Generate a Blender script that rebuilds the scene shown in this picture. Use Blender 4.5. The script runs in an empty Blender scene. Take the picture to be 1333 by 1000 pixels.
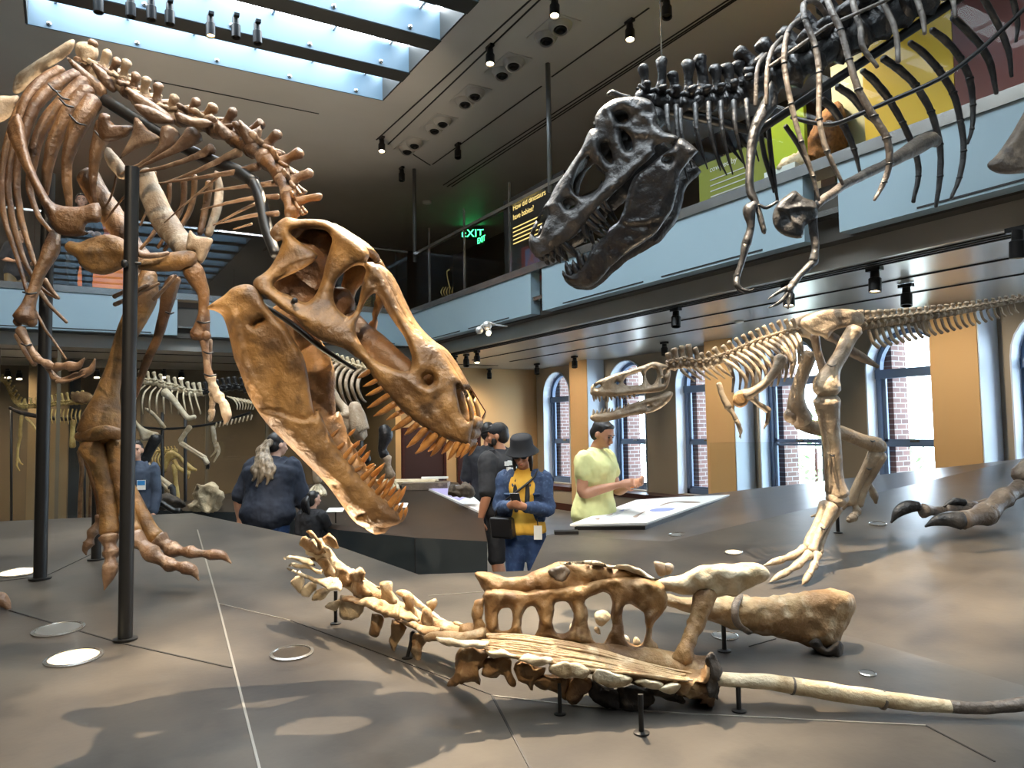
import bpy, bmesh, math, random
from mathutils import Vector, Matrix, noise, geometry
random.seed(7)
SC = bpy.context.scene
COL = SC.collection
F, CX, CY = 1000.0, 666.5, 500.0
# ---------------------------------------------------------------- camera
YAW, PITCH, ROLL = math.radians(30.4), math.radians(3.5), math.radians(0.9)
_f = Vector((math.cos(PITCH)*math.sin(YAW), math.cos(PITCH)*math.cos(YAW), math.sin(PITCH)))
_r0 = Vector((math.cos(YAW), -math.sin(YAW), 0))
_u0 = _r0.cross(_f)
RT = _r0*math.cos(ROLL) - _u0*math.sin(ROLL)
UP = _u0*math.cos(ROLL) + _r0*math.sin(ROLL)
FW = _f
CAM = Vector((0, 0, 1.65))
cd = bpy.data.cameras.new('camera')
cam = bpy.data.objects.new('camera', cd); COL.objects.link(cam)
M3 = Matrix((RT, UP, -FW)).transposed()
cam.matrix_world = Matrix.Translation(CAM) @ M3.to_4x4()
cd.sensor_width = 36.0; cd.lens = F*36.0/1333.0; cd.clip_start = 0.05; cd.clip_end = 200
SC.camera = cam

def W(x, y, d):
    return CAM + RT*((x-CX)/F*d) - UP*((y-CY)/F*d) + FW*d
def WZ(x, y, z):
    r = RT*((x-CX)/F) - UP*((y-CY)/F) + FW
    return CAM + r*((z-CAM.z)/r.z)
def WX(x, y, X):
    r = RT*((x-CX)/F) - UP*((y-CY)/F) + FW
    return CAM + r*((X-CAM.x)/r.x)
def WY(x, y, Y):
    r = RT*((x-CX)/F) - UP*((y-CY)/F) + FW
    return CAM + r*((Y-CAM.y)/r.y)
def depth(p): return (Vector(p)-CAM).dot(FW)

# ---------------------------------------------------------------- objects
ORG = {}
def thing(name, label, cat, loc=(0, 0, 0), group=None):
    o = bpy.data.objects.new(name, None); COL.objects.link(o)
    o.empty_display_size = 0.1
    o.location = loc; o['label'] = label; o['category'] = cat
    if group: o['group'] = group
    ORG[o] = Vector(loc)
    return o
def tag(o, label, cat, group=None, kind=None):
    o['label'] = label; o['category'] = cat
    if group: o['group'] = group
    if kind: o['kind'] = kind
    return o

class MB:
    def __init__(s): s.v = []; s.f = []; s.mi = []; s.cur = 0
    def add(s, vs, fs):
        b = len(s.v); s.v += [Vector(x) for x in vs]
        s.f += [tuple(i+b for i in f) for f in fs]; s.mi += [s.cur]*len(fs)
        return s
    def box(s, a, b):
        x0, y0, z0 = a; x1, y1, z1 = b
        return s.add([(x0,y0,z0),(x1,y0,z0),(x1,y1,z0),(x0,y1,z0),(x0,y0,z1),(x1,y0,z1),(x1,y1,z1),(x0,y1,z1)],
              [(0,3,2,1),(4,5,6,7),(0,1,5,4),(1,2,6,5),(2,3,7,6),(3,0,4,7)])
    def obox(s, c, ax, ay, az):   # oriented box, half-axis vectors
        c = Vector(c); ax, ay, az = Vector(ax), Vector(ay), Vector(az)
        vs = [c+i*ax+j*ay+k*az for k in (-1,1) for j in (-1,1) for i in (-1,1)]
        return s.add(vs, [(0,2,3,1),(4,5,7,6),(0,1,5,4),(1,3,7,5),(3,2,6,7),(2,0,4,6)])
    def quad(s, *p): return s.add(p, [tuple(range(len(p)))])
    def prism(s, poly, ext):      # poly 3d list extruded by vector
        n = len(poly); e = Vector(ext)
        return s.add(list(poly)+[Vector(p)+e for p in poly],
              [tuple(range(n))[::-1], tuple(range(n, 2*n))]+[(i,(i+1)%n,n+(i+1)%n,n+i) for i in range(n)])
    def ball(s, c, r, n=10, m=6, sc=None):
        c = Vector(c); vs = []; fs = []
        A = sc if sc else (Vector((r,0,0)), Vector((0,r,0)), Vector((0,0,r)))
        for j in range(1, m):
            t = math.pi*j/m
            for i in range(n):
                p = 2*math.pi*i/n
                vs.append(c + A[0]*math.sin(t)*math.cos(p) + A[1]*math.sin(t)*math.sin(p) + A[2]*math.cos(t))
        for j in range(m-2):
            for i in range(n):
                fs.append((j*n+i, j*n+(i+1)%n, (j+1)*n+(i+1)%n, (j+1)*n+i))
        k = len(vs); vs += [c+A[2], c-A[2]]
        for i in range(n):
            fs.append((k, (i+1)%n, i)); fs.append((k+1, (m-2)*n+i, (m-2)*n+(i+1)%n))
        return s.add(vs, fs)
    def tube(s, pts, rad, seg=8, sub=4, ref=None, asp=1.0, cap=0.5):
        """smooth tube; rad = radius per point; asp>1 widens along ref"""
        pts = [Vector(p) for p in pts]
        if not isinstance(rad, (list, tuple)): rad = [rad]*len(pts)
        if not isinstance(asp, (list, tuple)): asp = [asp]*len(pts)
        P, R, A = [], [], []
        n = len(pts)
        if n > 2 and sub > 1:
            for i in range(n-1):
                p0 = pts[i-1] if i else pts[0]*2-pts[1]
                p3 = pts[i+2] if i+2 < n else pts[-1]*2-pts[-2]
                r0 = rad[i-1] if i else rad[0]; r3 = rad[i+2] if i+2 < n else rad[-1]
                for k in range(sub):
                    t = k/sub
                    P.append(cr(p0, pts[i], pts[i+1], p3, t)); R.append(max(1e-4, min(cr(r0, rad[i], rad[i+1], r3, t), 1.15*max(rad[i], rad[i+1]))))
                    A.append(asp[i]*(1-t)+asp[i+1]*t)
            P.append(pts[-1]); R.append(rad[-1]); A.append(asp[-1])
        else: P, R, A = pts, list(rad), list(asp)
        n = len(P); vs = []; fs = []
        nrm = None; T0 = None
        rings = []
        for i in range(n):
            t = (P[min(i+1, n-1)]-P[max(i-1, 0)])
            if t.length < 1e-9: t = Vector((0, 0, 1))
            t.normalize()
            if ref is not None:
                nrm = Vector(ref) - t*t.dot(Vector(ref))
                if nrm.length < 1e-3: nrm = t.orthogonal()
            elif nrm is None: nrm = t.orthogonal()
            else: nrm = nrm - t*nrm.dot(t)
            if nrm.length < 1e-9: nrm = t.orthogonal()
            nrm = nrm.normalized(); b = t.cross(nrm)
            if i == 0 and cap: rings.append((P[0]-t*R[0]*cap*0.8, R[0]*0.62, A[0], nrm, b))
            rings.append((P[i], R[i], A[i], nrm, b))
            if i == n-1 and cap: rings.append((P[i]+t*R[i]*cap*0.8, R[i]*0.62, A[i], nrm, b))
        for (p, r, a, nn, b) in rings:
            for k in range(seg):
                an = 2*math.pi*k/seg
                vs.append(p + nn*(r*a*math.cos(an)) + b*(r*math.sin(an)))
        m = len(rings)
        for j in range(m-1):
            for k in range(seg):
                fs.append((j*seg+k, j*seg+(k+1)%seg, (j+1)*seg+(k+1)%seg, (j+1)*seg+k))
        fs.append(tuple(range(seg))[::-1]); fs.append(tuple((m-1)*seg+k for k in range(seg)))
        return s.add(vs, fs)
    def cyl(s, a, b, r0, r1=None, seg=14):
        return s.tube([a, b], [r0, r0 if r1 is None else r1], seg=seg, cap=0)
    def lathe(s, c, prof, seg=24, axis=(0,0,1)):
        c = Vector(c); ax = Vector(axis).normalized(); u = ax.orthogonal().normalized(); w = ax.cross(u)
        vs = []; fs = []
        for (r, h) in prof:
            for k in range(seg):
                an = 2*math.pi*k/seg
                vs.append(c+ax*h+u*(r*math.cos(an))+w*(r*math.sin(an)))
        for j in range(len(prof)-1):
            for k in range(seg):
                fs.append((j*seg+k, j*seg+(k+1)%seg, (j+1)*seg+(k+1)%seg, (j+1)*seg+k))
        fs.append(tuple(range(seg))[::-1]); fs.append(tuple((len(prof)-1)*seg+k for k in range(seg)))
        return s.add(vs, fs)
    def rough(s, amp, freq, seed=0.0):
        o = Vector((seed*3.1, seed*1.7, seed))
        for v in s.v:
            v += noise.noise_vector(v*freq+o)*amp
        return s
    def build(s, name, mat, parent=None, smooth=True, kind=None, sharp=None):
        me = bpy.data.meshes.new(name)
        og = ORG.get(parent, Vector((0, 0, 0))) if parent else Vector((0, 0, 0))
        loc = Vector((0, 0, 0))
        if parent is None and s.v:   # origin at base centre
            n = len(s.v); loc = Vector((sum(v.x for v in s.v)/n, sum(v.y for v in s.v)/n, min(v.z for v in s.v)))
            og = loc
        me.from_pydata([tuple(v-og) for v in s.v], [], s.f)
        mats = mat if isinstance(mat, (list, tuple)) else [mat]
        for m in mats: me.materials.append(m)
        if len(mats) > 1: me.polygons.foreach_set('material_index', s.mi)
        bm = bmesh.new(); bm.from_mesh(me)
        bmesh.ops.recalc_face_normals(bm, faces=bm.faces); bm.to_mesh(me); bm.free()
        me.polygons.foreach_set('use_smooth', [smooth]*len(me.polygons))
        if smooth and sharp: me.set_sharp_from_angle(angle=math.radians(sharp))
        o = bpy.data.objects.new(name, me); COL.objects.link(o)
        o.location = loc
        if parent: o.parent = parent; ORG[o] = og
        else: ORG[o] = loc
        if kind: o['kind'] = kind
        return o

def cr(a, b, c, d, t):
    return 0.5*((2*b)+(c-a)*t+(2*a-5*b+4*c-d)*t*t+(3*b-a-3*c+d)*t*t*t)
def spline(pts, sub=4, closed=False):
    n = len(pts); out = []
    for i in range(n if closed else n-1):
        if closed: a, b, c, d = pts[i-1], pts[i], pts[(i+1)%n], pts[(i+2)%n]
        else:
            a = pts[i-1] if i else pts[0]; b = pts[i]; c = pts[i+1]; d = pts[i+2] if i+2 < n else pts[-1]
        for k in range(sub):
            t = k/sub
            out.append(tuple(cr(a[j], b[j], c[j], d[j], t) for j in range(len(b))))
    if not closed: out.append(tuple(pts[-1]))
    return out
def ptube(mb, L, seg=8, sub=4, ref=None, asp=1.0, cap=0.5):
    """L = list of (px, py, depth, radius in px)"""
    return mb.tube([W(x, y, d) for x, y, d, r in L], [r*d/F for x, y, d, r in L], seg, sub, ref, asp, cap)
def lerp(a, b, t): return a+(b-a)*t
def smooth01(t): t = max(0.0, min(1.0, t)); return t*t*(3-2*t)

def inside(poly, x, y):
    c = False; n = len(poly); j = n-1
    for i in range(n):
        xi, yi = poly[i]; xj, yj = poly[j]
        if (yi > y) != (yj > y) and x < (xj-xi)*(y-yi)/(yj-yi)+xi: c = not c
        j = i
    return c
def segd(px, py, ax, ay, bx, by):
    dx, dy = bx-ax, by-ay; L = dx*dx+dy*dy
    t = 0 if L == 0 else max(0, min(1, ((px-ax)*dx+(py-ay)*dy)/L))
    return math.hypot(px-ax-t*dx, py-ay-t*dy)
def pline_d(px, py, poly, closed=True):
    return min(segd(px, py, *poly[i-1], *poly[i]) for i in range(0 if closed else 1, len(poly)))

def plate(mb, outline, holes, D, T, R, ridges=(), step=5.0, back=None, sub=3, nz=0.0, mirror=None, mapf=None):
    """bone plate traced as an outline (px) at depth D(x, y); T = half thickness in m, R = edge rounding in px.
    ridges: (polyline px, width px, height m). mirror: function mapping world point -> other side."""
    O = [tuple(p) for p in spline(outline, sub, True)]
    H = [[tuple(p) for p in spline(h, sub, True)] for h in holes]
    def res(poly):
        out = []
        for i in range(len(poly)):
            a, b = poly[i-1], poly[i]
            n = max(1, int(math.hypot(b[0]-a[0], b[1]-a[1])/(step*1.1)))
            for k in range(n): out.append((lerp(a[0], b[0], k/n), lerp(a[1], b[1], k/n)))
        o2 = [out[0]]
        for p in out[1:]:
            if math.hypot(p[0]-o2[-1][0], p[1]-o2[-1][1]) > step*0.35: o2.append(p)
        return o2
    O = res(O); H = [res(h) for h in H]
    rings = [O]+H
    pts = []; edges = []
    for r in rings:
        b = len(pts); pts += [Vector(p) for p in r]
        edges += [(b+i, b+(i+1) % len(r)) for i in range(len(r))]
    x0 = min(p[0] for p in O); x1 = max(p[0] for p in O); y0 = min(p[1] for p in O); y1 = max(p[1] for p in O)
    def isin(x, y): return inside(O, x, y) and not any(inside(h, x, y) for h in H)
    def dist(x, y): return min(pline_d(x, y, r) for r in rings)
    row = 0; y = y0+step*0.5
    while y < y1:
        x = x0+(step*0.5 if row % 2 else 0)
        while x < x1:
            if isin(x, y) and dist(x, y) > step*0.45: pts.append(Vector((x, y)))
            x += step
        y += step*0.87; row += 1
    v2, e2, f2, _, _, _ = geometry.delaunay_2d_cdt(pts, edges, [], 0, 1e-4)
    fc = []
    for f in f2:
        cx = sum(v2[i].x for i in f)/len(f); cy = sum(v2[i].y for i in f)/len(f)
        if isin(cx, cy): fc.append(tuple(f))
    fr, bk = [], []; info = []
    for v in v2:
        d = dist(v.x, v.y)
        if d < 1e-3*step: d = 0.0
        q = 1-min(d/R, 1.0)
        h = T*math.sqrt(max(0.0, 1-q*q))
        rel = 0.0
        for (pl, w, hh) in ridges:
            dd = pline_d(v.x, v.y, pl, False)
            if dd < 2.2*w: rel += hh*math.exp(-(dd/w)**2)*min(1, d/(0.6*R)+0.15 if d else 0)
        dep = D(v.x, v.y)
        nn = nz*noise.noise(Vector((v.x*0.06, v.y*0.06, 1.3)))*min(1, d/(R*0.7)) if nz else 0
        f_ = (mapf or W)(v.x, v.y, dep-h-rel-nn)
        b_ = (mapf or W)(v.x, v.y, dep+h*(1 if back is None else back)) if d else f_
        fr.append(f_); bk.append(b_); info.append(d)
    for mp in ([None] + ([mirror] if mirror else [])):
        vs = list(fr); bi = {}
        for i, d in enumerate(info):
            if d: bi[i] = len(vs); vs.append(bk[i])
            else: bi[i] = i
        fs = list(fc)+[tuple(bi[i] for i in reversed(f)) for f in fc]
        if mp: vs = [mp(v) for v in vs]
        mb.add(vs, fs)
    return mb

# ---------------------------------------------------------------- materials
def nodes(m): m.use_nodes = True; return m.node_tree.nodes, m.node_tree.links
def S(c): # sRGB 0-255 -> linear
    return tuple((x/255/12.92 if x/255 <= 0.04045 else ((x/255+0.055)/1.055)**2.4) for x in c)+(1.0,)
def mat(name, c1, c2=None, scale=4.0, rough=0.6, metal=0.0, bump=0.0, bscale=30.0, detail=6.0, lo=0.35, hi=0.65, c3=None, s3=25.0, spec=0.5, rvar=0.0, stretch=None, coat=0.0, amt3=0.7, b2=0.0):
    m = bpy.data.materials.new(name); N, L = nodes(m); b = N['Principled BSDF']
    b.inputs['Roughness'].default_value = rough; b.inputs['Metallic'].default_value = metal
    b.inputs['Specular IOR Level'].default_value = spec
    if coat: b.inputs['Coat Weight'].default_value = coat; b.inputs['Coat Roughness'].default_value = 0.2
    b.inputs['Base Color'].default_value = c1
    tc = N.new('ShaderNodeTexCoord'); src = tc.outputs['Object']
    if stretch:
        mp = N.new('ShaderNodeMapping'); mp.inputs['Scale'].default_value = stretch
        L.new(src, mp.inputs['Vector']); src = mp.outputs[0]
    col = None
    if c2:
        n1 = N.new('ShaderNodeTexNoise'); n1.inputs['Scale'].default_value = scale; n1.inputs['Detail'].default_value = detail
        L.new(src, n1.inputs['Vector'])
        r = N.new('ShaderNodeMapRange'); r.inputs[1].default_value = lo; r.inputs[2].default_value = hi
        L.new(n1.outputs['Fac'], r.inputs[0])
        mx = N.new('ShaderNodeMix'); mx.data_type = 'RGBA'
        mx.inputs[6].default_value = c1; mx.inputs[7].default_value = c2
        L.new(r.outputs[0], mx.inputs[0]); col = mx.outputs[2]
        if rvar:
            rr = N.new('ShaderNodeMapRange'); rr.inputs[3].default_value = rough-rvar; rr.inputs[4].default_value = rough+rvar
            L.new(n1.outputs['Fac'], rr.inputs[0]); L.new(rr.outputs[0], b.inputs['Roughness'])
        if c3:
            n2 = N.new('ShaderNodeTexNoise'); n2.inputs['Scale'].default_value = s3; n2.inputs['Detail'].default_value = 8
            L.new(src, n2.inputs['Vector'])
            r2 = N.new('ShaderNodeMapRange'); r2.inputs[1].default_value = 0.52; r2.inputs[2].default_value = 0.75; r2.inputs[4].default_value = amt3
            L.new(n2.outputs['Fac'], r2.inputs[0])
            m2 = N.new('ShaderNodeMix'); m2.data_type = 'RGBA'; m2.inputs[7].default_value = c3
            L.new(r2.outputs[0], m2.inputs[0]); L.new(col, m2.inputs[6]); col = m2.outputs[2]
        L.new(col, b.inputs['Base Color'])
    if bump:
        n3 = N.new('ShaderNodeTexNoise'); n3.inputs['Scale'].default_value = bscale; n3.inputs['Detail'].default_value = 8
        L.new(src, n3.inputs['Vector'])
        bp = N.new('ShaderNodeBump'); bp.inputs['Strength'].default_value = bump; bp.inputs['Distance'].default_value = 0.01
        L.new(n3.outputs['Fac'], bp.inputs['Height']); L.new(bp.outputs[0], b.inputs['Normal'])
        if b2:
            n4 = N.new('ShaderNodeTexNoise'); n4.inputs['Scale'].default_value = b2; n4.inputs['Detail'].default_value = 5; n4.inputs['Distortion'].default_value = 0.6
            L.new(src, n4.inputs['Vector'])
            bq = N.new('ShaderNodeBump'); bq.inputs['Strength'].default_value = 0.55; bq.inputs['Distance'].default_value = 0.025
            L.new(n4.outputs['Fac'], bq.inputs['Height']); L.new(bq.outputs[0], bp.inputs['Normal'])
    return m
def emit(name, col, st):
    m = bpy.data.materials.new(name); N, L = nodes(m)
    N.remove(N['Principled BSDF']); e = N.new('ShaderNodeEmission')
    e.inputs[0].default_value = col; e.inputs[1].default_value = st
    L.new(e.outputs[0], N['Material Output'].inputs[0]); return m
def glassmat(name, tint=(1, 1, 1, 1), ior=1.45, rough=0.0):
    m = bpy.data.materials.new(name); N, L = nodes(m); N.remove(N['Principled BSDF'])
    t = N.new('ShaderNodeBsdfTransparent'); t.inputs[0].default_value = tint
    g = N.new('ShaderNodeBsdfGlossy'); g.inputs['Roughness'].default_value = rough
    fr = N.new('ShaderNodeFresnel'); fr.inputs[0].default_value = ior
    mx = N.new('ShaderNodeMixShader')
    ge = N.new('ShaderNodeNewGeometry'); sb = N.new('ShaderNodeMath'); sb.operation = 'SUBTRACT'; sb.inputs[0].default_value = 1.0
    ml = N.new('ShaderNodeMath'); ml.operation = 'MULTIPLY'
    L.new(ge.outputs['Backfacing'], sb.inputs[1]); L.new(sb.outputs[0], ml.inputs[0]); L.new(fr.outputs[0], ml.inputs[1])
    L.new(ml.outputs[0], mx.inputs[0]); L.new(t.outputs[0], mx.inputs[1]); L.new(g.outputs[0], mx.inputs[2])
    L.new(mx.outputs[0], N['Material Output'].inputs[0]); return m
# ================================================================ room
M = {}
M['plat'] = mat('platform_bronze_sheet', S((58,55,53)), S((96,90,82)), 1.5, 0.33, 0.3, 0.04, 40, lo=0.3, hi=0.7, c3=S((46,44,43)), s3=4, rvar=0.05, stretch=(1,1,1), amt3=0.5)
M['platside'] = mat('platform_black_side', S((38,44,46)), S((46,52,54)), 2, 0.5, 0.1)
M['floor'] = mat('polished_grey_floor', S((110,112,112)), S((128,128,126)), 1.5, 0.3, 0.0)
M['ceil'] = mat('ceiling_bronze_paint', S((194,191,186)), S((202,199,194)), 0.7, 0.5, 0.0)
M['soffit'] = mat('brushed_bronze_soffit', S((172,168,160)), S((182,178,170)), 1.0, 0.32, 0.5)
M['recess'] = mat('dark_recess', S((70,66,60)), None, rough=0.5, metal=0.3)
M['fascia'] = mat('blue_grey_fascia', S((142,164,174)), S((146,168,178)), 0.8, 0.38)
M['steel'] = mat('brushed_steel_cap', S((190,190,186)), S((170,170,168)), 3, 0.22, 0.9)
M['tan'] = mat('tan_wall_paint', S((196,163,116)), S((200,168,122)), 1.0, 0.7)
M['grey'] = mat('grey_wall_paint', S((150,140,124)), S((154,145,130)), 1.0, 0.6)
M['blue'] = mat('reveal_daylight_tint', S((214,226,240)), S((208,222,238)), 1.0, 0.45)  # daylight on the reveals put into the colour as a cool pale tint
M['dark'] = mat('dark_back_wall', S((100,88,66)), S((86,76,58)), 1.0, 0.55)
M['frame'] = mat('window_frame_blue_grey', S((92,114,146)), None, rough=0.4)
M['wood'] = mat('dark_red_sill_wood', S((70,30,22)), S((54,24,18)), 6, 0.35, stretch=(1,0.2,6))
M['glass'] = glassmat('clear_glass')
M['railglass'] = glassmat('railing_glass', (0.95, 0.97, 0.96, 1), 1.22); M['mirglass'] = glassmat('coated_glass', (0.93, 0.96, 0.95, 1), 2.1)
M['winglass'] = glassmat('window_glass', (1, 1, 1, 1), 1.3)
M['black'] = mat('black_powder_coat', S((19,19,19)), None, rough=0.42)
M['lampblack'] = mat('black_lamp_body', S((30,30,31)), None, rough=0.35, metal=0.2)
M['chrome'] = mat('silver_lamp_trim', S((196,194,190)), None, rough=0.32, metal=0.35)
M['bulb'] = emit('lit_bulb', (1.0, 0.80, 0.5, 1), 9)
M['bulbdim'] = emit('lit_bulb_soft', (1.0, 0.72, 0.35, 1), 6)
M['beam'] = mat('skylight_beam', S((62,62,60)), None, rough=0.5)
M['white'] = mat('white_panel', S((235,235,230)), None, rough=0.4)
M['seam'] = mat('bright_seam_strip', S((190,186,178)), None, rough=0.3, metal=0.8)
M['dseam'] = mat('dark_seam', S((24,22,20)), None, rough=0.6)

ZC, ZM, ZS = 6.7, 3.95, 3.05       # ceiling, mezzanine cap, soffit
XF, XW, YF = 5.6, 9.0, 13.3        # right fascia, right wall, back fascia
def st(name, mb, m, smooth=False, parent=None): return mb.build(name, m, parent, smooth, 'structure')
st('floor', MB().box((-9,-6,-0.2), (9.8,20,0)), M['floor'])
# ceiling with skylight openings
sx0, sx1 = -0.47, 4.15
strips = []
y1 = 10.8
for k in range(14):
    strips.append((y1-0.74, y1)); y1 -= 1.03
yS0, yS1 = strips[-1][0], strips[0][1]
c = MB()
c.box((-9,-6,ZC), (sx0,20,ZC+0.5)); c.box((sx1,-6,ZC), (10,20,ZC+0.5))
c.box((sx0,yS1,ZC), (sx1,20,ZC+0.5)); c.box((sx0,-6,ZC), (sx1,yS0,ZC+0.5))
st('ceiling', c, M['ceil'])
for i in range(len(strips)-1):
    st('trim_%d' % (i+1), MB().box((sx0,strips[i+1][1],ZC-0.01), (sx1,strips[i][0],ZC+0.5)), M['beam'])
M['skyglass'] = emit('skylight_daylight_glass', (0.86, 0.95, 1.0, 1), 8.5)
M['skyblue'] = mat('skylight_upstand_paint', S((92,118,138)), None, rough=0.45)
for i, (a, b) in enumerate(strips):
    t = thing('skylight', 'roof skylight strip, number %s from the far end' % ['one','two','three','four','five','six','seven','eight','nine','ten','eleven','twelve','thirteen','fourteen'][i], 'skylight', (1.8, (a+b)/2, ZC+0.36), 'roof skylights')
    if i == 0: t['label'] = 'lowest skylight strip in the picture, above the brown skeleton and edged in pale blue'
    elif i == 1: t['label'] = 'middle skylight strip in view, behind the beam carrying a row of black spotlights'
    elif i == 2: t['label'] = 'uppermost skylight strip in view, cut by the top of the picture'
    else: t['label'] = 'skylight strip overhead beyond the top of the picture'
    up = MB()
    up.box((sx0+0.01,b-0.025,ZC-0.004), (sx1-0.01,b,ZC+0.4)); up.box((sx0+0.01,a,ZC), (sx1-0.01,a+0.02,ZC+0.4))
    up.build('upstand', M['skyblue'], t, False)
    MB().box((sx1-0.03,a+0.02,ZC-0.003), (sx1-0.005,b-0.025,ZC+0.4)).build('end_board', M['beam'], t, False)
    MB().box((sx0+0.005,a+0.02,ZC-0.003), (sx0+0.03,b-0.025,ZC+0.4)).build('end_board', M['beam'], t, False)
    MB().box((sx0+0.02,a+0.02,ZC+0.37), (sx1-0.02,b-0.02,ZC+0.39)).build('pane', M['skyglass'], t, False)
    lv = MB()
    for k in range(6):
        xx = sx0+0.3+k*0.8
        lv.box((xx,a+0.02,ZC+0.33), (xx+0.03,b-0.025,ZC+0.37))
    lv.box((sx0+0.02,a+0.3,ZC+0.345), (sx1-0.02,a+0.33,ZC+0.37))
    for k in range(9):
        lv.box((sx1-0.55,a+0.36+k*0.035,ZC+0.35), (sx1-0.15,a+0.375+k*0.035,ZC+0.365))
    lv.build('glazing_bar', mat('glazing_bar_grey', S((190,200,205)), None, rough=0.4) if i == 0 else bpy.data.materials['glazing_bar_grey'], t, False)
    if i < 3:
        for k in range(5):
            MB().lathe((sx0+0.25+k*0.98, b-0.03, ZC+0.05), [(0.03,0),(0.03,0.012),(0.012,0.02),(0.012,0.05)], 10, (0,-1,0.0)).build('bolt', M['steel'], t, True, sharp=40)

# mezzanine slabs and fascia
m = MB(); m.box((5.9,-6,ZS), (9.9,13.6,ZS+0.2)); m.box((-9,13.6,ZS), (9.9,20,ZS+0.2))
st('trim_21', m, M['soffit'])
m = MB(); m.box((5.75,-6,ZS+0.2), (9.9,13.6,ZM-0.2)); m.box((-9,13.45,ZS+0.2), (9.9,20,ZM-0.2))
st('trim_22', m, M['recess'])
m = MB(); m.box((XF-0.02,-6,ZM-0.1), (XF+0.24,YF+0.2,ZM)); m.box((-9,YF-0.02,ZM-0.1), (XF-0.02,YF+0.22,ZM))
st('trim_23', m, M['steel'])
def fpanel(name, a, b): st(name, MB().box(a, b), M['fascia'])
fpanel('trim_24', (XF,8.99,3.27), (XF+0.15,YF,ZM-0.1))
fpanel('trim_25', (XF,4.43,3.27), (XF+0.15,8.70,ZM-0.1))
fpanel('trim_26', (XF,-6,3.27), (XF+0.15,4.08,ZM-0.1))
fpanel('trim_27', (2.05,YF,3.27), (XF,YF+0.15,ZM-0.1))
fpanel('trim_28', (-9,YF,3.27), (1.58,YF+0.15,ZM-0.1))
g = MB()
for a, b in ((9.6, 10.9), (11.2, 12.6), (4.9, 6.3), (6.6, 8.2), (-2, 1), (1.3, 3.4)):
    g.box((XF-0.006,a,3.29), (XF+0.01,b,3.305))
for a, b in ((2.4, 5.3), (-4, 1.2)): g.box((a,YF-0.006,3.29), (b,YF+0.01,3.305))
st('trim_29', g, M['dseam'])
m = MB()
for y in (8.84, 4.25):
    m.box((XF+0.02,y-0.15,3.45), (XF+0.15,y+0.15,3.5))
m.box((1.6,YF+0.05,3.4), (2.03,YF+0.15,3.43))
st('trim_30', m, M['steel'])
# thin track lines on the right soffit and on the ceiling
m = MB()
for x in (5.98, 6.05, 6.13, 6.9, 7.75): m.box((x,-5,ZS-0.012), (x+0.022,13.3,ZS+0.001))
for y in (14.2, 15.6): m.box((-8,y,ZS-0.012), (8,y+0.03,ZS+0.001))
st('trim_31', m, M['dseam'])
m = MB()
def cl(x, y): return WZ(x, y, ZC)
for (a, b) in (((490,182),(690,0)), ((505,188),(702,0)), ((563,214),(705,112)), ((718,100),(845,10)), ((577,241),(952,-3)), ((582,243),(958,-3)), ((588,243),(962,-3)), ((200,105),(415,148)), ((560,215),(530,196))):
    p, q = cl(*a), cl(*b); d = (q-p).normalized(); s = Vector((-d.y, d.x, 0))*0.012
    if b[1] <= 2: q = q + d*2
    p.z = q.z = ZC-0.006
    m.prism([p-s, p+s, q+s, q-s], (0,0,0.008))
st('trim_32', m, M['dseam'])

# right wall: alcoves, arched windows, piers
ALC = [(5.40,8.55), (9.15,12.40), (13.0,14.95), (1.65,4.84), (-2.1,1.05)]
piers = [(4.84,5.40), (8.55,9.15), (12.4,13.0), (1.05,1.65), (-2.7,-2.1)]
m = MB()
for a, b in piers: m.box((XW,a,0), (XW+0.75,b,ZS))
st('wall_right', m, M['tan'])
m = MB()
for a, b in piers: m.box((XW+0.012,a-0.012,0.0), (XW+0.55,a,ZS)); 
st('trim_33', m, M['blue'])  # thin facing that carries the painted daylight on each alcove side
wins = []
for a, b in ALC:
    L = b-a
    if L > 3: wins += [(a+0.10, a+1.15), (b-1.28, b-0.14)]
    else: wins += [(b-1.35, b-0.3)]
wins.sort()
zs, zspr, = 0.5, 2.42
def archpts(a, b, X, n=14, zb=zs):
    r = (b-a)/2; cy = (a+b)/2
    return [(X,a,zb),(X,b,zb)]+[(X,cy+r*math.cos(math.pi*k/n),zspr+r*math.sin(math.pi*k/n)) for k in range(n+1)]
m = MB()
for (a, b) in ALC:               # alcove back wall with openings, built as slabs around each window
    ww = [w for w in wins if a < (w[0]+w[1])/2 < b]
    X0, X1 = XW+0.42, XW+0.72
    edges = [a]+[e for w in ww for e in w]+[b]
    for k in range(0, len(edges), 2): m.box((X0,edges[k],0), (X1,edges[k+1],ZS))
    for (p, q) in ww:
        m.box((X0,p,0), (X1,q,zs))
        r = (q-p)/2; cy = (p+q)/2; n = 14
        for k in range(n):
            t0, t1 = math.pi*k/n, math.pi*(k+1)/n
            y0, z0, y_, z_ = cy+r*math.cos(t0), zspr+r*math.sin(t0), cy+r*math.cos(t1), zspr+r*math.sin(t1)
            m.prism([(X0,y0,z0),(X0,y_,z_),(X0,y_,ZS),(X0,y0,ZS)], (X1-X0,0,0))
st('wall_alcoves', m, M['grey'])
m = MB()
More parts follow.
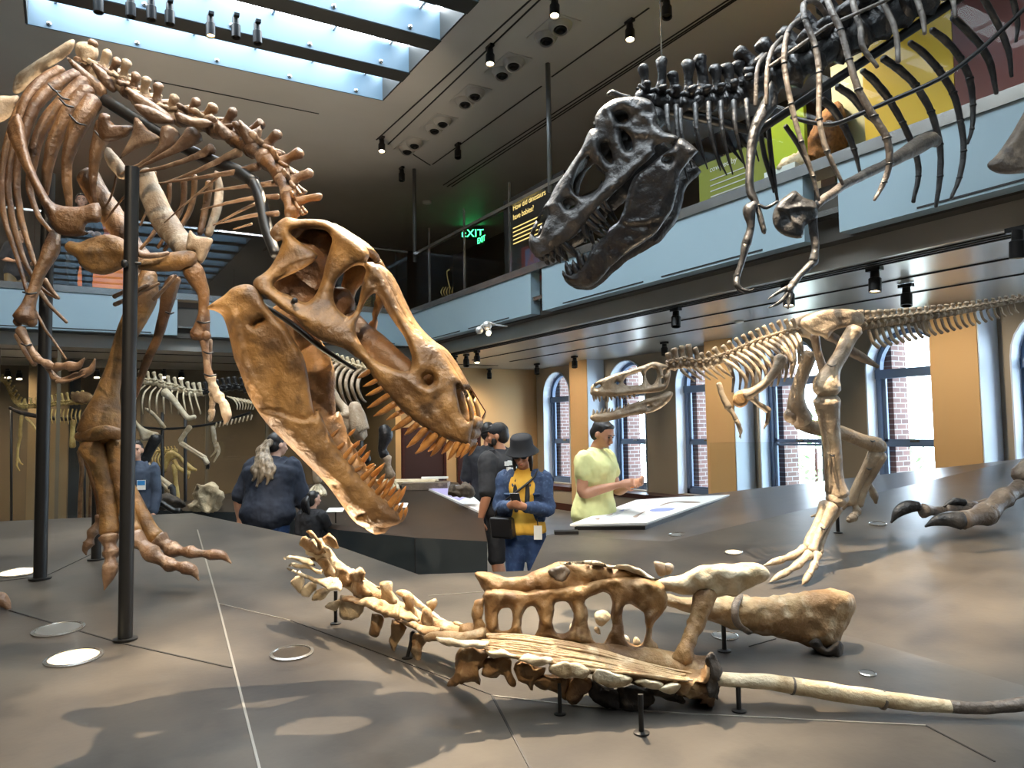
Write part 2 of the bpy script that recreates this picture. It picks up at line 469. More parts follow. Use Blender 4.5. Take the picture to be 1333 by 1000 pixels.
for (p, q) in wins:              # rounded far reveal lining, window light put into its pale colour
    r = (q-p)/2+0.0; cy = (p+q)/2; n = 14; X0, X1 = XW+0.40, XW+0.70
    prof = [(q,zs)]+[(cy+r*math.cos(math.pi*k/n), zspr+r*math.sin(math.pi*k/n)) for k in range(n+1)]+[(p,zs)]
    for (u, v), (u2, v2) in zip(prof, prof[1:]):
        def inn(y, z):
            if z <= zspr: return (y-0.02 if y > cy else y+0.02, z)
            dy, dz = y-cy, z-zspr; l = math.hypot(dy, dz); return (cy+dy*(l-0.02)/l, zspr+dz*(l-0.02)/l)
        a2, b2 = inn(u, v), inn(u2, v2)
        m.prism([(X0,u,v),(X0,u2,v2),(X0,*b2),(X0,*a2)], (X1-X0,0,0))
st('trim_34', m, M['blue'])
M['brick'] = None
def brickmat():
    m = bpy.data.materials.new('red_brick'); N, L = nodes(m); b = N['Principled BSDF']; b.inputs['Roughness'].default_value = 0.85
    tc = N.new('ShaderNodeTexCoord'); mp = N.new('ShaderNodeMapping'); mp.inputs['Rotation'].default_value = (math.radians(90), 0, 0)
    br = N.new('ShaderNodeTexBrick'); br.inputs['Scale'].default_value = 1.0
    br.inputs['Brick Width'].default_value = 0.21; br.inputs['Row Height'].default_value = 0.072; br.inputs['Mortar Size'].default_value = 0.008
    br.inputs[1].default_value = S((112,84,78)); br.inputs[2].default_value = S((90,68,64)); br.inputs[3].default_value = S((140,134,130))
    L.new(tc.outputs['Object'], mp.inputs[0]); L.new(mp.outputs[0], br.inputs[0]); L.new(br.outputs[0], b.inputs['Base Color']); return m
M['brick'] = brickmat()
for i, (p, q) in enumerate(wins):
    cy = (p+q)/2; r = (q-p)/2; X0, X1 = XW+0.60, XW+0.68
    n = 14; fr = MB()
    w = 0.07
    fr.box((X0,p+0.02,zs), (X1,p+0.02+w,zspr)); fr.box((X0,q-0.02-w,zs), (X1,q-0.02,zspr)); fr.box((X0,p+0.02,zs), (X1,q-0.02,zs+0.09))
    fr.box((X0-0.02,p+0.02,2.28), (X1,q-0.02,2.40))
    for k in range(n):
        t0, t1 = math.pi*k/n, math.pi*(k+1)/n; ro, ri = r-0.02, r-0.02-w
        fr.prism([(X0,cy+ro*math.cos(t0),zspr+ro*math.sin(t0)),(X0,cy+ro*math.cos(t1),zspr+ro*math.sin(t1)),(X0,cy+ri*math.cos(t1),zspr+ri*math.sin(t1)),(X0,cy+ri*math.cos(t0),zspr+ri*math.sin(t0))], (X1-X0,0,0))
    wn = fr.build('window_%d' % (i+1), M['frame'], None, False, 'structure')
    s = MB(); w2 = 0.05
    s.box((X0+0.02,p+0.09,1.36), (X1-0.01,q-0.09,1.42))
    for (za, zb, xo) in ((zs+0.09,1.36,0.015), (1.42,2.28,0.035)):
        s.box((X0+xo,p+0.09,za), (X0+xo+0.035,p+0.09+w2,zb)); s.box((X0+xo,q-0.09-w2,za), (X0+xo+0.035,q-0.09,zb))
        s.box((X0+xo,p+0.09,za), (X0+xo+0.035,q-0.09,za+0.04))
    s.build('sash', M['frame'], wn, False)
    MB().box((X0+0.01,cy-0.06,1.42), (X0+0.04,cy+0.06,1.45)).build('sash_lock', M['steel'], wn, False)
    g = MB(); g.quad((X0+0.04,p+0.05,zs), (X0+0.04,q-0.05,zs), (X0+0.04,q-0.05,zspr+r*0.5), (X0+0.04,cy,zspr+r-0.05), (X0+0.04,p+0.05,zspr+r*0.5))
    g.build('pane', M['winglass'], wn, False)
m = MB()
for (a, b) in ALC: m.box((XW-0.02,a+0.01,zs-0.1), (XW+0.72,b-0.01,zs-0.02))
st('trim_35', m, M['wood'])
st('baseboard_right', MB().box((XW-0.02,-6,0), (XW,15,0.14)), M['wood'])
# wall below the sill, flush with the piers
m = MB()
for (a, b) in ALC: m.box((XW,a,0.14), (XW+0.4,b,zs-0.1))
st('trim_36', m, M['grey'])
# outer brick wall with jambs
m = MB()
ed = [-6]+[e for p, q in wins for e in (p+0.03, q-0.16)]+[16]
for k in range(0, len(ed), 2): m.box((XW+0.76,ed[k],-0.5), (XW+1.08,ed[k+1],3.6))
for p, q in wins: m.box((XW+0.76,p,-0.5), (XW+1.08,q,zs-0.03)); m.box((XW+0.76,p,3.1), (XW+1.08,q,3.6))
st('wall_outer', m, M['brick'])
# back walls, ground floor
st('wall_back', MB().box((6.1,15.0,0), (9.8,15.3,ZS)), M['tan'])
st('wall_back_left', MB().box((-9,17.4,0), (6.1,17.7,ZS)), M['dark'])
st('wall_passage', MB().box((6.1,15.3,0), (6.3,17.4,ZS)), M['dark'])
# upper floor walls
M['upper'] = mat('upper_wall_brown', S((96,82,70)), S((86,74,64)), 1, 0.6)
st('wall_upper_back', MB().box((-9,19.6,ZM-0.2), (9.8,19.8,ZC)), M['upper'])
st('wall_upper_right', MB().box((9.6,-6,ZM-0.2), (9.8,19.8,ZC)), M['upper'])
st('wall_left', MB().box((-9.2,-6,0), (-9,20,ZC)), M['upper'])
st('wall_rear', MB().box((-9.2,-6.2,0), (9.9,-6,ZC)), M['upper'])
# ================================================================ platforms (faceted sheet metal)
def zmain(d): return 0.353+0.0787*d
def PM(x, y, dz=0.0):
    """point of the main platform plane seen at pixel x, y"""
    r = RT*((x-CX)/F) - UP*((y-CY)/F) + FW
    # plane: z = .353+.0787*dh, dh measured along the level view heading
    h = Vector((math.sin(YAW), math.cos(YAW), 0)); 
    t = (0.353-CAM.z)/(r.z-0.0787*r.dot(h))
    return CAM + r*t + Vector((0, 0, dz))
# corner points
A0 = PM(-260, 690); A1 = PM(250, 668); A2 = PM(420, 704); A3 = PM(545, 748); A4 = PM(690, 743)
R0 = PM(735, 752); R1 = PM(1113, 830); R2 = PM(1333, 893); R3 = PM(1500, 945)
C0 = W(712, 697, 5.75); C1 = W(870, 705, 5.4); C2 = W(1333, 722, 4.75); C3 = W(1500, 730, 4.45)
B0 = W(742, 690, 5.95); B1 = W(905, 645, 8.0); B2 = W(1333, 597, 7.9); B3 = W(1500, 582, 7.0)
N0 = PM(-400, 1180); N1 = PM(690, 1250); N2 = PM(1560, 1200)
def down(p, z=0.0): return Vector((p.x, p.y, z))
pl = thing('display_platform', 'large faceted dark bronze platform carrying the skeletons in front', 'platform', (0, 3, 0))
top = MB()
top.add([N0,N1,N2,A0,A1,A2,A3,A4,R0,R1,R2,R3], [(0,1,5,4,3),(1,6,5),(1,7,6),(1,8,7),(1,9,8),(1,10,9),(1,2,11,10)])
top.build('main_deck', M['plat'], pl, False)
sl = MB()
sl.add([A4,R0,R1,R2,R3,C0,C1,C2,C3,B0,B1,B2,B3], [(0,1,5),(1,2,6,5),(2,3,7,6),(3,4,8,7),(5,6,10,9),(6,7,11,10),(7,8,12,11)])
sl.build('raised_deck', M['plat'], pl, False)
sd = MB()
ring = [A0,A1,A2,A3,A4,C0,B0,B1,B2,B3]
ins = [down(p) + Vector((0,0,0)) for p in ring]
for i in range(len(ring)-1): sd.quad(ring[i], ring[i+1], ins[i+1], ins[i])
sd.build('side_panel', M['platside'], pl, False)
def onray(x, y, poly):
    a, b, c = poly; n = (b-a).cross(c-a)
    r = RT*((x-CX)/F) - UP*((y-CY)/F) + FW
    return CAM + r*((a-CAM).dot(n)/r.dot(n)), (n.normalized() if n.z > 0 else -n.normalized())
# ================================================================ bone helpers
def bone(c1, c2, c3, name, rough=0.5, scale=3.5, bump=0.6): 
    return mat(name, S(c1), S(c2), scale, rough, 0.0, bump, 48, c3=S(c3), s3=13, lo=0.40, hi=0.60, detail=9, b2=11, amt3=0.9)
M['brown'] = bone((122,88,54), (86,58,34), (58,38,24), 'brown_fossil_bone', 0.45)
M['skullb'] = bone((148,110,62), (100,71,38), (62,43,24), 'golden_fossil_bone', 0.52, 6)
M['reddish'] = bone((130,102,78), (94,70,52), (166,140,114), 'reddish_fossil_bone', 0.42)
M['pale'] = bone((176,156,132), (140,118,94), (200,186,164), 'pale_fossil_bone', 0.6)
M['toothb'] = bone((176,122,62), (140,92,44), (104,66,34), 'amber_tooth', 0.32, 12)
M['darkbone'] = bone((50,49,49), (30,30,31), (80,77,74), 'dark_cast_bone', 0.4)
M['ribgrey'] = bone((96,88,80), (68,62,58), (128,120,110), 'grey_cast_bone', 0.45)
M['blackbone'] = bone((36,35,36), (24,24,26), (60,58,56), 'black_cast_bone', 0.35)
M['juv'] = bone((150,134,112), (118,102,84), (176,162,140), 'grey_tan_fossil_bone', 0.5)
M['footgrey'] = bone((112,98,84), (80,70,62), (150,134,116), 'grey_brown_fossil_bone', 0.45)
M['sand'] = bone((176,148,108), (136,104,68), (206,188,158), 'sandy_fossil_bone', 0.65, 5)
M['ochre'] = bone((148,112,68), (100,72,44), (184,156,116), 'ochre_fossil_bone', 0.65, 5)
M['bleach'] = bone((214,200,172), (184,162,126), (150,124,90), 'bleached_fossil_bone', 0.7, 6)
M['charbone'] = bone((60,50,40), (36,30,26), (92,74,54), 'dark_broken_bone', 0.8, 8)
M['ivory'] = bone((206,192,164), (176,158,126), (226,216,196), 'ivory_bone', 0.55)
M['yellowbone'] = bone((196,168,100), (160,130,70), (214,192,130), 'yellow_bone', 0.55)

def cx(ox, oy, s):
    return lambda L: [(ox+p[0]/s, oy+p[1]/s)+tuple(p[2:]) for p in L]
def limb(root, name, L, m, seg=10, sub=5, ref=None, asp=1.0, rough=0.0, cap=0.6, knob=None, parent=None):
    """L = (px, py, depth, radius px) along one bone"""
    mb = MB(); ptube(mb, L, seg, sub, ref, asp, cap)
    for (x, y, d, r) in (knob or ()): mb.ball(W(x, y, d), r*d/F, 10, 7)
    if rough:
        r = max(p[3]*p[2]/F for p in L); mb.rough(r*rough, 0.6/r, random.random()*50)
    return mb.build(name, m, parent or root)
def vert(mb, c, t, up, L, R, H, tw=0.0, sw=0.35, knob=1.2, down=0.0, lean=0.3, seg=8):
    """one vertebra: centrum, neural spine, side processes"""
    t = t.normalized(); up = (up-t*up.dot(t)*0.5).normalized(); sd = t.cross(up).normalized()
    mb.tube([c-t*L*0.5, c-t*L*0.2, c+t*L*0.2, c+t*L*0.5], [R, R*0.78, R*0.78, R], seg, 2, cap=0.35)
    b = c+up*R*0.7
    mb.tube([b, c+up*(R+H*0.45)-t*L*lean*0.3, c+up*(R+H)-t*L*lean], [R*0.62, R*0.42, R*0.42*knob], seg, 3, ref=t, asp=[1.3, 1.15, 1.1], cap=0.6)
    for s in (-1, 1):
        if tw: mb.tube([b, b+sd*s*tw*0.6+up*R*0.3, b+sd*s*tw+up*R*0.45-t*L*0.15], [R*0.42, R*0.3, R*0.34], 6, 3, ref=t, asp=[1.1, 1.3, 1.5], cap=0.6)
        mb.tube([b+sd*s*R*0.3, b+sd*s*R*0.55+t*L*0.55+up*R*0.35], [R*0.3, R*0.26], 6, 1)
        mb.tube([b+sd*s*R*0.3, b+sd*s*R*0.5-t*L*0.6+up*R*0.45], [R*0.3, R*0.24], 6, 1)
    if down: mb.tube([c-up*R*0.8, c-up*(R+down)-t*L*0.4], [R*0.25, R*0.16], 6, 1)
    return mb
def vchain(root, name, V, m, Lf=0.85, twf=1.6, rough=0.12, **kw):
    """V: (cx, cy, tipx, tipy, depth, radius px)"""
    C = [W(v[0], v[1], v[4]) for v in V]
    for i, v in enumerate(V):
        t = C[min(i+1, len(C)-1)]-C[max(i-1, 0)]
        gap = t.length/(min(i+1, len(C)-1)-max(i-1, 0))
        R = v[5]*v[4]/F; tip = W(v[2], v[3], v[4])
        up = tip-C[i]; mb = MB()
        mm = m[i % len(m)] if isinstance(m, list) else m
        vert(mb, C[i], t, up, gap*Lf, R, max(R*0.4, up.length-R), R*twf, **kw)
        if rough: mb.rough(R*rough, 0.7/R, i)
        mb.build(name, mm, root)
def tooth(root, bx, by, tx, ty, d, r, m, parent, mp=None, bend=0.18, d2=None):
    a, b = W(bx, by, d), W(tx, ty, d2 or d); mid = (a+b)/2
    perp = (b-a).cross(FW); q1 = a.lerp(b, 0.35)+perp*bend*0.4; q2 = a.lerp(b, 0.72)+perp*bend*0.45
    mb = MB(); R = r*d/F
    pts = [a, q1, q2, b]
    if mp: pts = [mp(p) for p in pts]
    mb.tube(pts, [R, R*0.98, R*0.74, R*0.2], 10, 4, ref=FW, asp=0.9, cap=0.5)
    return mb.build('tooth', m, parent)
class Sag:
    """sagittal plane of a head: point seen at pixel, yaw of the far-pointing normal; half width function w(px, py)"""
    def __init__(s, px, py, d, n):
        s.p = W(px, py, d); s.n = (RT*n[0]+UP*n[1]+FW*n[2]).normalized()
    def sag(s, x, y):
        r = RT*((x-CX)/F) - UP*((y-CY)/F) + FW
        return (s.p-CAM).dot(s.n)/r.dot(s.n)
    def D(s, w):
        return lambda x, y: s.sag(x, y) - w(x, y)/s.n.dot(FW)
    def mir(s, v): return v - s.n*(2*(v-s.p).dot(s.n))
def roofstrip(mb, L, D, sg, arch=0.03, th=0.03, n=6):
    """bone roof from the near edge (pixels) over to the mirrored far edge"""
    rows = []
    pts = spline(L, 3)
    for (x, y) in pts:
        a = W(x, y, D(x, y)); b = sg.mir(a); rows.append((a, b))
    top, bot = [], []
    for i, (a, b) in enumerate(rows):
        t = rows[min(i+1, len(rows)-1)][0]-rows[max(i-1, 0)][0]
        u = (b-a).cross(t).normalized()
        if u.dot(UP) < 0: u = -u
        for k in range(n+1):
            f = k/n; p = a.lerp(b, f)+u*arch*math.sin(math.pi*f)
            top.append(p); bot.append(p-u*th)
    N = n+1; R = len(rows); fs = []
    for i in range(R-1):
        for k in range(n):
            q = (i*N+k, i*N+k+1, (i+1)*N+k+1, (i+1)*N+k); fs.append(q)
            fs.append(tuple(R*N+j for j in reversed(q)))
    for i in range(R-1):
        for k in (0, n): fs.append((i*N+k, (i+1)*N+k, R*N+(i+1)*N+k, R*N+i*N+k))
    for k in range(n):
        for i in (0, R-1): fs.append((i*N+k, i*N+k+1, R*N+i*N+k+1, R*N+i*N+k))
    mb.add(top+bot, fs)
# ================================================================ large brown skeleton
TR = thing('dinosaur_skeleton', 'largest skeleton, brown-orange, mounted on black posts with its open-mouthed head lowered to the centre', 'dinosaur skeleton', PM(165, 770))
c4 = cx(240, 250, 3.3325); c5 = cx(300, 450, 3.3325); c6 = cx(300, 420, 3.703); c1 = cx(0, 0, 2.898); c2 = cx(0, 250, 2.898); c3 = cx(0, 500, 2.898)
sg = Sag(455, 430, 3.52, (0.09, -0.05, 1.0))
def skw(x, y):
    s = ((x-310)*300+(y-400)*160)/(300.0**2+160**2); s = max(-0.1, min(1.05, s))
    t = ((x-310)*160-(y-400)*300)/340.0
    w = lerp(0.27, 0.115, smooth01(s)*0.5+s*0.5)
    return max(0.05, w*(1-0.40*smooth01((t-5)/85)))
skD = sg.D(skw)
O = c4([(440,110),(490,117),(545,117),(620,125),(690,165),(750,205),(790,243),(803,275),(793,302),(818,305),(852,332),(880,385),(902,430),(930,488),(962,545),(1010,603),(1060,648),(1112,682),(1150,735),(1190,800),(1218,850)]) + \
    c5([(1042,236),(1056,290),(1053,345),(1042,395),(1030,428),(965,415),(885,385),(805,332),(742,280),(692,226),(642,170),(602,112),(562,60)]) + \
    c4([(740,715),(690,678),(600,648),(530,600),(480,548),(420,508),(360,460),(312,430),(297,400),(308,375),(340,355),(370,328),(400,280),(418,235),(424,208),(400,215),(376,192),(372,172),(395,140)])
H1 = c4([(470,165),(530,150),(600,160),(640,200),(630,250),(612,310),(602,360),(582,420),(555,462),(525,478),(490,468),(450,445),(410,430),(388,405),(400,388),(440,368),(500,340),(548,312),(580,278),(560,252),(520,230),(480,200),(462,180)])
H2 = c4([(705,340),(740,320),(775,320),(787,345),(775,380),(765,430),(755,480),(740,520),(715,540),(690,530),(660,500),(648,460),(650,420),(668,375)])
H3 = c4([(820,440),(845,455),(880,520),(920,580),(955,630),(980,690),(987,730),(972,772),(940,777),(880,755),(830,730),(790,690),(760,648),(742,605),(750,560),(770,510),(790,470)])
H4 = c4([(1038,805),(1058,790),(1078,800),(1080,825),(1060,840),(1042,826)])
H5 = c5([(985,170),(1000,188),(1020,230),(1034,285),(1036,330),(1018,320),(1000,290),(988,240),(980,200)])
rid = [(c4([(740,640),(800,715),(880,765),(950,800),(1020,855),(1070,870),(1105,850),(1110,800)]), 4, 0.014),
       (c4([(860,400),(930,540),(1000,680),(1030,760)]), 5, 0.012),
       (c4([(330,380),(400,330),(480,300),(560,282)]), 4, 0.012),
       (c4([(330,440),(430,515),(540,555)]), 5, 0.02),
       (c4([(545,560),(470,560)]), 3, -0.01),
       (c4([(640,180),(720,215),(780,262)]), 10, 0.02),
       (c4([(600,560),(690,600),(750,650)]), 10, 0.012),
       (c4([(815,390),(840,395)]), 4, -0.018)]
for k in range(12):   # grooves above the tooth row
    x = 700+k*30; y = 215+k*14+(k % 3)*12
    rid.append((c5([(x, y-60), (x+8, y-30), (x+12, y-5)]), 2.2, -0.006))
random.seed(3)
for k in range(46):
    x = 640+k*8.2; y = 130+k*6.0
    rid.append((c5([(x+random.uniform(0, 40), y+random.uniform(-10, 60)), (x+random.uniform(20, 40), y+random.uniform(0, 60))]) if False else c5([(x+(k % 5)*16, y+(k % 4)*18), (x+(k % 5)*16+3, y+(k % 4)*18+3)]), 1.8, -0.007))
mb = MB()
plate(mb, O, [H1, H2, H3, H4, H5], skD, 0.042, 13, rid, step=4.0, nz=0.006, mirror=sg.mir)
roofstrip(mb, c4([(400,150),(440,115),(490,121),(545,122),(620,130),(690,170),(750,210),(785,246)]), skD, sg, 0.02, 0.035)
roofstrip(mb, c4([(818,312),(850,340),(880,392),(902,438),(930,495),(962,552),(1010,610),(1060,655),(1110,690),(1150,745),(1185,805),(1205,845)]), skD, sg, 0.02, 0.03)
for x, y in c5([(1018,415),(1035,380),(1046,335)]): mb.tube([W(x,y,skD(x,y)+.02), W(x,y,sg.sag(x,y)), sg.mir(W(x,y,skD(x,y)+.02))], [0.03,0.036,0.03], 8, 3)
skull = mb.build('skull', M['skullb'], TR)
mb = MB()   # braincase and palate inside
for (x, y, r) in ((400,345,36),(385,372,30),(415,320,26),(440,395,22)):
    p = W(x, y, sg.sag(x, y)); mb.ball(p, r*3.6/F, 12, 8)
mb.tube([W(400,360,3.6), W(450,420,3.56), W(520,480,3.45), W(570,530,3.38)], [0.07,0.07,0.06,0.03], 10, 4)
mb.rough(0.012, 14, 2)
mb.build('braincase', M['brown'], skull)
mb = MB()
ptube(mb, c4([(330,480,3.5,3),(470,575,3.45,4),(600,680,3.42,4),(740,770,3.4,3)]), 8, 3)
ptube(mb, c4([(470,480,3.28,3),(480,470,3.25,4)]), 8, 1)
mb.build('steel_rod', M['black'], skull)
UT = c6([(660,240,612,268,10),(692,284,640,308,10),(716,322,652,352,11),(742,362,660,412,13),(772,402,690,452,14),(800,440,752,470,10),(850,472,776,520,15),(890,500,838,542,12),(925,528,850,602,15),(975,556,892,632,16),(1018,574,965,645,14),(1058,588,1030,628,10),(1088,594,1048,662,13),(1118,598,1085,650,11),(1140,600,1108,655,9)])
for (bx, by, tx, ty, r) in UT:
    tx, ty, r = 300+tx/3.703, 420+ty/3.703, r/3.0
    bx2, by2 = bx+(bx-tx)*0.22, by+(by-ty)*0.22
    d = skD(bx2, by2)-0.01
    tooth(TR, bx2, by2, tx, ty, d, r*0.95, M['toothb'], skull, bend=0.05)
    tooth(TR, bx2, by2, tx, ty, d, r*0.95, M['toothb'], skull, sg.mir, bend=0.05)
# lower jaw
def jaww(x, y):
    s = ((x-285)*220+(y-400)*270)/(220.0**2+270**2); s = max(-0.1, min(1.05, s))
    return max(0.035, lerp(0.26, 0.045, s))
jwD = sg.D(jaww)
J = c4([(95,505),(130,475),(170,450),(210,415),(260,400),(300,408),(332,440),(348,482),(400,545),(440,585),(480,650),(515,710),(535,790),(545,860),(556,925),(566,968)]) + \
    c5([(372,276),(388,290),(410,340),(440,400),(480,460),(530,522),(580,582),(640,640),(690,684),(725,722),(741,742),(735,770),(690,786),(620,799),(560,780),(527,752),(508,728),(462,662),(420,605),(380,562),(330,512),(270,452),(220,402),(170,352),(130,302),(110,272)]) + \
    c4([(290,905),(268,860),(240,780),(215,720),(200,650),(182,580),(163,535),(130,515)])
JH = []
jr = [(c4([(300,575),(320,560),(335,556)]), 4.5, -0.05), (c5([(112,268),(160,282),(210,286),(270,310),(320,322),(352,312),(360,285)]), 2.6, -0.022),
      (c5([(120,285),(180,300),(240,305),(310,335),(350,330)]), 5, 0.012),
      (c4([(215,530),(235,620),(255,720),(300,830),(345,890)]), 4, 0.014), (c4([(235,540),(255,640),(280,740)]), 3, -0.008),
      (c4([(335,490),(420,590),(480,680),(520,790)]), 5, 0.016),
      (c4([(395,720),(370,800),(380,900)]), 12, -0.012), (c4([(300,620),(400,700),(470,760)]), 12, 0.008),
      (c5([(418,606),(440,604),(458,612)]), 3.5, -0.03), (c5([(515,738),(545,745),(575,735)]), 3.0, -0.025),
      (c5([(220,330),(330,430),(430,540),(520,650)]), 14, 0.012), (c5([(420,380),(520,520),(620,640)]), 4, -0.006)]
for k in range(9): jr.append((c5([(640+k*11, 668+k*8), (652+k*10, 690+k*8)]), 1.6, -0.008))
for k in range(26): jr.append((c5([(560+(k*37) % 150, 640+(k*53) % 120), (563+(k*37) % 150, 643+(k*53) % 120)]), 1.8, -0.006))
mb = MB(); plate(mb, J, JH, jwD, 0.045, 16, jr, step=4.0, nz=0.007, mirror=sg.mir)
mb.tube([W(486,672,jwD(486,672)+0.02), W(492,676,sg.sag(492,676)), sg.mir(W(486,672,jwD(486,672)+0.02))], [0.06,0.07,0.06], 10, 3)
jaw = mb.build('lower_jaw', M['skullb'], TR)
for (bx, by, tx, ty, r) in [(448,385,470,362,7),(475,440,497,417,9),(500,475,532,434,10),(520,505,552,463,11),(548,540,575,520,8),(575,572,628,518,12),(605,605,632,566,10),(635,640,682,578,13),(660,655,690,618,9),(688,692,736,622,14),(712,715,728,690,8),(735,742,748,708,9)]:
    bx, by, tx, ty = 300+bx/3.3325, 450+by/3.3325, 300+tx/3.3325, 450+ty/3.3325
    bx2, by2 = bx+(bx-tx)*0.3, by+(by-ty)*0.3
    d = jwD(bx, by)-0.005
    tooth(TR, bx2, by2, tx, ty, d, r/2.9, M['toothb'], jaw, bend=-0.05)
    tooth(TR, bx2, by2, tx, ty, d, r/2.9, M['toothb'], jaw, sg.mir, bend=-0.05)
# neck and back
V = c1([(1095,775,1205,722),(1078,705,1165,630),(1040,640,1122,562),(985,582,1036,493),(925,545,968,455),(850,505,858,412),(780,475,785,402),(722,455,725,382),(655,440,640,372),(600,418,576,328),(548,390,536,302),(502,360,500,282),(460,325,466,232),(422,305,430,228),(385,285,395,198),(345,270,336,165)])
D_ = [3.66,3.74,3.84,3.96,4.08,4.22,4.34,4.44,4.54,4.64,4.74,4.84,4.94,5.04,5.14,5.24]
R_ = [10,11.5,13,13.5,13.5,12.5,12,12,11.5,11.5,11,11,11,11,11,11]
V = [(v[0], v[1], v[0]+(v[2]-2-v[0]), 0+v[3], D_[i], R_[i]) for i, v in enumerate([(a[0], a[1], a[2]/2.898, a[3]/2.898) for a in V])]
vchain(TR, 'neck_vertebra', V[:7], [M['brown'], M['reddish']], 0.9, 1.9, 0.16, knob=1.25)
vchain(TR, 'back_vertebra', V[6:], [M['pale'], M['reddish']], 0.9, 1.7, 0.16, knob=1.35)
# flat side processes of the back, seen from below
for L, d in ((c1([(340,235),(400,270),(440,330),(425,350),(380,310)]),4.9),(c1([(470,325),(520,350),(600,400),(660,450),(640,470),(560,430),(490,370)]),4.4),(c1([(505,395),(560,400),(640,440),(660,465),(580,465),(530,430)]),4.32),(c1([(660,420),(720,440),(800,455),(790,480),(720,475),(670,455)]),4.2),(c1([(250,210),(330,270),(400,330),(390,370),(320,320),(270,250)]),4.95),(c1([(820,455),(880,500),(900,520),(850,530),(815,500)]),4.1),(c1([(900,450),(950,490),(990,470),(975,545),(920,540)]),3.98)):
    mb = MB(); plate(mb, L, [], lambda x, y, d=d: d+0.002*(x-L[0][0])*0.2, 0.022, 5, step=4, nz=0.006)
    mb.build('side_process', M['reddish'], TR)
# neck ribs: long thin spikes
NR = [[(1050,690,3.9,9),(960,700,3.92,7),(850,712,3.95,4),(745,732,4.0,2)],[(1050,742,3.82,8),(950,748,3.85,6),(850,768,3.9,4),(758,792,3.95,2)],[(1050,806,3.75,8),(960,812,3.78,6),(880,830,3.82,4),(815,846,3.86,2)],
      [(975,628,4.0,12),(880,650,4.02,8),(740,672,4.06,5),(600,692,4.1,3)],[(905,572,4.12,14),(820,610,4.12,9),(720,655,4.14,6),(605,696,4.18,3)],[(800,560,4.22,16),(740,590,4.22,9),(620,630,4.22,6),(488,656,4.25,3)],
      [(735,505,4.3,26),(690,545,4.28,16),(610,590,4.28,8),(505,642,4.3,3)],[(645,495,4.34,26),(620,555,4.32,18),(560,600,4.3,8),(455,656,4.3,3)],
      [(960,770,3.9,5),(900,800,3.92,4),(805,850,3.95,2)],[(950,845,3.8,4),(880,865,3.84,2)],[(830,660,4.05,4),(700,770,4.1,3),(620,840,4.15,2)]]
for L in NR: limb(TR, 'neck_rib', [(x/2.898, y/2.898, d, r/2.6) for x, y, d, r in L], M['reddish'], 8, 5, ref=UP, asp=1.25, rough=0.15)
mb = MB(); plate(mb, c1([(600,515),(560,490),(520,445),(505,450),(500,500),(475,550),(450,600),(470,590),(520,560),(600,535)]), [], lambda x, y: 4.36, 0.025, 6, step=4, nz=0.006); mb.build('neck_rib', M['reddish'], TR)
mb = MB(); plate(mb, c1([(375,430),(415,435),(420,470),(500,475),(480,515),(400,535),(370,500)]), [], lambda x, y: 4.42, 0.03, 6, step=4, nz=0.006); mb.build('neck_rib', M['brown'], TR)
# ribs of the near side
RB = [[(228,268,5.0,22),(160,308,4.9,22),(105,370,4.8,20),(75,460,4.75,18),(55,560,4.7,15),(30,690,4.65,12),(50,840,4.6,11),(95,990,4.55,9),(150,1080,4.5,7),(215,1125,4.45,5)],
      [(285,285,4.92,26),(215,318,4.82,25),(150,375,4.72,23),(110,450,4.66,20),(80,560,4.62,16),(62,700,4.6,13),(95,880,4.56,11),(140,1010,4.5,8),(200,1110,4.45,6)],
      [(318,312,4.84,28),(250,375,4.74,28),(175,460,4.66,24),(135,545,4.62,20),(118,650,4.6,15),(112,720,4.6,12),(150,820,4.56,9),(190,870,4.5,7)],
      [(330,345,4.76,30),(270,410,4.68,30),(215,510,4.62,25),(185,610,4.6,20),(170,730,4.6,14)],
      [(352,385,4.68,34),(310,445,4.6,34),(270,540,4.56,26),(250,640,4.55,18),(262,785,4.55,11)],
      [(400,475,4.6,34),(375,540,4.58,26),(352,640,4.56,16),(356,765,4.56,8)],
      [(170,300,5.2,18),(90,380,5.0,16),(40,500,4.9,14),(10,640,4.85,12),(12,800,4.8,10),(60,960,4.75,8),(130,1170,4.6,6),(250,1355,4.5,4)]]
for L in RB: limb(TR, 'rib', [(x/2.898, y/2.898, d, r/2.8) for x, y, d, r in L], M['brown'], 10, 5, rough=0.12)
# black wire bands on the ribs
for (x, y, d, r) in ((205,330,4.66,26),(235,358,4.6,28),(250,385,4.55,30),(292,450,4.5,34),(386,510,4.5,34)):
    mb = MB(); ptube(mb, [(x/2.898-r/3.4, y/2.898-r/6, d, 1.2), (x/2.898, y/2.898+r/7, d-0.06, 1.3), (x/2.898+r/3.2, y/2.898+r/4.5, d, 1.2)], 6, 4)
    mb.build('mounting_band', M['black'], TR)
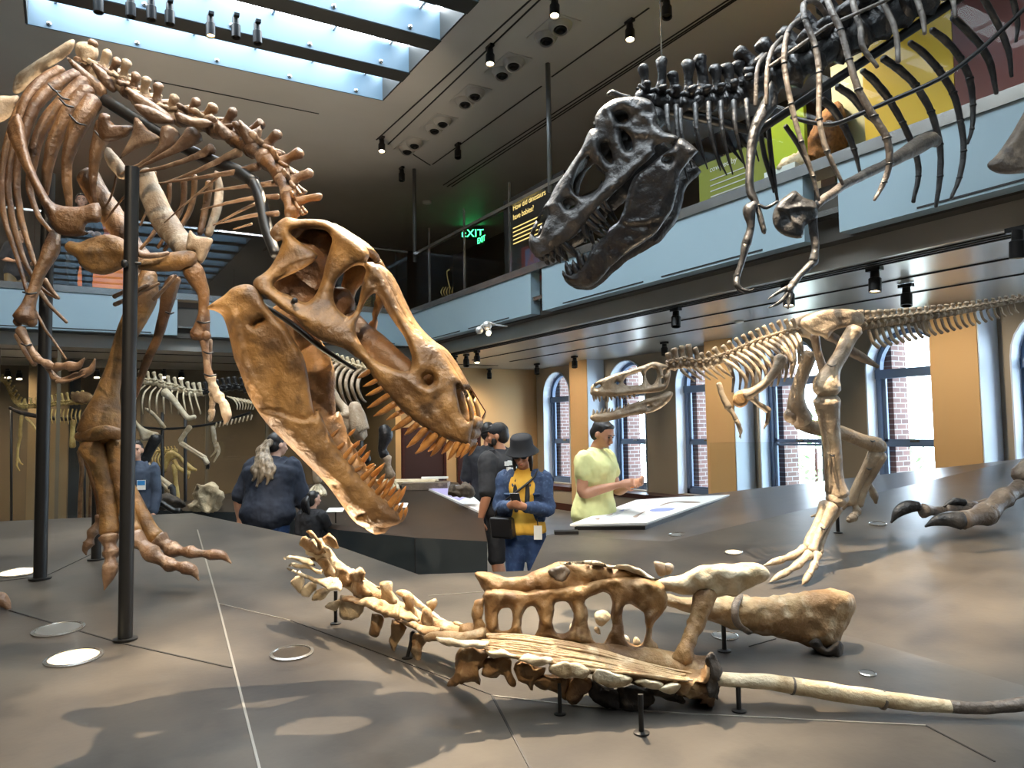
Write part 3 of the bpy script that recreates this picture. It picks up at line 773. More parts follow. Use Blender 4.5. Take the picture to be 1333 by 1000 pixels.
# ribs of the far side, seen through the cage
for L in ([(640,690,4.9,9),(632,780,4.9,9),(580,880,4.85,8),(525,945,4.8,5)],[(695,680,4.85,11),(690,770,4.85,10),(650,850,4.8,9),(595,935,4.75,6)],[(735,665,4.8,11),(725,770,4.8,10),(680,860,4.75,9),(620,945,4.7,6)],[(790,690,4.75,14),(775,790,4.75,13),(755,880,4.7,11)],[(585,650,4.95,6),(575,740,4.95,6),(530,850,4.9,4)],[(440,660,5.0,4),(420,740,5.0,4),(385,800,5.0,3)],[(470,740,4.9,4),(430,790,4.9,4),(395,840,4.9,3)]):
    limb(TR, 'rib', [(x/2.898, y/2.898, d, r/2.8) for x, y, d, r in L], M['brown'], 8, 5, rough=0.1)
limb(TR, 'rib', [(822,650/1.0,4.85,12),(830,720,4.85,16),(815,800,4.8,16),(785,880,4.75,13)] and [(x/2.898, y/2.898, d, r/2.8) for x, y, d, r in [(818,650,4.85,10),(828,720,4.85,15),(815,800,4.8,16),(785,885,4.75,14)]], M['pale'], 10, 5, rough=0.15)
# pelvis
mb = MB(); plate(mb, c1([(48,345),(60,285),(120,240),(200,190),(265,150),(283,160),(262,205),(190,255),(120,310),(75,352)]), [], lambda x, y: 5.15+0.002*(90-x), 0.04, 9, step=4, nz=0.012)
mb.build('hip_bone', M['pale'], TR)
mb = MB(); plate(mb, c1([(285,165),(330,158),(370,185),(365,225),(320,235),(290,215)]), [], lambda x, y: 5.2, 0.06, 10, step=4, nz=0.02); mb.build('hip_bone', M['pale'], TR)
mb = MB(); plate(mb, c1([(-30,370),(40,362),(72,365),(60,410),(40,440),(0,462),(-30,460)]), [], lambda x, y: 5.0, 0.07, 12, step=4, nz=0.02); mb.build('tail_vertebra', M['pale'], TR)
# shoulder blades and chest plates
mb = MB(); plate(mb, c1([(68,428),(92,480),(105,560),(130,640),(170,720),(210,770),(300,780),(372,765),(380,835),(332,842),(320,870),(340,885),(260,892),(205,870),(170,800),(110,680),(60,580),(26,500),(40,455)]), [], lambda x, y: lerp(4.45, 4.0, smooth01((y-150)/140)), 0.04, 10, [(c1([(65,450),(110,620),(190,790)]), 5, 0.02)], step=4, nz=0.008)
mb.build('shoulder_blade', M['brown'], TR)
mb = MB(); plate(mb, c2([(243,205),(262,185),(300,190),(350,170),(410,160),(465,178),(495,215),(492,262),(455,292),(400,312),(345,305),(300,275),(290,250),(255,228)]), [], lambda x, y: 3.98, 0.05, 14, [(c2([(300,230),(390,220),(470,230)]), 5, 0.012)], step=4, nz=0.014)
mb.build('chest_plate', M['skullb'], TR)
mb = MB(); plate(mb, c2([(520,262),(600,236),(690,222),(738,228),(742,262),(720,285),(640,300),(560,298),(525,290)]), [], lambda x, y: 4.02, 0.045, 12, step=4, nz=0.014)
mb.build('chest_plate', M['skullb'], TR)
limb(TR, 'wishbone', [(x/2.898, 250+y/2.898, d, r/2.9) for x, y, d, r in [(475,180,3.95,8),(500,210,3.93,12),(540,238,3.93,12),(600,238,3.95,10),(635,230,3.98,7)]], M['reddish'], 8, 5)
limb(TR, 'shoulder_blade', [(x/2.898, y/2.898, d, r/2.8) for x, y, d, r in [(553,655,4.72,28),(575,740,4.68,42),(625,840,4.6,45),(690,925,4.4,42),(715,950,4.25,32)]], M['pale'], 12, 5, rough=0.1)
limb(TR, 'shoulder_blade', [(x/2.898, y/2.898, d, r/2.8) for x, y, d, r in [(405,570,4.95,16),(430,610,4.93,24),(465,660,4.9,20)]], M['pale'], 12, 5, rough=0.1)
mb = MB(); plate(mb, c2([(715,145),(740,165),(800,175),(795,205),(770,260),(745,270),(730,225),(702,215)]), [], lambda x, y: 4.08, 0.03, 8, step=4, nz=0.01); mb.build('chest_plate', M['pale'], TR)
# gastralia and small sticks between the arms
for L in ([(432,425),(500,395),(600,345)],[(470,395),(560,350)],[(580,405),(625,360),(665,315)],[(430,395),(470,375)],[(170,330),(195,370),(222,402)],[(150,375),(190,430),(252,492)]):
    limb(TR, 'belly_rib', [(x/2.898, 250+y/2.898, 4.25, 3.0-0.5*i) for i, (x, y) in enumerate(L)], M['reddish'], 6, 4)
# arms
def L2(L): return [(x/2.898, 250+y/2.898, d, r/2.9) for x, y, d, r in L]
limb(TR, 'upper_arm', L2([(205,165,4.05,22),(195,215,4.0,30),(165,275,3.96,24),(135,340,3.93,20),(112,420,3.9,24),(95,480,3.88,42)]), M['brown'], 12, 6, rough=0.12, knob=L2([(68,490,3.88,18),(118,490,3.88,20),(208,160,4.05,20)]))
limb(TR, 'forearm', L2([(78,520,3.86,20),(98,560,3.84,14),(120,600,3.82,13),(140,628,3.8,17)]), M['reddish'], 10, 5, rough=0.1)
limb(TR, 'forearm', L2([(62,540,3.9,10),(100,610,3.87,9),(130,650,3.83,10)]), M['reddish'], 8, 5, rough=0.1)
def hand(pieces, claws, m, nm='hand'):
    mb = MB()
    for L in pieces:
        for a, b in zip(L, L[1:]):
            ptube(mb, [(a[0], a[1], a[2], a[3]), ((a[0]+b[0])/2, (a[1]+b[1])/2, (a[2]+b[2])/2, (a[3]+b[3])*0.36), (b[0], b[1], b[2], b[3])], 8, 3, cap=0.4)
    h = mb.build(nm, m, TR)
    for L in claws: limb(TR, 'claw', L, m, 8, 5, parent=h)
hand([L2([(140,630,3.8,16),(180,650,3.78,18),(215,665,3.76,16)]), L2([(215,660,3.74,18),(262,655,3.72,18)]), L2([(180,660,3.8,12),(205,700,3.79,14),(235,712,3.78,12),(285,690,3.76,10),(312,685,3.75,14)])],
     [L2([(262,658,3.72,20),(295,655,3.71,14),(318,628,3.7,4)]), L2([(315,685,3.75,18),(345,668,3.74,13),(358,630,3.73,4)]), L2([(215,715,3.75,8),(260,712,3.74,5),(320,690,3.73,3)])], M['reddish'])
limb(TR, 'upper_arm', L2([(705,260,4.05,30),(735,310,4.05,38),(765,380,4.05,22),(768,450,4.05,20),(762,510,4.05,30),(755,540,4.05,38)]), M['brown'], 12, 6, rough=0.12, knob=L2([(735,542,4.03,18),(778,540,4.03,18)]))
limb(TR, 'forearm', L2([(770,560,4.05,18),(775,600,4.05,13),(780,650,4.05,13),(790,700,4.05,18)]), M['reddish'], 10, 5, rough=0.1)
limb(TR, 'forearm', L2([(792,560,4.1,10),(790,620,4.1,9),(785,690,4.1,10)]), M['reddish'], 8, 5, rough=0.1)
hand([L2([(795,700,4.05,20),(805,740,4.05,20),(825,775,4.05,24),(845,800,4.03,18)]), L2([(800,760,4.08,14),(800,800,4.08,12),(798,830,4.08,12)])],
     [L2([(845,800,4.03,18),(855,845,4.02,18),(848,875,4.0,4)]), L2([(798,825,4.08,14),(800,850,4.08,8),(790,865,4.08,3)])], M['pale'])
for (x, y, d, r) in ((112,380,3.9,24),(640,455,4.6,14),(768,490,4.02,22),(786,605,4.02,17),(792,690,4.0,22),(100,575,3.82,18)):
    mb = MB(); q = (x/2.898, 250+y/2.898); ptube(mb, [(q[0]-r/2.7, q[1]-1, d, 1.2), (q[0], q[1]+1.5, d-0.035, 1.3), (q[0]+r/2.7, q[1], d, 1.2)], 6, 4); mb.build('mounting_band', M['black'], TR)
# leg
limb(TR, 'shin_bone', L2([(560,310,4.95,30),(548,380,4.9,46),(515,460,4.88,44),(470,560,4.86,36),(430,680,4.84,34),(405,770,4.83,42),(388,850,4.82,62),(382,905,4.82,72)]), M['skullb'], 16, 6, rough=0.06, ref=RT, asp=[1,1,1,1,1,1.05,1.15,1.2])
limb(TR, 'thigh_bone', L2([(330,-60,5.1,40),(400,60,5.08,44),(480,180,5.02,40),(545,290,4.98,52)]), M['brown'], 14, 5, rough=0.08)
limb(TR, 'ankle_bone', L2([(300,925,4.78,20),(350,915,4.72,26),(400,905,4.70,26),(452,915,4.74,24)]), M['skullb'], 10, 4, rough=0.1)
limb(TR, 'splint_bone', L2([(660,325,4.7,22),(640,375,4.7,28),(625,440,4.7,22),(598,540,4.72,18),(550,650,4.74,15),(510,770,4.76,10)]), M['brown'], 10, 5, rough=0.1)
def L3(L): return [(x/2.898, 500+y/2.898, d, r/2.9) for x, y, d, r in L]
limb(TR, 'foot_bone', L3([(345,235,4.78,50),(375,300,4.76,38),(400,400,4.74,32),(410,490,4.72,32),(415,560,4.7,38)]), M['skullb'], 14, 6, rough=0.08)
limb(TR, 'foot_bone', L3([(435,225,4.80,34),(440,320,4.78,26),(462,420,4.77,28),(490,520,4.74,30),(500,560,4.7,34)]), M['skullb'], 14, 6, rough=0.08)
limb(TR, 'foot_bone', L3([(440,250,4.86,20),(470,350,4.84,22),(520,460,4.82,26),(560,540,4.79,28),(585,580,4.77,34)]), M['skullb'], 14, 6, rough=0.08)
limb(TR, 'foot_bone', L3([(320,250,4.95,14),(345,340,4.95,12),(375,440,4.95,14),(385,500,4.93,18)]), M['brown'], 10, 6, rough=0.08)
def toe(J, claw, m=None):
    mb = MB()
    for a, b in zip(J, J[1:]):
        ptube(mb, [a, (lerp(a[0],b[0],.5), lerp(a[1],b[1],.5), lerp(a[2],b[2],.5), (a[3]+b[3])*0.31), b], 12, 4, cap=0.35)
    t = mb.rough(0.010, 16, J[0][0]).build('toe', m or M['reddish'], TR)
    limb(TR, 'claw', claw, m or M['reddish'], 10, 6, parent=t)
toe(L3([(412,580,4.66,38),(420,640,4.62,34),(418,690,4.58,30)]), L3([(418,690,4.57,30),(408,730,4.55,22),(394,777,4.53,3)]))
toe(L3([(505,580,4.66,40),(575,640,4.62,36),(640,682,4.59,28),(695,692,4.57,24)]), L3([(695,692,4.57,25),(728,705,4.56,20),(750,740,4.55,3)]))
toe(L3([(600,590,4.74,38),(650,625,4.72,32),(720,635,4.70,26),(800,645,4.68,22)]), L3([(798,643,4.68,22),(840,648,4.67,17),(872,676,4.66,3)]))
toe(L3([(380,500,4.88,20),(352,560,4.86,22),(335,600,4.84,20)]), L3([(335,600,4.84,19),(322,625,4.83,12),(326,645,4.82,3)]))
toe(L3([(-60,790,4.35,36),(0,812,4.33,30)]), L3([(0,812,4.33,28),(22,830,4.32,18),(42,862,4.31,3)]))
# posts
def post(px, py, r, ytop, rim=1.7):
    b = PM(px, py); d = depth(b); R = r*d/F
    x, y = px, py
    z = W(px+3, ytop, d).z
    mb = MB(); mb.cyl(b, (b.x, b.y, z), R, seg=16); mb.lathe(b, [(R*rim, 0), (R*rim, R*0.25), (R*1.1, R*0.3)], 18)
    return mb.build('support_post', M['black'], TR, True, sharp=40)
post(163, 833, 9.0, 205); post(52, 754, 8.0, 215); post(125, 729, 6.0, 560)
mb = MB(); ptube(mb, [(x/2.898, y/2.898, d, r) for x, y, d, r in [(960,690,3.9,7),(985,760,3.82,8),(1005,860,3.75,8),(1040,960,3.65,7)]], 10, 4)
ptube(mb, [(x/2.898, y/2.898, d, r) for x, y, d, r in [(960,690,3.92,9),(900,650,4.05,9),(800,610,4.25,9),(700,560,4.4,8),(560,480,4.6,8),(400,380,4.9,8)]], 10, 4)
mb.build('steel_armature', M['black'], TR)
mb = MB(); ptube(mb, L2([(478,265,3.88,6),(530,270,3.88,6)]), 8, 1); ptube(mb, L2([(470,262,3.84,12),(470,280,3.84,12)]), 8, 1); mb.build('clamp', M['black'], TR)
# ================================================================ dark skeleton hanging at upper right
DK = thing('dinosaur_skeleton', 'dark grey skeleton hanging in the upper right, jaws open above the balcony edge', 'dinosaur skeleton', W(1250, 640, 5.3))
cb = cx(640, 100, 3.3333); cb2 = cx(920, 0, 2.44); cbn = cx(670, 0, 2.0106)
sgB = Sag(800, 240, 4.62, (0.30, -0.02, 1.0))
def dkw(x, y):
    s = ((905-x)*215+(y-190)*140)/(215.0**2+140**2); s = max(-0.1, min(1.05, s))
    t = ((x-905)*-140-(y-190)*215)/256.0
    w = lerp(0.19, 0.07, s); return max(0.03, w*(1-0.35*smooth01(t/60)))
dD = sgB.D(dkw)
O = cb([(200,788),(166,742),(163,700),(183,640),(212,590),(245,540),(270,490),(310,432),(350,370),(388,312),(408,265),(428,228),(448,222),(448,172),(480,130),(520,102),(565,90),(620,85),(672,92),(702,122),(718,160),(716,205),(752,240),(800,252),(812,272),(785,288),(742,302),(690,352),(635,400),(598,445),(535,500),(475,560),(420,622),(375,682),(310,728),(255,768)])
HB = [cb([(184,692),(198,650),(218,602),(240,575),(238,620),(218,668),(204,692)]),
      cb([(353,485),(360,440),(385,380),(418,342),(440,370),(470,392),(482,420),(472,470),(442,502),(400,520),(368,515)]),
      cb([(308,542),(335,524),(362,540),(356,566),(325,574)]),
      cb([(474,300),(500,288),(522,332),(522,372),(498,362),(478,330)]),
      cb([(562,228),(600,258),(612,308),(585,318),(566,270)]), cb([(538,160),(575,148),(592,178),(572,200),(548,190)]),
      cb([(706,305),(742,285),(782,283),(742,305),(716,330)]), cb([(478,432),(490,415),(496,440),(484,460)])]
rB = [(cb([(250,720),(330,640),(420,560),(520,470),(620,380),(720,310)]), 4, 0.014), (cb([(420,230),(460,340),(500,390)]), 4, 0.014), (cb([(560,100),(620,130),(680,180),(700,230)]), 5, 0.016), (cb([(590,190),(640,150),(690,150)]), 4, -0.014), (cb([(600,240),(660,250),(720,250)]), 4, 0.012), (cb([(490,130),(520,200),(550,300),(590,350)]), 4, 0.016), (cb([(250,560),(300,500),(350,440)]), 4, 0.01)]
mb = MB(); plate(mb, O, HB, dD, 0.035, 9, rB, step=3.4, nz=0.014, mirror=sgB.mir)
roofstrip(mb, cb([(236,566),(255,540),(280,490),(320,432),(360,370),(398,312),(418,268),(440,232),(458,222),(458,178),(488,138),(525,110),(566,98),(620,95),(668,100),(695,125),(708,160)]), dD, sgB, 0.012, 0.025)
mb.rough(0.006, 16, 4)
skB = mb.build('skull', M['darkbone'], DK)
mb = MB(); ptube(mb, [(858,150,4.66,14),(840,165,4.66,17),(815,185,4.64,12),(790,210,4.62,7)], 10, 4); mb.rough(0.01, 14, 3); mb.build('braincase', M['blackbone'], skB)
limb(DK, 'small_horn', cb([(505,78,4.58,2.5),(525,68,4.58,3.5),(560,82,4.58,3.5),(600,90,4.58,3)]), M['darkbone'], 6, 4, parent=skB)
def djw(x, y):
    s = ((905-x)*180+(y-190)*180)/(180.0**2*2); s = max(-0.1, min(1.05, s)); return max(0.025, lerp(0.19, 0.03, s))
jD = sgB.D(djw)
J = cb([(892,320),(850,278),(815,268),(780,310),(722,350),(662,400),(622,430),(597,480),(582,540),(556,620),(512,660),(480,702),(440,740),(410,790),(380,832),(340,852),(310,848),(320,890),(360,914),(420,914),(470,880),(520,822),(580,772),(640,730),(700,690),(742,640),(782,580),(802,520),(812,470),(832,400),(880,340)])
mb = MB(); plate(mb, J, [cb([(742,362),(760,345),(782,352),(775,372),(755,374)])], jD, 0.035, 10, [(cb([(545,622),(600,635),(680,625),(740,600)]), 2.5, 0.012), (cb([(560,640),(640,650),(720,630)]), 3, -0.01), (cb([(640,440),(610,520),(580,610)]), 3, 0.012), (cb([(800,330),(780,450),(740,560),(690,640)]), 5, 0.014)], step=3.4, nz=0.010, mirror=sgB.mir)
mb.ball(W(893, 218, 4.8), 0.06, 10, 8); mb.rough(0.006, 16, 8)
jwB = mb.build('lower_jaw', M['blackbone'], DK)
for (bx, by, tx, ty, r) in [(215,785,228,800,8),(240,775,248,790,8),(262,760,275,788,9),(285,740,310,782,10),(315,720,358,768,11),(375,680,382,690,6),(400,650,424,708,9),(418,622,468,664,10),(435,600,478,640,9),(455,585,498,628,9),(480,560,505,592,6),(495,550,520,585,6)]:
    a = (640+bx/3.3333, 100+by/3.3333, 640+tx/3.3333, 100+ty/3.3333)
    for mp in (None, sgB.mir): tooth(DK, a[0]-(a[2]-a[0])*.3, a[1]-(a[3]-a[1])*.3, a[2], a[3], dD(a[0], a[1]), r/2.3, M['blackbone'], skB, mp, bend=-0.1)
for (bx, by, tx, ty, r) in [(325,868,308,842,8),(345,860,322,800,11),(370,840,352,795,10),(395,815,375,752,13),(415,790,408,765,8),(445,755,445,725,8),(470,715,458,700,6),(500,680,478,660,6)]:
    a = (640+bx/3.3333, 100+by/3.3333, 640+tx/3.3333, 100+ty/3.3333)
    for mp in (None, sgB.mir): tooth(DK, a[0]-(a[2]-a[0])*.3, a[1]-(a[3]-a[1])*.3, a[2], a[3], jD(a[0], a[1]), r/2.3, M['blackbone'], jwB, mp, bend=0.1)
# neck
NV = [(840,128,838,90),(858,132,868,80),(876,135,884,98),(896,136,908,84),(915,134,925,76),(934,133,943,90),(952,130,958,86),(970,124,975,82)]
vchain(DK, 'neck_vertebra', [(a, b, c, d, 4.66+0.01*i, 11+0.5*i) for i, (a, b, c, d) in enumerate(NV)], M['blackbone'], 0.95, 1.5, 0.2, knob=1.5)
SP = [(990,110),(1018,98),(1046,84),(1074,68),(1102,52),(1130,36),(1158,19),(1186,1),(1214,-17),(1242,-36),(1270,-55)]
vchain(DK, 'back_vertebra', [(x, y, x-14, y-46-2*i, 4.72, 20+1.2*i) for i, (x, y) in enumerate(SP)], M['blackbone'], 1.05, 1.4, 0.25, knob=1.2)
for k, (x, y, L) in enumerate(((868,150,52),(885,155,58),(905,148,66),(922,146,70),(938,145,76),(955,144,70),(972,142,62),(880,150,80))):
    limb(DK, 'neck_rib', [(x, y-12, 4.55, 4), (x+2, y+L*0.3, 4.5, 3.2), (x+9, y+L*0.75, 4.52, 2.2), (x+16, y+L+6, 4.55, 1)], M['darkbone'], 6, 4, rough=0.1)
for (x, y, x2, y2) in ((940,165,970,215),(925,170,946,228),(905,160,915,205),(958,170,985,200)):
    limb(DK, 'neck_rib', [(x, y, 4.85, 4), ((x+x2)/2-2, (y+y2)/2+3, 4.85, 3), (x2, y2, 4.85, 1)], M['blackbone'], 6, 4)
# ribs, near side then far side
near = [[(190,172,4.5,7),(162,215,4.42,7),(155,335,4.4,7)],[(240,120,4.5,8),(207,160,4.4,8),(192,230,4.36,8),(190,330,4.35,7)],
 [(318,60,4.5,8),(290,66,4.42,9),(257,105,4.36,9),(246,200,4.32,9),(268,330,4.3,9),(300,450,4.3,8),(338,560,4.32,7),(356,636,4.34,5)],
 [(400,80,4.6,8),(350,10,4.5,9),(310,12,4.42,10),(312,60,4.36,10),(345,150,4.32,10),(357,230,4.3,10),(358,380,4.28,9),(382,480,4.28,9),(432,585,4.3,6)],
 [(375,-20,4.46,11),(395,30,4.36,11),(425,95,4.32,11),(452,190,4.28,11),(482,285,4.26,12),(530,370,4.26,13),(572,440,4.26,13),(580,520,4.28,11),(562,580,4.3,10),(532,636,4.3,6)],
 [(455,-40,4.46,10),(470,30,4.4,10),(488,90,4.36,10),(496,150,4.34,10),(542,212,4.32,7)],[(540,-40,4.46,10),(565,20,4.4,10),(592,75,4.36,10),(605,135,4.34,9),(608,196,4.32,8)],
 [(655,-40,4.46,9),(675,20,4.4,10),(687,60,4.38,9),(692,106,4.36,7)],[(770,-40,4.46,9),(782,0,4.44,9),(790,52,4.42,7)]]
far = [[(365,318,5.0,13),(400,345,5.05,13),(435,400,5.1,11),(468,475,5.1,9),(488,552,5.1,5)],[(415,275,5.0,12),(460,305,5.04,13),(500,350,5.08,13),(535,385,5.1,10)],[(495,225,5.0,10),(530,255,5.04,13),(575,310,5.08,12),(622,390,5.1,10),(664,490,5.12,10),(672,560,5.12,8),(656,642,5.12,6)],
 [(560,185,5.0,12),(610,220,5.04,13),(662,270,5.08,12),(712,355,5.1,11),(740,460,5.12,10),(741,560,5.12,9),(728,658,5.12,6)],[(645,135,5.0,10),(685,165,5.04,12),(735,220,5.08,12),(782,295,5.1,11),(806,385,5.12,10),(816,480,5.12,9),(802,565,5.12,8),(775,632,5.12,5)],
 [(715,95,5.0,10),(760,130,5.04,12),(805,185,5.08,11),(835,250,5.1,11),(846,335,5.12,9),(842,410,5.12,7),(828,456,5.12,5)],[(782,55,5.0,12),(825,95,5.04,12),(870,145,5.08,12),(902,205,5.1,11),(920,298,5.12,7)],[(875,-10,5.0,10),(905,40,5.04,11),(938,105,5.08,10),(960,170,5.1,9),(968,242,5.12,6)],[(965,-30,5.0,9),(978,20,5.05,10),(988,80,5.08,8),(982,132,5.1,5)],
 [(250,400,4.95,8),(290,460,4.98,8),(325,530,5.0,7),(358,638,5.0,4)],[(170,420,4.9,8),(185,500,4.92,8),(215,610,4.94,5)],[(195,400,4.9,8),(205,500,4.92,8),(225,640,4.94,5)]]
for L in near: limb(DK, 'rib', cb2([(x, y, d, r/2.5) for x, y, d, r in L]), M['ribgrey'], 8, 5, rough=0.13)
for L in far: limb(DK, 'rib', cb2([(x, y, d, r/2.5) for x, y, d, r in L]), M['darkbone'], 8, 5, rough=0.13)
for L in (near[2], near[3], near[4], far[2], far[3], far[4], far[0], far[5]):
    for k in range(2, len(L)-1):
        x, y, d, r = L[k]; mb = MB(); ptube(mb, cb2([(x-r*0.5, y-2, d, r/2.25), (x+r*0.1, y+4, d, r/2.25)]) if False else cb2([(x, y-3, d, r/2.15), (x+1, y+3, d, r/2.15)]), 10, 1, cap=0)
        mb.build('mounting_band', M['black'], DK)
# shoulder and arms
mb = MB(); plate(mb, cb2([(206,255),(226,300),(222,340),(184,390),(164,440),(152,520),(150,590),(166,640),(190,730),(174,738),(150,655),(124,612),(124,520),(130,440),(146,380),(180,310)]), [], lambda x, y: lerp(4.42, 4.3, (y-105)/200), 0.03, 7, step=3, nz=0.008); mb.build('shoulder_blade', M['darkbone'], DK)
limb(DK, 'collar_bone', cb2([(165,650,4.3,2),(190,660,4.3,2.5),(225,640,4.3,2)]), M['blackbone'], 8, 4)
mb = MB(); plate(mb, cb2([(252,622),(280,605),(308,628),(345,642),(352,690),(312,718),(302,756),(250,750),(216,722),(209,682),(228,642)]), [], lambda x, y: 4.36, 0.025, 8, [(cb2([(215,655),(255,665),(300,655),(345,660)]), 2.5, 0.02), (cb2([(262,670),(275,700),(312,725)]), 2, 0.015)], step=3, nz=0.012); mb.build('chest_plate', M['darkbone'], DK)
limb(DK, 'shoulder_blade', cb2([(345,655,4.4,5.5),(430,592,4.5,6),(520,545,4.6,6),(600,505,4.7,7.5),(660,470,4.78,11),(705,445,4.82,11),(730,450,4.85,8)]), M['ribgrey'], 10, 5, rough=0.12)
def dhand(L, nm, m): return limb(DK, nm, cb2([(x, y, d, r/2.2) for x, y, d, r in L]), m, 8, 5, rough=0.12)
dhand([(150,648,4.3,12),(135,670,4.3,18),(140,720,4.3,11),(125,775,4.3,13)], 'upper_arm', M['darkbone'])
dhand([(125,775,4.3,12),(112,830,4.3,9),(95,880,4.3,10)], 'forearm', M['darkbone'])
h = dhand([(95,880,4.3,9),(95,905,4.28,9),(110,920,4.27,7)], 'hand', M['darkbone'])
for L in ([(108,918,4.27,6),(130,925,4.26,5),(150,918,4.25,2)],[(95,905,4.28,6),(105,925,4.27,5),(128,933,4.26,2)]): limb(DK, 'claw', cb2([(x, y, d, r/2.2) for x, y, d, r in L]), M['darkbone'], 6, 4, parent=h)
dhand([(335,695,4.38,14),(340,740,4.38,12),(345,790,4.38,11),(338,830,4.38,14)], 'upper_arm', M['darkbone'])
dhand([(342,830,4.38,12),(300,870,4.36,10),(272,905,4.35,11)], 'forearm', M['darkbone'])
dhand([(330,845,4.40,7),(290,880,4.38,7),(265,905,4.37,7)], 'forearm', M['darkbone'])
h = dhand([(272,905,4.35,10),(258,925,4.34,12)], 'hand', M['darkbone'])
for L in ([(255,915,4.34,8),(225,930,4.33,6),(195,950,4.32,2)],[(258,930,4.34,8),(232,960,4.33,6),(197,978,4.32,2)],[(265,930,4.34,8),(262,955,4.33,7),(258,980,4.32,3)]): limb(DK, 'claw', cb2([(x, y, d, r/2.2) for x, y, d, r in L]), M['darkbone'], 6, 4, parent=h)
mb = MB(); plate(mb, [(1285,214),(1298,201),(1318,172),(1345,130),(1400,90),(1420,130),(1370,200),(1345,222),(1310,227),(1292,223)], [], lambda x, y: 4.9, 0.06, 12, step=4, nz=0.012); mb.build('hip_bone', M['footgrey'], DK)
# steel
mb = MB()
ptube(mb, [(985,172,4.78,5.5),(1235,6,4.78,6.5),(1330,-57,4.78,6.5)], 8, 1); ptube(mb, [(845,140,4.7,6),(900,150,4.72,7),(985,172,4.78,6)], 8, 3); mb.build('steel_armature', M['black'], DK)
mb = MB(); ptube(mb, cb2([(200,212,4.34,2.4),(380,85,4.34,2.4),(560,5,4.36,2.4),(700,-60,4.4,2.4)]), 8, 1); mb.build('support_bar', M['ribgrey'], DK)
mb = MB(); ptube(mb, cb2([(270,372,4.6,3),(330,388,4.5,3),(400,395,4.45,3),(480,365,4.4,3),(560,330,4.38,3),(740,250,4.35,3),(860,165,4.4,3),(1007,30,4.5,3),(1100,-70,4.6,3)]), 8, 4); mb.build('belly_rod', M['black'], DK)
for (q, s) in (((862, 108, 4.68), 0), ((1180, -20, 4.72), 0)):
    p = W(*q); mb = MB(); mb.cyl(p, (p.x, p.y, ZC), 0.006, seg=8); mb.build('suspension_cable', M['steel'], DK)
# ================================================================ small skeleton striding on the raised deck
JV = thing('dinosaur_skeleton', 'slim grey-tan skeleton striding left on the raised deck in front of the windows', 'dinosaur skeleton', W(1050, 758, 4.6))
cj = cx(740, 370, 2.248); ck = cx(640, 440, 4.1667)
sgC = Sag(830, 500, 4.78, (0.14, -0.02, 1.0))
def jvw(x, y):
    s = max(-0.1, min(1.05, (880-x)/110)); return lerp(0.10, 0.03, s)*(1-0.35*smooth01((500-y)/40))
cD = sgC.D(jvw)
O = ck([(536,305),(536,285),(542,260),(580,232),(640,206),(700,186),(760,170),(820,150),(880,130),(920,138),(952,150),(972,182),(966,222),(956,262),(930,285),(880,296),(820,302),(760,310),(700,316),(640,320),(590,317),(552,314)])
HC = [ck([(714,240),(738,206),(785,190),(812,184),(822,212),(818,246),(788,256),(740,258)]), ck([(672,244),(682,234),(692,244),(682,254)]), ck([(840,182),(868,158),(893,165),(906,200),(892,240),(866,255),(846,236),(836,206)]), ck([(932,172),(952,168),(946,196),(932,200)]), ck([(922,216),(948,220),(940,248),(922,246)]), ck([(560,262),(582,250),(592,260),(572,272)])]
mb = MB(); plate(mb, O, HC, cD, 0.018, 6, [(ck([(560,290),(700,300),(820,285),(900,270)]), 2.5, 0.008), (ck([(600,232),(720,196),(820,168)]), 2.5, 0.006), (ck([(765,258),(775,200)]), 2, 0.008)], step=2.4, nz=0.006, mirror=sgC.mir)
roofstrip(mb, ck([(540,270),(580,238),(640,212),(700,192),(760,176),(820,156),(880,137),(920,146),(948,158)]), cD, sgC, 0.006, 0.012)
skC = mb.build('skull', M['juv'], JV)
J = ck([(540,420),(534,438),(560,456),(610,456),(680,441),(760,421),(840,411),(900,391),(950,356),(978,322),(984,296),(960,288),(936,302),(900,314),(840,331),(780,351),(720,375),(660,396),(600,406),(560,409)])
mb = MB(); plate(mb, J, [ck([(843,375),(856,366),(868,374),(858,386)])], cD, 0.018, 6, [(ck([(700,400),(800,372),(900,345)]), 2, -0.008), (ck([(570,430),(680,422),(800,395)]), 2.5, 0.006)], step=2.4, nz=0.006, mirror=sgC.mir)
jwC = mb.build('lower_jaw', M['juv'], JV)
for (bx, by, tx, ty) in [(550,312,554,345),(580,316,586,346),(565,314,566,335),(608,318,606,338),(626,318,630,352),(645,320,650,340),(665,318,672,330),(690,316,698,340),(706,314,712,334),(722,313,732,338),(745,310,752,332),(770,308,776,324)]:
    a = (640+bx/4.1667, 440+(by-6)/4.1667, 640+tx/4.1667, 440+ty/4.1667)
    for mp in (None, sgC.mir): tooth(JV, *a, cD(a[0], a[1]), 1.7, M['juv'], skC, mp, bend=0.1)
for (bx, by, tx, ty) in [(552,412,550,388),(572,410,570,392),(590,408,600,380),(608,406,616,384),(630,402,640,378),(650,398,655,380),(672,392,684,372),(694,385,700,368),(715,378,720,360),(735,370,742,352)]:
    a = (640+bx/4.1667, 440+(by+6)/4.1667, 640+tx/4.1667, 440+ty/4.1667)
    for mp in (None, sgC.mir): tooth(JV, *a, cD(a[0], a[1]), 1.6, M['juv'], jwC, mp, bend=-0.1)
NV = ([(298,242,300,205),(318,238,318,190),(338,234,335,183),(360,238,345,182),(382,240,372,190),(404,238,392,205),(426,230,412,200),(447,222,430,188)])
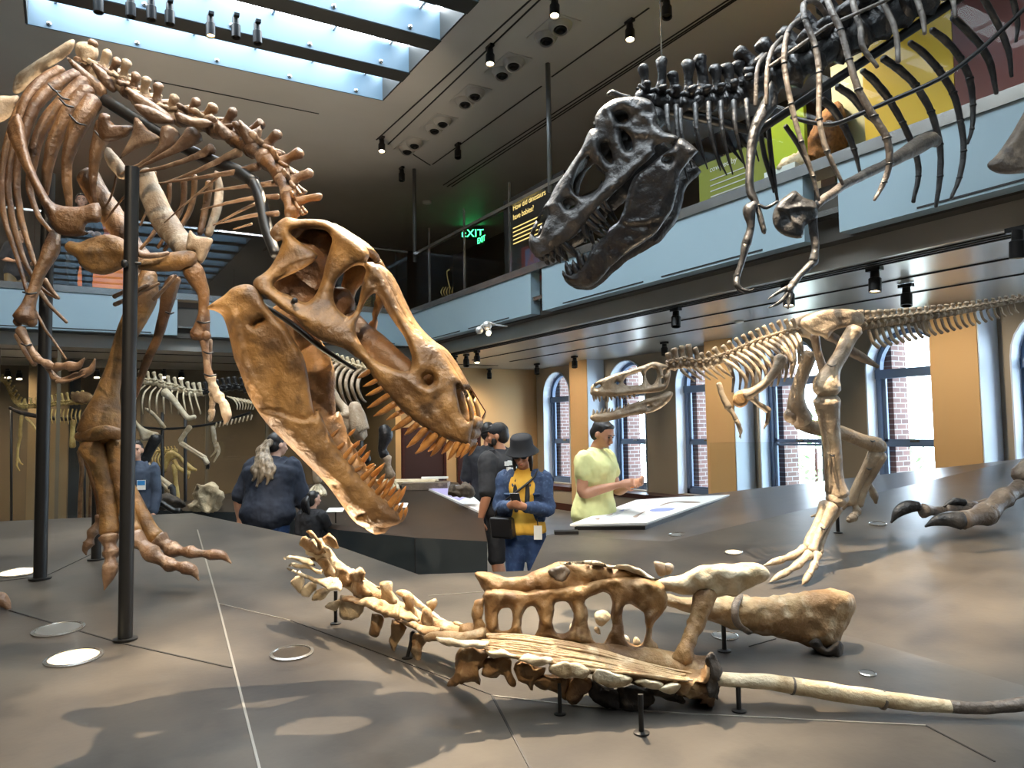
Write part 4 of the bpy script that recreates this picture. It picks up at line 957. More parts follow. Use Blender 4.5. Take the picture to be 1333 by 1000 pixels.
vchain(JV, 'neck_vertebra', [(740+v[0]/2.248, 370+v[1]/2.248, 740+v[2]/2.248, 370+v[3]/2.248, 4.78, 6.5) for v in NV], M['juv'], 0.9, 1.7, 0.2, knob=1.4)
BV = [(470,210,455,180),(490,202,473,168),(510,193,495,158),(530,185,516,148),(550,176,536,140),(570,169,556,130),(590,163,577,122),(610,157,598,115),(630,151,620,108),(650,147,640,104),(670,143,660,102)]
vchain(JV, 'back_vertebra', [(740+a/2.248, 370+b/2.248, 740+c/2.248, 370+d/2.248, 4.78, 5.2) for a, b, c, d in BV], M['juv'], 0.9, 1.5, 0.15, knob=1.4)
TV = []
n = 27
for i in range(n):
    t = i/(n-1); x = lerp(850, 1352, t); y = 122-lerp(0, 82, t)+6*math.sin(t*3.1); h = lerp(40, 13, t**0.7)
    TV.append((740+x/2.248, 370+y/2.248, 740+(x+12)/2.248, 370+(y-h)/2.248, 4.8+0.3*t, lerp(7.5, 3.2, t)))
vchain(JV, 'tail_vertebra', TV, M['juv'], 0.88, 1.5, 0.15, knob=1.5, lean=0.1)
for i in range(1, 24):
    v = TV[i]; s = lerp(1, 0.4, i/24); x, y, d = v[0]+4, v[1]+v[5], v[4]
    limb(JV, 'tail_spine', [(x, y, d, 2.2*s+0.5), (x+5*s, y+12*s+2, d, 2.0*s+0.5), (x+13*s, y+20*s+2, d, 2.6*s+0.5)], M['juv'], 6, 4)
for k, (x, y) in enumerate([(455,222),(476,210),(496,202),(514,194),(534,186),(553,178),(573,171),(592,165),(611,159),(630,153),(650,149),(668,146)]):
    L = 105-abs(k-5)*4
    if k > 8: L = 95-(k-8)*10
    bx = 62 if k < 8 else 40-(k-8)*8
    limb(JV, 'rib', cj([(x, y, 4.74, 2.6), (x+bx*0.45, y+L*0.18, 4.62, 2.8), (x+bx*0.9, y+L*0.5, 4.58, 2.6), (x+bx*1.05, y+L*0.8, 4.58, 2.2), (x+bx*0.95, y+L*1.12, 4.6, 1.4)]), M['juv'], 6, 5, rough=0.1)
    limb(JV, 'rib', cj([(x, y, 4.82, 2.4), (x+bx*0.25, y+L*0.25, 4.95, 2.6), (x+bx*0.45, y+L*0.6, 5.0, 2.4), (x+bx*0.4, y+L*1.1, 4.98, 1.4)]), M['footgrey'], 6, 5, rough=0.1)
for k in range(6):
    x, y = 330+k*22, 250-k*2
    limb(JV, 'neck_rib', cj([(x, y, 4.74, 2.5), (x+15, y+15, 4.72, 2), (x+40, y+34, 4.72, 1)]), M['juv'], 6, 4)
mb = MB(); plate(mb, cj([(680,120),(682,104),(705,90),(745,76),(800,72),(850,79),(866,95),(862,115),(840,122),(800,128),(775,138),(758,160),(735,150),(715,148),(695,135)]), [], lambda x, y: 4.70, 0.025, 9, [(cj([(720,90),(760,110),(820,105)]), 3, -0.006)], step=3, nz=0.006, mirror=lambda v: v+FW*0.22); mb.build('hip_bone', M['juv'], JV)
limb(JV, 'hip_bone', cj([(760,150,4.76,7),(790,165,4.78,6),(820,192,4.8,7),(860,215,4.8,6),(906,242,4.8,2.5)]), M['footgrey'], 8, 4)
limb(JV, 'hip_bone', cj([(720,150,4.8,6),(730,200,4.82,5),(745,250,4.84,6)]), M['footgrey'], 8, 4)
limb(JV, 'shoulder_blade', cj([(622,218,4.56,9),(607,250,4.55,6.5),(575,290,4.55,5.5),(540,315,4.56,6),(515,325,4.57,8)]), M['juv'], 10, 5, rough=0.1, asp=1.2)
mb = MB(); plate(mb, cj([(480,335),(488,318),(510,310),(530,325),(522,352),(500,362),(484,352)]), [], lambda x, y: 4.56, 0.02, 6, step=2.5, nz=0.004); mb.build('chest_plate', M['ochre'], JV)
def jl(nm, L, rough=0.1, m='juv', **k): return limb(JV, nm, cj(L), M[m], 10, 5, rough=rough, **k)
jl('upper_arm', [(440,292,4.6,4),(450,325,4.59,4),(468,360,4.58,5)]); jl('forearm', [(468,362,4.58,3.6),(482,380,4.57,3),(490,395,4.57,3.4)])
h = jl('hand', [(490,395,4.57,3),(500,415,4.56,3)]); limb(JV, 'claw', cj([(500,415,4.56,2.4),(506,430,4.56,2),(500,448,4.56,.8)]), M['juv'], 6, 3, parent=h); limb(JV, 'claw', cj([(492,405,4.57,2),(502,435,4.56,1.6),(504,452,4.56,.7)]), M['juv'], 6, 3, parent=h)
jl('upper_arm', [(535,332,4.75,4),(555,350,4.76,3.6),(585,370,4.77,4.6)]); jl('forearm', [(585,370,4.77,3.2),(584,395,4.77,3)])
h = jl('hand', [(584,395,4.77,2.8),(580,408,4.77,2.6)]); limb(JV, 'claw', cj([(580,408,4.77,2),(574,418,4.77,1.4),(572,425,4.77,.6)]), M['juv'], 6, 3, parent=h)
jl('thigh_bone', [(838,135,4.62,11),(822,160,4.62,10),(795,210,4.6,9.5),(772,250,4.58,11),(755,285,4.56,17),(755,312,4.56,17)], 0.08, knob=cj([(735,295,4.55,9),(775,298,4.56,9)]))
jl('shin_bone', [(757,340,4.56,17),(760,370,4.57,15),(768,430,4.58,12),(776,500,4.6,10.5),(782,570,4.62,11),(788,615,4.63,15)], 0.08)
jl('splint_bone', [(735,345,4.55,8),(745,400,4.56,6),(757,480,4.58,5),(762,560,4.6,5),(766,605,4.62,7)], 0.08)
jl('ankle_bone', [(765,622,4.62,8),(788,632,4.61,10),(808,628,4.63,7)])
for L in ([(752,645,4.62,9),(735,690,4.6,6.5),(712,735,4.58,6),(698,770,4.55,7)],[(770,650,4.6,9),(748,700,4.58,6.5),(725,745,4.55,6),(712,780,4.52,7)],[(785,655,4.63,8),(760,700,4.62,6),(738,750,4.59,6),(728,785,4.56,7)]): jl('foot_bone', L)
def jtoe(J, claw):
    mb = MB()
    for a, b in zip(J, J[1:]): ptube(mb, [a, (lerp(a[0],b[0],.5), lerp(a[1],b[1],.5), lerp(a[2],b[2],.5), (a[3]+b[3])*0.36), b], 8, 3, cap=0.3)
    t = mb.build('toe', M['juv'], JV); limb(JV, 'claw', claw, M['juv'], 8, 4, parent=t)
jtoe(cj([(690,775,4.52,7),(655,795,4.48,6),(620,808,4.45,5)]), cj([(618,808,4.45,5),(595,815,4.43,4),(572,824,4.42,1)]))
jtoe(cj([(705,790,4.48,7),(670,822,4.42,6),(635,845,4.38,5)]), cj([(632,846,4.38,5),(610,858,4.36,4),(590,872,4.35,1)]))
jtoe(cj([(728,790,4.5,7),(718,825,4.44,6),(704,850,4.4,5)]), cj([(702,852,4.4,5),(692,868,4.38,4),(684,880,4.37,1)]))
jl('thigh_bone', [(705,205,4.95,10),(690,250,4.96,9),(672,310,4.97,9),(668,360,4.98,13),(680,395,5.0,15)], 0.08, knob=cj([(652,385,4.98,10),(690,392,5.0,10)]))
jl('shin_bone', [(672,408,5.02,8),(720,420,5.05,10),(790,432,5.1,9),(850,455,5.15,9),(905,472,5.2,11)], 0.08, knob=cj([(912,475,5.2,9)]))
for L in ([(900,495,5.2,10),(870,545,5.22,6.5),(842,600,5.24,6),(828,640,5.26,7)],[(912,500,5.2,9),(888,555,5.22,6),(862,605,5.24,5.5),(848,645,5.26,6)]): jl('foot_bone', L)
jl('foot_bone', [(865,560,5.26,5),(885,595,5.27,4),(895,618,5.27,5),(900,640,5.27,2)])
jtoe(cj([(838,640,5.26,6),(845,665,5.24,6),(835,680,5.22,6)]), cj([(835,682,5.22,6),(820,690,5.2,4),(815,686,5.2,1)]))
jtoe(cj([(820,640,5.28,5),(800,652,5.28,5),(790,660,5.27,4)]), cj([(735,672,5.0,3),(722,676,4.98,2),(710,680,4.97,1)]))
for (x, y, d, r) in ((770,238,4.54,11),(772,500,4.58,8),(890,458,5.16,9),(748,715,4.55,9),(880,540,5.2,9)):
    mb = MB(); ptube(mb, cj([(x-r, y-3, d, .9), (x, y+3, d-0.06, 1.0), (x+r, y-1, d, .9)]), 6, 4); mb.build('mounting_band', M['black'], JV)
for (x, y, hh) in ((1091, 694, 0.24), (1114, 671, 0.16)):
    q_, _n = onray(x, y, (C1, C2, B2) if y < 690 else (C1, C2, B2)); mb = MB(); mb.cyl(q_, q_+Vector((0, 0, hh)), 0.013); mb.lathe(q_, [(0.03, 0), (0.03, 0.005), (0.014, 0.01)], 12); mb.build('support_post', M['black'], JV, True, sharp=40)
# ---------------------------------------------------------------- big clawed foot at the right edge
cf = cx(980, 400, 3.125)
FT = thing('toe_bones', 'big grey clawed foot bones resting on the raised deck at the right edge', 'skeleton foot', W(1290, 690, 5.35))
def ft(J, claw, d0, d1):
    n = len(J); mb = MB(); Q = [(x, y, lerp(d0, d1, i/max(1, n-1)), r) for i, (x, y, r) in enumerate(J)]
    Q = cf([(x, y, d, r/3.3) for x, y, d, r in Q])
    for a, b in zip(Q, Q[1:]): ptube(mb, [a, (lerp(a[0],b[0],.5), lerp(a[1],b[1],.5), lerp(a[2],b[2],.5), (a[3]+b[3])*0.39), b], 12, 4, cap=0.3)
    t = mb.rough(0.006, 16, J[0][0]).build('toe', M['footgrey'], FT)
    limb(FT, 'claw', cf([(x, y, d1, r/3.3) for x, y, r in claw]), M['darkbone'], 10, 6, parent=t)
ft([(1090,735,40),(1020,775,46),(950,840,52),(850,868,40)], [(845,868,40),(795,862,32),(745,870,22),(702,892,5)], 5.45, 5.15)
ft([(1100,720,30),(1000,790,30),(960,800,28),(880,818,32),(790,826,26)], [(860,795,16),(825,790,16),(795,800,10),(772,815,4)], 5.65, 5.55)
ft([(830,820,24),(760,830,20),(695,828,32)], [(672,810,22),(630,812,28),(590,835,22),(563,876,5)], 5.6, 5.5)
limb(FT, 'long_bone', cf([(1090,690,5.5,14),(1150,640,5.5,15),(1260,560,5.5,16)]), M['footgrey'], 12, 4, rough=0.08)
# ================================================================ fossil bones lying in the foreground
cv = cx(360, 680, 4.7607); cp = cx(560, 700, 3.3333); c7 = cx(800, 680, 2.5)
def base_on_deck(x, y): return PM(x, y)
BB = thing('fossil_backbone', 'long string of sandy vertebrae lying low on the bronze deck', 'fossil', PM(505, 857))
def bd(x): return lerp(4.15, 3.12, (x-370)/270.0)
def pl_(root, name, L, f, D, T, m, R=5, tilt=0.0, step=3.4, rough=0.012, nz=0.012, holes=()):
    P = f(L); y0 = sum(p[1] for p in P)/len(P)
    mb = MB(); plate(mb, P, [f(h) for h in holes], lambda x, y: D(x)+tilt*(y-y0), T, R, step=step, nz=nz)
    mb.rough(rough, 22, len(ORG)); return mb.build(name, m, root)
cen = cv([(230,150),(300,210),(370,290),(450,350),(530,420),(680,490),(820,570),(930,640),(1050,670),(1180,700)])
for i in range(len(cen)-1):
    a, b = cen[i], cen[i+1]; mb = MB(); ptube(mb, [(a[0], a[1], bd(a[0])+0.06, 13), ((a[0]+b[0])/2, (a[1]+b[1])/2+1, bd((a[0]+b[0])/2)+0.06, 10), (b[0], b[1], bd(b[0])+0.06, 12)], 10, 4)
    mb.rough(0.012, 20, i); mb.build('vertebra', M['bleach'] if i < 4 else M['sand'], BB)
for k, L in enumerate([[(185,60),(215,55),(275,125),(300,190),(265,175),(230,110)],[(135,125),(180,85),(250,150),(290,190),(245,205),(180,165)],[(300,82),(330,65),(372,108),(380,165),(330,145),(287,105)],[(190,215),(290,220),(330,240),(375,330),(340,352),(295,320),(260,250)],[(360,280),(430,288),(452,330),(472,385),(400,405),(378,350)],[(450,315),(510,282),(547,310),(540,370),(600,452),(485,455),(478,370)],[(640,378),(705,366),(716,420),(755,505),(655,520),(648,450)],[(778,456),(830,440),(852,465),(850,520),(882,603),(780,605),(790,520)],[(900,542),(940,533),(966,580),(962,655),(930,660),(898,622)],[(925,500),(985,472),(994,498),(962,550),(935,535)]]):
    pl_(BB, 'neural_spine', L, cv, lambda x: bd(x)+(0.06 if k in (2, 9) else 0.0), 0.026, M['sand'], 6)
for k, L in enumerate([[(40,212),(100,204),(170,210),(215,235),(240,270),(200,265),(140,245),(60,232)],[(75,258),(150,252),(240,285),(290,300),(270,318),(180,292),(90,276)],[(62,284),(130,298),(240,345),(370,340),(400,372),(385,425),(300,408),(200,358),(100,308)],[(395,458),(450,452),(520,470),(600,470),(640,462),(700,500),(765,522),(745,592),(640,562),(560,527),(470,507),(405,492)],[(560,525),(640,520),(700,515),(775,530),(862,580),(890,606),(820,610),(740,604),(640,572)],[(725,600),(790,605),(840,600),(905,640),(1000,650),(1045,668),(970,692),(905,698),(830,652)],[(955,692),(1040,690),(1100,680),(1200,668),(1295,692),(1300,765),(1180,785),(1060,755),(990,732)]]):
    pl_(BB, 'side_process', L, cv, lambda x: bd(x)-0.08, 0.02, M['bleach'] if k < 3 else M['sand'], 4, tilt=-0.006)
for k, L in enumerate([[(90,372),(138,328),(172,335),(152,435),(118,412)],[(148,440),(200,368),(255,392),(205,455)],[(212,472),(270,408),(335,422),(292,472),(240,492)],[(300,516),(390,474),(404,500),(362,548)],[(383,560),(408,458),(470,488),(545,530),(482,602),(420,598)],[(568,682),(588,565),(640,568),(664,600),(632,702),(600,712)],[(703,768),(720,606),(805,658),(762,722),(732,805)],[(838,842),(828,688),(924,708),(912,772),(886,852),(880,888)]]):
    pl_(BB, 'lower_process', L, cv, lambda x: bd(x)-0.03, 0.022, M['bleach'] if k < 5 else M['sand'], 6)
for L in [[(430,268),(470,290),(530,330),(600,380),(640,410),(600,425),(530,380),(450,320)],[(735,432),(800,422),(870,470),(930,520),(1000,570),(1060,612),(1130,618),(1195,642),(1110,662),(1010,640),(920,560),(830,500)]]:
    pl_(BB, 'side_process', L, cv, lambda x: bd(x)+0.16, 0.025, M['bleach'], 5)
def stand(root, px, py, top_y, r=2.4, tx=None):
    b = PM(px, py); d = depth(b); R = r*d/F
    mb = MB(); t = W(tx if tx else px, top_y, d)
    mb.cyl(b, t if tx else (b.x, b.y, t.z), R, seg=12)
    mb.lathe(b, [(R*3, 0), (R*3, R*0.5), (R*1.2, R*0.9)], 14); return mb.build('stand', M['black'], root, True, sharp=40)
stand(BB, 530, 857, 822, tx=538); stand(BB, 437, 812, 770)
# ------------------------------------------------ hip block
HP = thing('fossil_hip', 'ochre fossil hip block with arched openings standing on short posts in the foreground', 'fossil', PM(835, 955))
pl_(HP, 'hip_bone', [(195,155),(240,150),(330,168),(400,166),(460,145),(520,118),(570,103),(620,108),(680,104),(740,112),(800,122),(860,118),(910,138),(960,172),(1010,192),(1010,232),(960,224),(880,220),(800,224),(720,242),(640,264),(560,277),(480,287),(400,287),(330,277),(270,264),(235,230),(212,190)], cp, lambda x: 3.14, 0.055, M['ochre'], 16, step=3.2, rough=0.007, nz=0.03)
pl_(HP, 'hip_bone', [(985,180),(1060,170),(1115,150),(1150,128),(1200,118),(1290,112),(1380,108),(1440,120),(1475,150),(1470,175),(1440,195),(1380,225),(1330,255),(1280,250),(1240,262),(1180,252),(1120,252),(1040,237),(990,232)], cp, lambda x: 3.12, 0.05, M['bleach'], 14, step=3.2, rough=0.007, nz=0.03)
pl_(HP, 'crest', [(560,108),(620,106),(680,102),(740,110),(800,120),(862,116),(912,136),(962,170),(1000,186),(960,182),(900,160),(840,140),(760,128),(680,118),(600,120)], cp, lambda x: 3.09, 0.03, M['bleach'], 4, step=3)
pl_(HP, 'muscle_scar', [(512,150),(540,120),(590,122),(615,150),(595,185),(545,190)], cp, lambda x: 3.085, 0.02, M['charbone'] if False else M['footgrey'], 7, step=3)
pl_(HP, 'sacral_arch', [(240,225),(420,235),(640,205),(760,180),(860,170),(1000,195),(1032,290),(1000,330),(972,370),(962,430),(985,480),(960,520),(880,530),(760,500),(620,462),(480,445),(330,430),(250,420),(238,330)], cp, lambda x: 3.09, 0.055, M['ochre'], 9, step=3, rough=0.01, nz=0.025,
    holes=[[(302,318),(330,300),(352,318),(352,385),(330,402),(300,396)],[(402,330),(425,296),(452,298),(470,340),(470,400),(440,432),(404,412)],[(536,300),(565,276),(600,286),(616,330),(612,390),(580,414),(540,402)],[(672,275),(720,240),(765,238),(782,275),(782,400),(752,452),(712,450),(690,390),(682,320)],[(838,310),(872,292),(905,310),(932,370),(930,430),(895,468),(858,450),(836,400)]])
for (x0, y0, x1, y1, r0, rm, r1, d0, d1) in [(207,285,205,420,20,21,24,3.04,3.02),(1200,250,1092,525,44,33,44,3.1,2.98)]:
    mb = MB(); x_, y_ = (x0+x1)/2, (y0+y1)/2
    ptube(mb, cp([(x0, y0-12, d0, r0/3.1), (lerp(x0,x_,.6), lerp(y0,y_,.6), lerp(d0,d1,.3), (rm*1.15)/3.2), (x_, y_, (d0+d1)/2, rm/3.3), (lerp(x_,x1,.6), lerp(y_,y1,.6), lerp(d0,d1,.8), rm*1.1/3.3), (x1, y1+14, d1, r1/3.1)]), 12, 6, ref=RT)
    mb.rough(0.012, 18, x0); mb.rough(0.008, 40, x1); mb.build('sacral_rib', M['ochre'], HP)
mb = MB(); ptube(mb, cp([(160,425,3.06,12),(380,470,3.06,15),(640,510,3.05,18),(880,550,3.03,22),(1060,580,3.01,24),(1200,610,3.0,26)]), 14, 5); mb.rough(0.025, 14, 2); mb.build('sacrum', M['ochre'], HP)
mb = MB(); ptube(mb, cp([(225,415,3.0,8),(130,440,3.02,8),(30,425,3.05,7),(-10,432,3.08,6)]), 8, 4); mb.rough(0.012, 20, 5); mb.build('sacrum', M['sand'], HP)
random.seed(11)
for k in range(15):
    t = k/14; o = random.uniform(-6, 6)
    L = cp([(232+random.uniform(-8, 30), lerp(420, 500, t)+o*0.5, lerp(2.96, 2.88, t), 2.0), (430, lerp(432, 530, t)+o, lerp(2.95, 2.87, t), 2.7), (680, lerp(475, 566, t)-o, lerp(2.94, 2.86, t), 2.7), (930, lerp(548, 600, t)+o*0.6, lerp(2.93, 2.86, t), 2.4), (1090+random.uniform(-60, 50), lerp(588, 622, t), lerp(2.92, 2.86, t), 1.5)])
    limb(HP, 'tendon', L, M['sand'], 6, 6, rough=0.25)
for L in [[(240,490),(300,486),(366,510),(360,524),(290,522),(246,508)],[(380,525),(430,510),(530,525),(530,548),(470,560),(395,545)],[(512,560),(560,540),(660,545),(696,580),(660,608),(580,608),(520,588)],[(697,592),(740,566),(830,590),(874,615),(850,640),(790,648),(720,625)],[(880,622),(940,610),(1010,630),(1000,655),(930,650)],[(985,655),(1040,622),(1085,640),(1060,675),(1010,672)],[(30,430),(120,440),(240,455),(230,482),(120,472),(40,460)]]:
    pl_(HP, 'side_process', L, cp, lambda x: 2.87, 0.03, M['bleach'], 6, step=3)
for L in [[(133,480),(246,488),(232,560),(215,580),(222,632),(150,628),(88,648),(84,618),(112,560)],[(240,520),(346,524),(352,575),(366,632),(340,642),(300,600),(240,606),(222,590)],[(376,545),(470,560),(500,570),(440,660),(412,632),(375,620)],[(512,595),(610,610),(596,700),(560,690),(512,660),(440,628),(470,600)],[(606,610),(690,610),(700,660),(640,716),(592,710)],[(690,630),(790,650),(830,700),(820,750),(760,735),(690,690)],[(820,650),(960,660),(968,720),(900,760),(830,745)],[(940,650),(1100,690),(1100,712),(1040,700),(960,690)]]:
    pl_(HP, 'lower_process', L, cp, lambda x: 2.93, 0.035, M['charbone'] if L[0][0] > 680 else M['ochre'], 9, step=3.4, rough=0.018)
pl_(HP, 'broken_end', [(1195,530),(1215,512),(1246,514),(1256,580),(1246,700),(1215,736),(1180,716),(1100,690),(1050,660),(1065,600),(1130,585),(1180,560)], cp, lambda x: 2.95, 0.08, M['ochre'], 16, step=3.4, rough=0.03, nz=0.04)
pl_(HP, 'broken_face', [(1198,532),(1216,512),(1246,514),(1256,580),(1246,700),(1216,700),(1196,640),(1210,590)], cp, lambda x: 2.88, 0.03, M['charbone'], 7, step=3, rough=0.02, nz=0.03)
mb = MB()
for (x, y, r) in ((1000,130,30),(1030,135,26)): mb.ball(W(560+x/3.333, 700+y/3.333, 3.5), r/3.333*3.5/F, 10, 7)
mb.rough(0.02, 20, 1); mb.build('knob', M['pale'], HP)
for (x, y, r) in ((620,395,26),(745,345,32),(728,405,16),(850,450,24),(895,460,20)):
    mb = MB(); mb.ball(W(560+x/3.333, 700+y/3.333, 3.35), r/3.333*3.35/F, 12, 8); mb.rough(0.015, 20, x); mb.build('joint_knob', M['bleach'], HP)
stand(HP, 835, 955, 905, 3.5); stand(HP, 729, 930, 890, 2.6); stand(HP, 790, 905, 870, 2.4)
# ------------------------------------------------ thigh bone and long thin bone
TB = thing('fossil_thigh_bone', 'thick tan thigh bone with a grey clamp band lying behind the hip block', 'fossil', PM(943, 848))
pl_(TB, 'shaft', [(150,232),(200,240),(260,246),(330,243),(400,238),(500,240),(600,226),(700,216),(755,222),(784,250),(780,292),(752,345),(735,385),(720,420),(660,410),(600,392),(520,374),(440,360),(380,345),(300,318),(240,295),(180,276),(150,262)], c7, lambda x: 3.5, 0.085, M['sand'], 30, step=4.5, rough=0.012, nz=0.012)
pl_(TB, 'broken_condyle', [(632,388),(660,376),(690,405),(725,385),(738,392),(746,420),(743,456),(716,446),(660,422)], c7, lambda x: 3.44, 0.035, M['charbone'], 8, step=3, rough=0.01)
mb = MB(); ptube(mb, c7([(408,236,3.47,2.6),(392,280,3.38,2.8),(400,330,3.38,2.8),(440,360,3.44,2.6)]), 8, 4, ref=RT, asp=1.8); mb.build('clamp_band', M['footgrey'], TB)
stand(TB, 943, 848, 808, 3.0)
LB = thing('fossil_long_bone', 'long slender pale bone stretching to the right edge beside the hip block', 'fossil', PM(962, 926))
limb(LB, 'shaft', [(930,884,2.92,8.5),(965,886,2.91,9.5),(1000,888,2.90,10),(1060,897,2.88,11),(1110,905,2.86,11.5),(1180,914,2.83,10.5),(1245,921,2.80,8)], M['bleach'], 14, 6, rough=0.1)
limb(LB, 'weathered_end', [(1238,920,2.80,8.3),(1280,922,2.79,7.8),(1310,919,2.78,8.2),(1360,914,2.76,9.5),(1420,912,2.74,11)], M['footgrey'], 14, 5, rough=0.1)
for x, y, d in ((1149,911,2.845),(1031,893,2.89)):
    mb = MB(); ptube(mb, [(x-1.5, y, d, 12.4), (x+1.8, y+0.5, d, 12.4)] if x > 1100 else [(x-1, y, d, 11.4), (x+1.5, y+0.4, d, 11.4)], 16, 1, cap=0.1); mb.build('clamp_band', M['footgrey'], LB)
stand(LB, 962, 926, 896, 3.2)
# ================================================================ deck details
PN = (PM(200, 900)-PM(600, 900)).cross(PM(400, 800)-PM(400, 950)); PN = PN.normalized()
if PN.z < 0: PN = -PN
def seam(pts, w, m, name, f=PM, up=0.003):
    mb = MB(); Q = [f(x, y) for x, y in pts]
    for a, b in zip(Q, Q[1:]):
        d = (b-a).normalized(); s = d.cross(PN).normalized()*w/2; u = PN*up
        mb.prism([a-s, b-s, b+s, a+s], u)
    return mb.build(name, m, pl, False)
seam([(257,690),(284,786),(340,1010)], 0.009, M['seam'], 'seam_strip'); seam([(284,786),(378,808)], 0.005, M['seam'], 'seam_strip')
seam([(12,795),(155,837),(302,870)], 0.008, M['dseam'], 'seam_strip'); seam([(0,757),(60,750),(125,719)], 0.005, M['dseam'], 'seam_strip')
seam([(640,905),(695,1010)], 0.008, M['dseam'], 'seam_strip'); seam([(640,906),(760,920),(900,930),(1205,945)], 0.006, M['seam'], 'seam_strip')
seam([(1205,945),(1295,992)], 0.006, M['dseam'], 'seam_strip'); seam([(558,776),(655,769)], 0.006, M['seam'], 'seam_strip')
seam([(975,842),(1010,832)], 0.005, M['dseam'], 'seam_strip'); seam([(378,808),(640,905)], 0.004, M['dseam'], 'seam_strip')
M['lens_on'] = emit('lit_uplight_lens', (1.0, 0.82, 0.5, 1), 1.6); M['lens_off'] = mat('frosted_lens', S((84,86,86)), None, rough=0.3)
M['lens_dark'] = mat('dark_lens', S((52,48,44)), None, rough=0.2)
def uplight(x, y, rpx, lens, label, poly=None):
    if poly: p, n = onray(x, y, poly)
    else: p, n = PM(x, y), PN
    R = rpx*depth(p)/F
    t = thing('floor_light', label, 'floor light', p, 'round uplights set into the deck')
    MB().lathe(p+n*0.001, [(R, 0), (R, 0.006), (R*0.86, 0.009), (R*0.84, 0.004)], 28, n).build('rim', M['steel'], t, True, sharp=40)
    MB().lathe(p+n*0.001, [(R*0.85, 0), (R*0.85, 0.005)], 28, n).build('lens', M[lens], t, True, sharp=40)
uplight(96, 857, 35, 'lens_on', 'lit floor light at lower left, in front of the nearest black post')
uplight(76, 820, 31, 'lens_off', 'unlit frosted floor light just behind the lit one at lower left')
uplight(24, 746, 26, 'lens_on', 'lit floor light beside the foot of the left black post')
uplight(380, 851, 28, 'lens_dark', 'dark floor light to the right of the bright seam, below the backbone')
uplight(955, 720, 12, 'lens_on', 'small glowing floor light left of the striding foot on the slope', (C1, R1, C2))
uplight(944, 829, 17, 'lens_off', 'unlit floor light under the thigh bone')
uplight(1129, 878, 11, 'lens_off', 'tiny unlit floor light between thigh bone and long thin bone')
uplight(884, 697, 14, 'lens_off', 'unlit floor light in front of the slanted graphic panel', (C0, C1, B1))
uplight(1143, 683, 11, 'lens_off', 'unlit floor light behind the striding skeleton, near the clawed toes', (C1, C2, B2))
# ================================================================ centre platform
cpf = thing('display_platform', 'black-sided central platform with brown top beneath the big open jaws', 'platform', W(540, 760, 6.5))
M['brownplat'] = mat('brown_bronze_sheet', S((36,25,16)), S((50,36,23)), 1.4, 0.42, 0.2, 0.03, 40)
E = [W(440,690,6.95), W(540,700,5.95), W(634,705,5.85), W(628,668,7.2), W(596,628,9.8), W(500,624,10.4), W(330,636,10.6), W(185,664,9.8), W(345,668,8.6)]
mb = MB(); mb.add(E, [(0,1,8),(1,2,3),(1,3,4,5),(1,5,8),(5,6,7,8)]); mb.build('deck', M['brownplat'], cpf, False)
mb = MB()
for a, b in zip(E, E[1:]+E[:1]): mb.quad(a, b, (b.x, b.y, 0), (a.x, a.y, 0))
mb.build('side_panel', M['platside'], cpf, False)
p, q = E[1].lerp(E[0], 0.0), E[1]
a = E[1].lerp(E[2], -0.0); mb = MB(); mb.box((a.x-0.004, a.y-0.006, 0.02), (a.x+0.004, a.y+0.002, a.z-0.005)); mb.build('panel_joint', M['dseam'], cpf, False)
# ================================================================ skeletons at the back
def simple_ribs(root, L, m, r=1.6):
    for P in L: limb(root, 'rib', P, m, 6, 4)
ca = cx(170, 480, 5.265); cb3 = cx(0, 470, 4.762); cdd = cx(380, 420, 4.1667)
DA = 11.6
HA = thing('dinosaur_skeleton', 'black and ivory rib-caged skeleton mounted at the back, seen between the brown leg and jaw', 'dinosaur skeleton', W(245, 715, DA))
sp = [(30,90),(75,88),(125,95),(170,98),(215,112),(265,125),(310,135),(355,150),(400,165),(440,172),(480,172),(520,165),(560,155),(600,150),(640,140),(680,135),(720,130),(765,135),(800,150)]
for i, (x, y) in enumerate(sp):
    c = W(170+x/5.265, 480+y/5.265, DA); mb = MB()
    vert(mb, c, RT, UP, 0.085, 0.045, 0.11, 0.07, knob=1.6, seg=6); mb.build('back_vertebra', M['ivory'] if i < 11 else M['blackbone'], HA)
for k in range(11):
    x0 = 60+k*38; y0 = 110+k*6; s = 1-0.03*k
    limb(HA, 'rib', ca([(x0, y0, DA, 1.1), (x0-55*s+k*5, y0+45, DA-0.25, 1.2), (x0-80*s+k*9, y0+120, DA-0.3, 1.1), (x0-75*s+k*9, y0+200*s, DA-0.2, .8)]), M['ivory'], 6, 4)
for k in range(7):
    x0 = 660+k*24; limb(HA, 'rib', ca([(x0, 190+k*4, DA, 1.0), (x0+40, 205+k*6, DA-.1, 1.1), (x0+70-k*4, 245, DA-.1, 1.0), (x0+70-k*6, 280, DA-.1, .7)]), M['ivory'], 6, 4)
for k in range(10): limb(HA, 'tail_spine', ca([(590+k*27, 372-k*6, DA-.1, 1.0), (580+k*27, 405-k*6, DA-.1, .8)]), M['ivory'], 6, 2)
limb(HA, 'shoulder_blade', ca([(232,160,DA-.4,6),(275,195,DA-.4,4.5),(330,260,DA-.4,3.5),(390,335,DA-.4,3.5),(440,330,DA-.4,3)]), M['ivory'], 8, 4)
limb(HA, 'shoulder_blade', ca([(555,250,DA,3),(560,300,DA,3.5),(545,350,DA,3.5)]), M['ivory'], 8, 4)
limb(HA, 'upper_arm', ca([(405,400,DA-.3,3.8),(375,440,DA-.3,3),(340,495,DA-.3,3.2)]), M['ivory'], 8, 4)
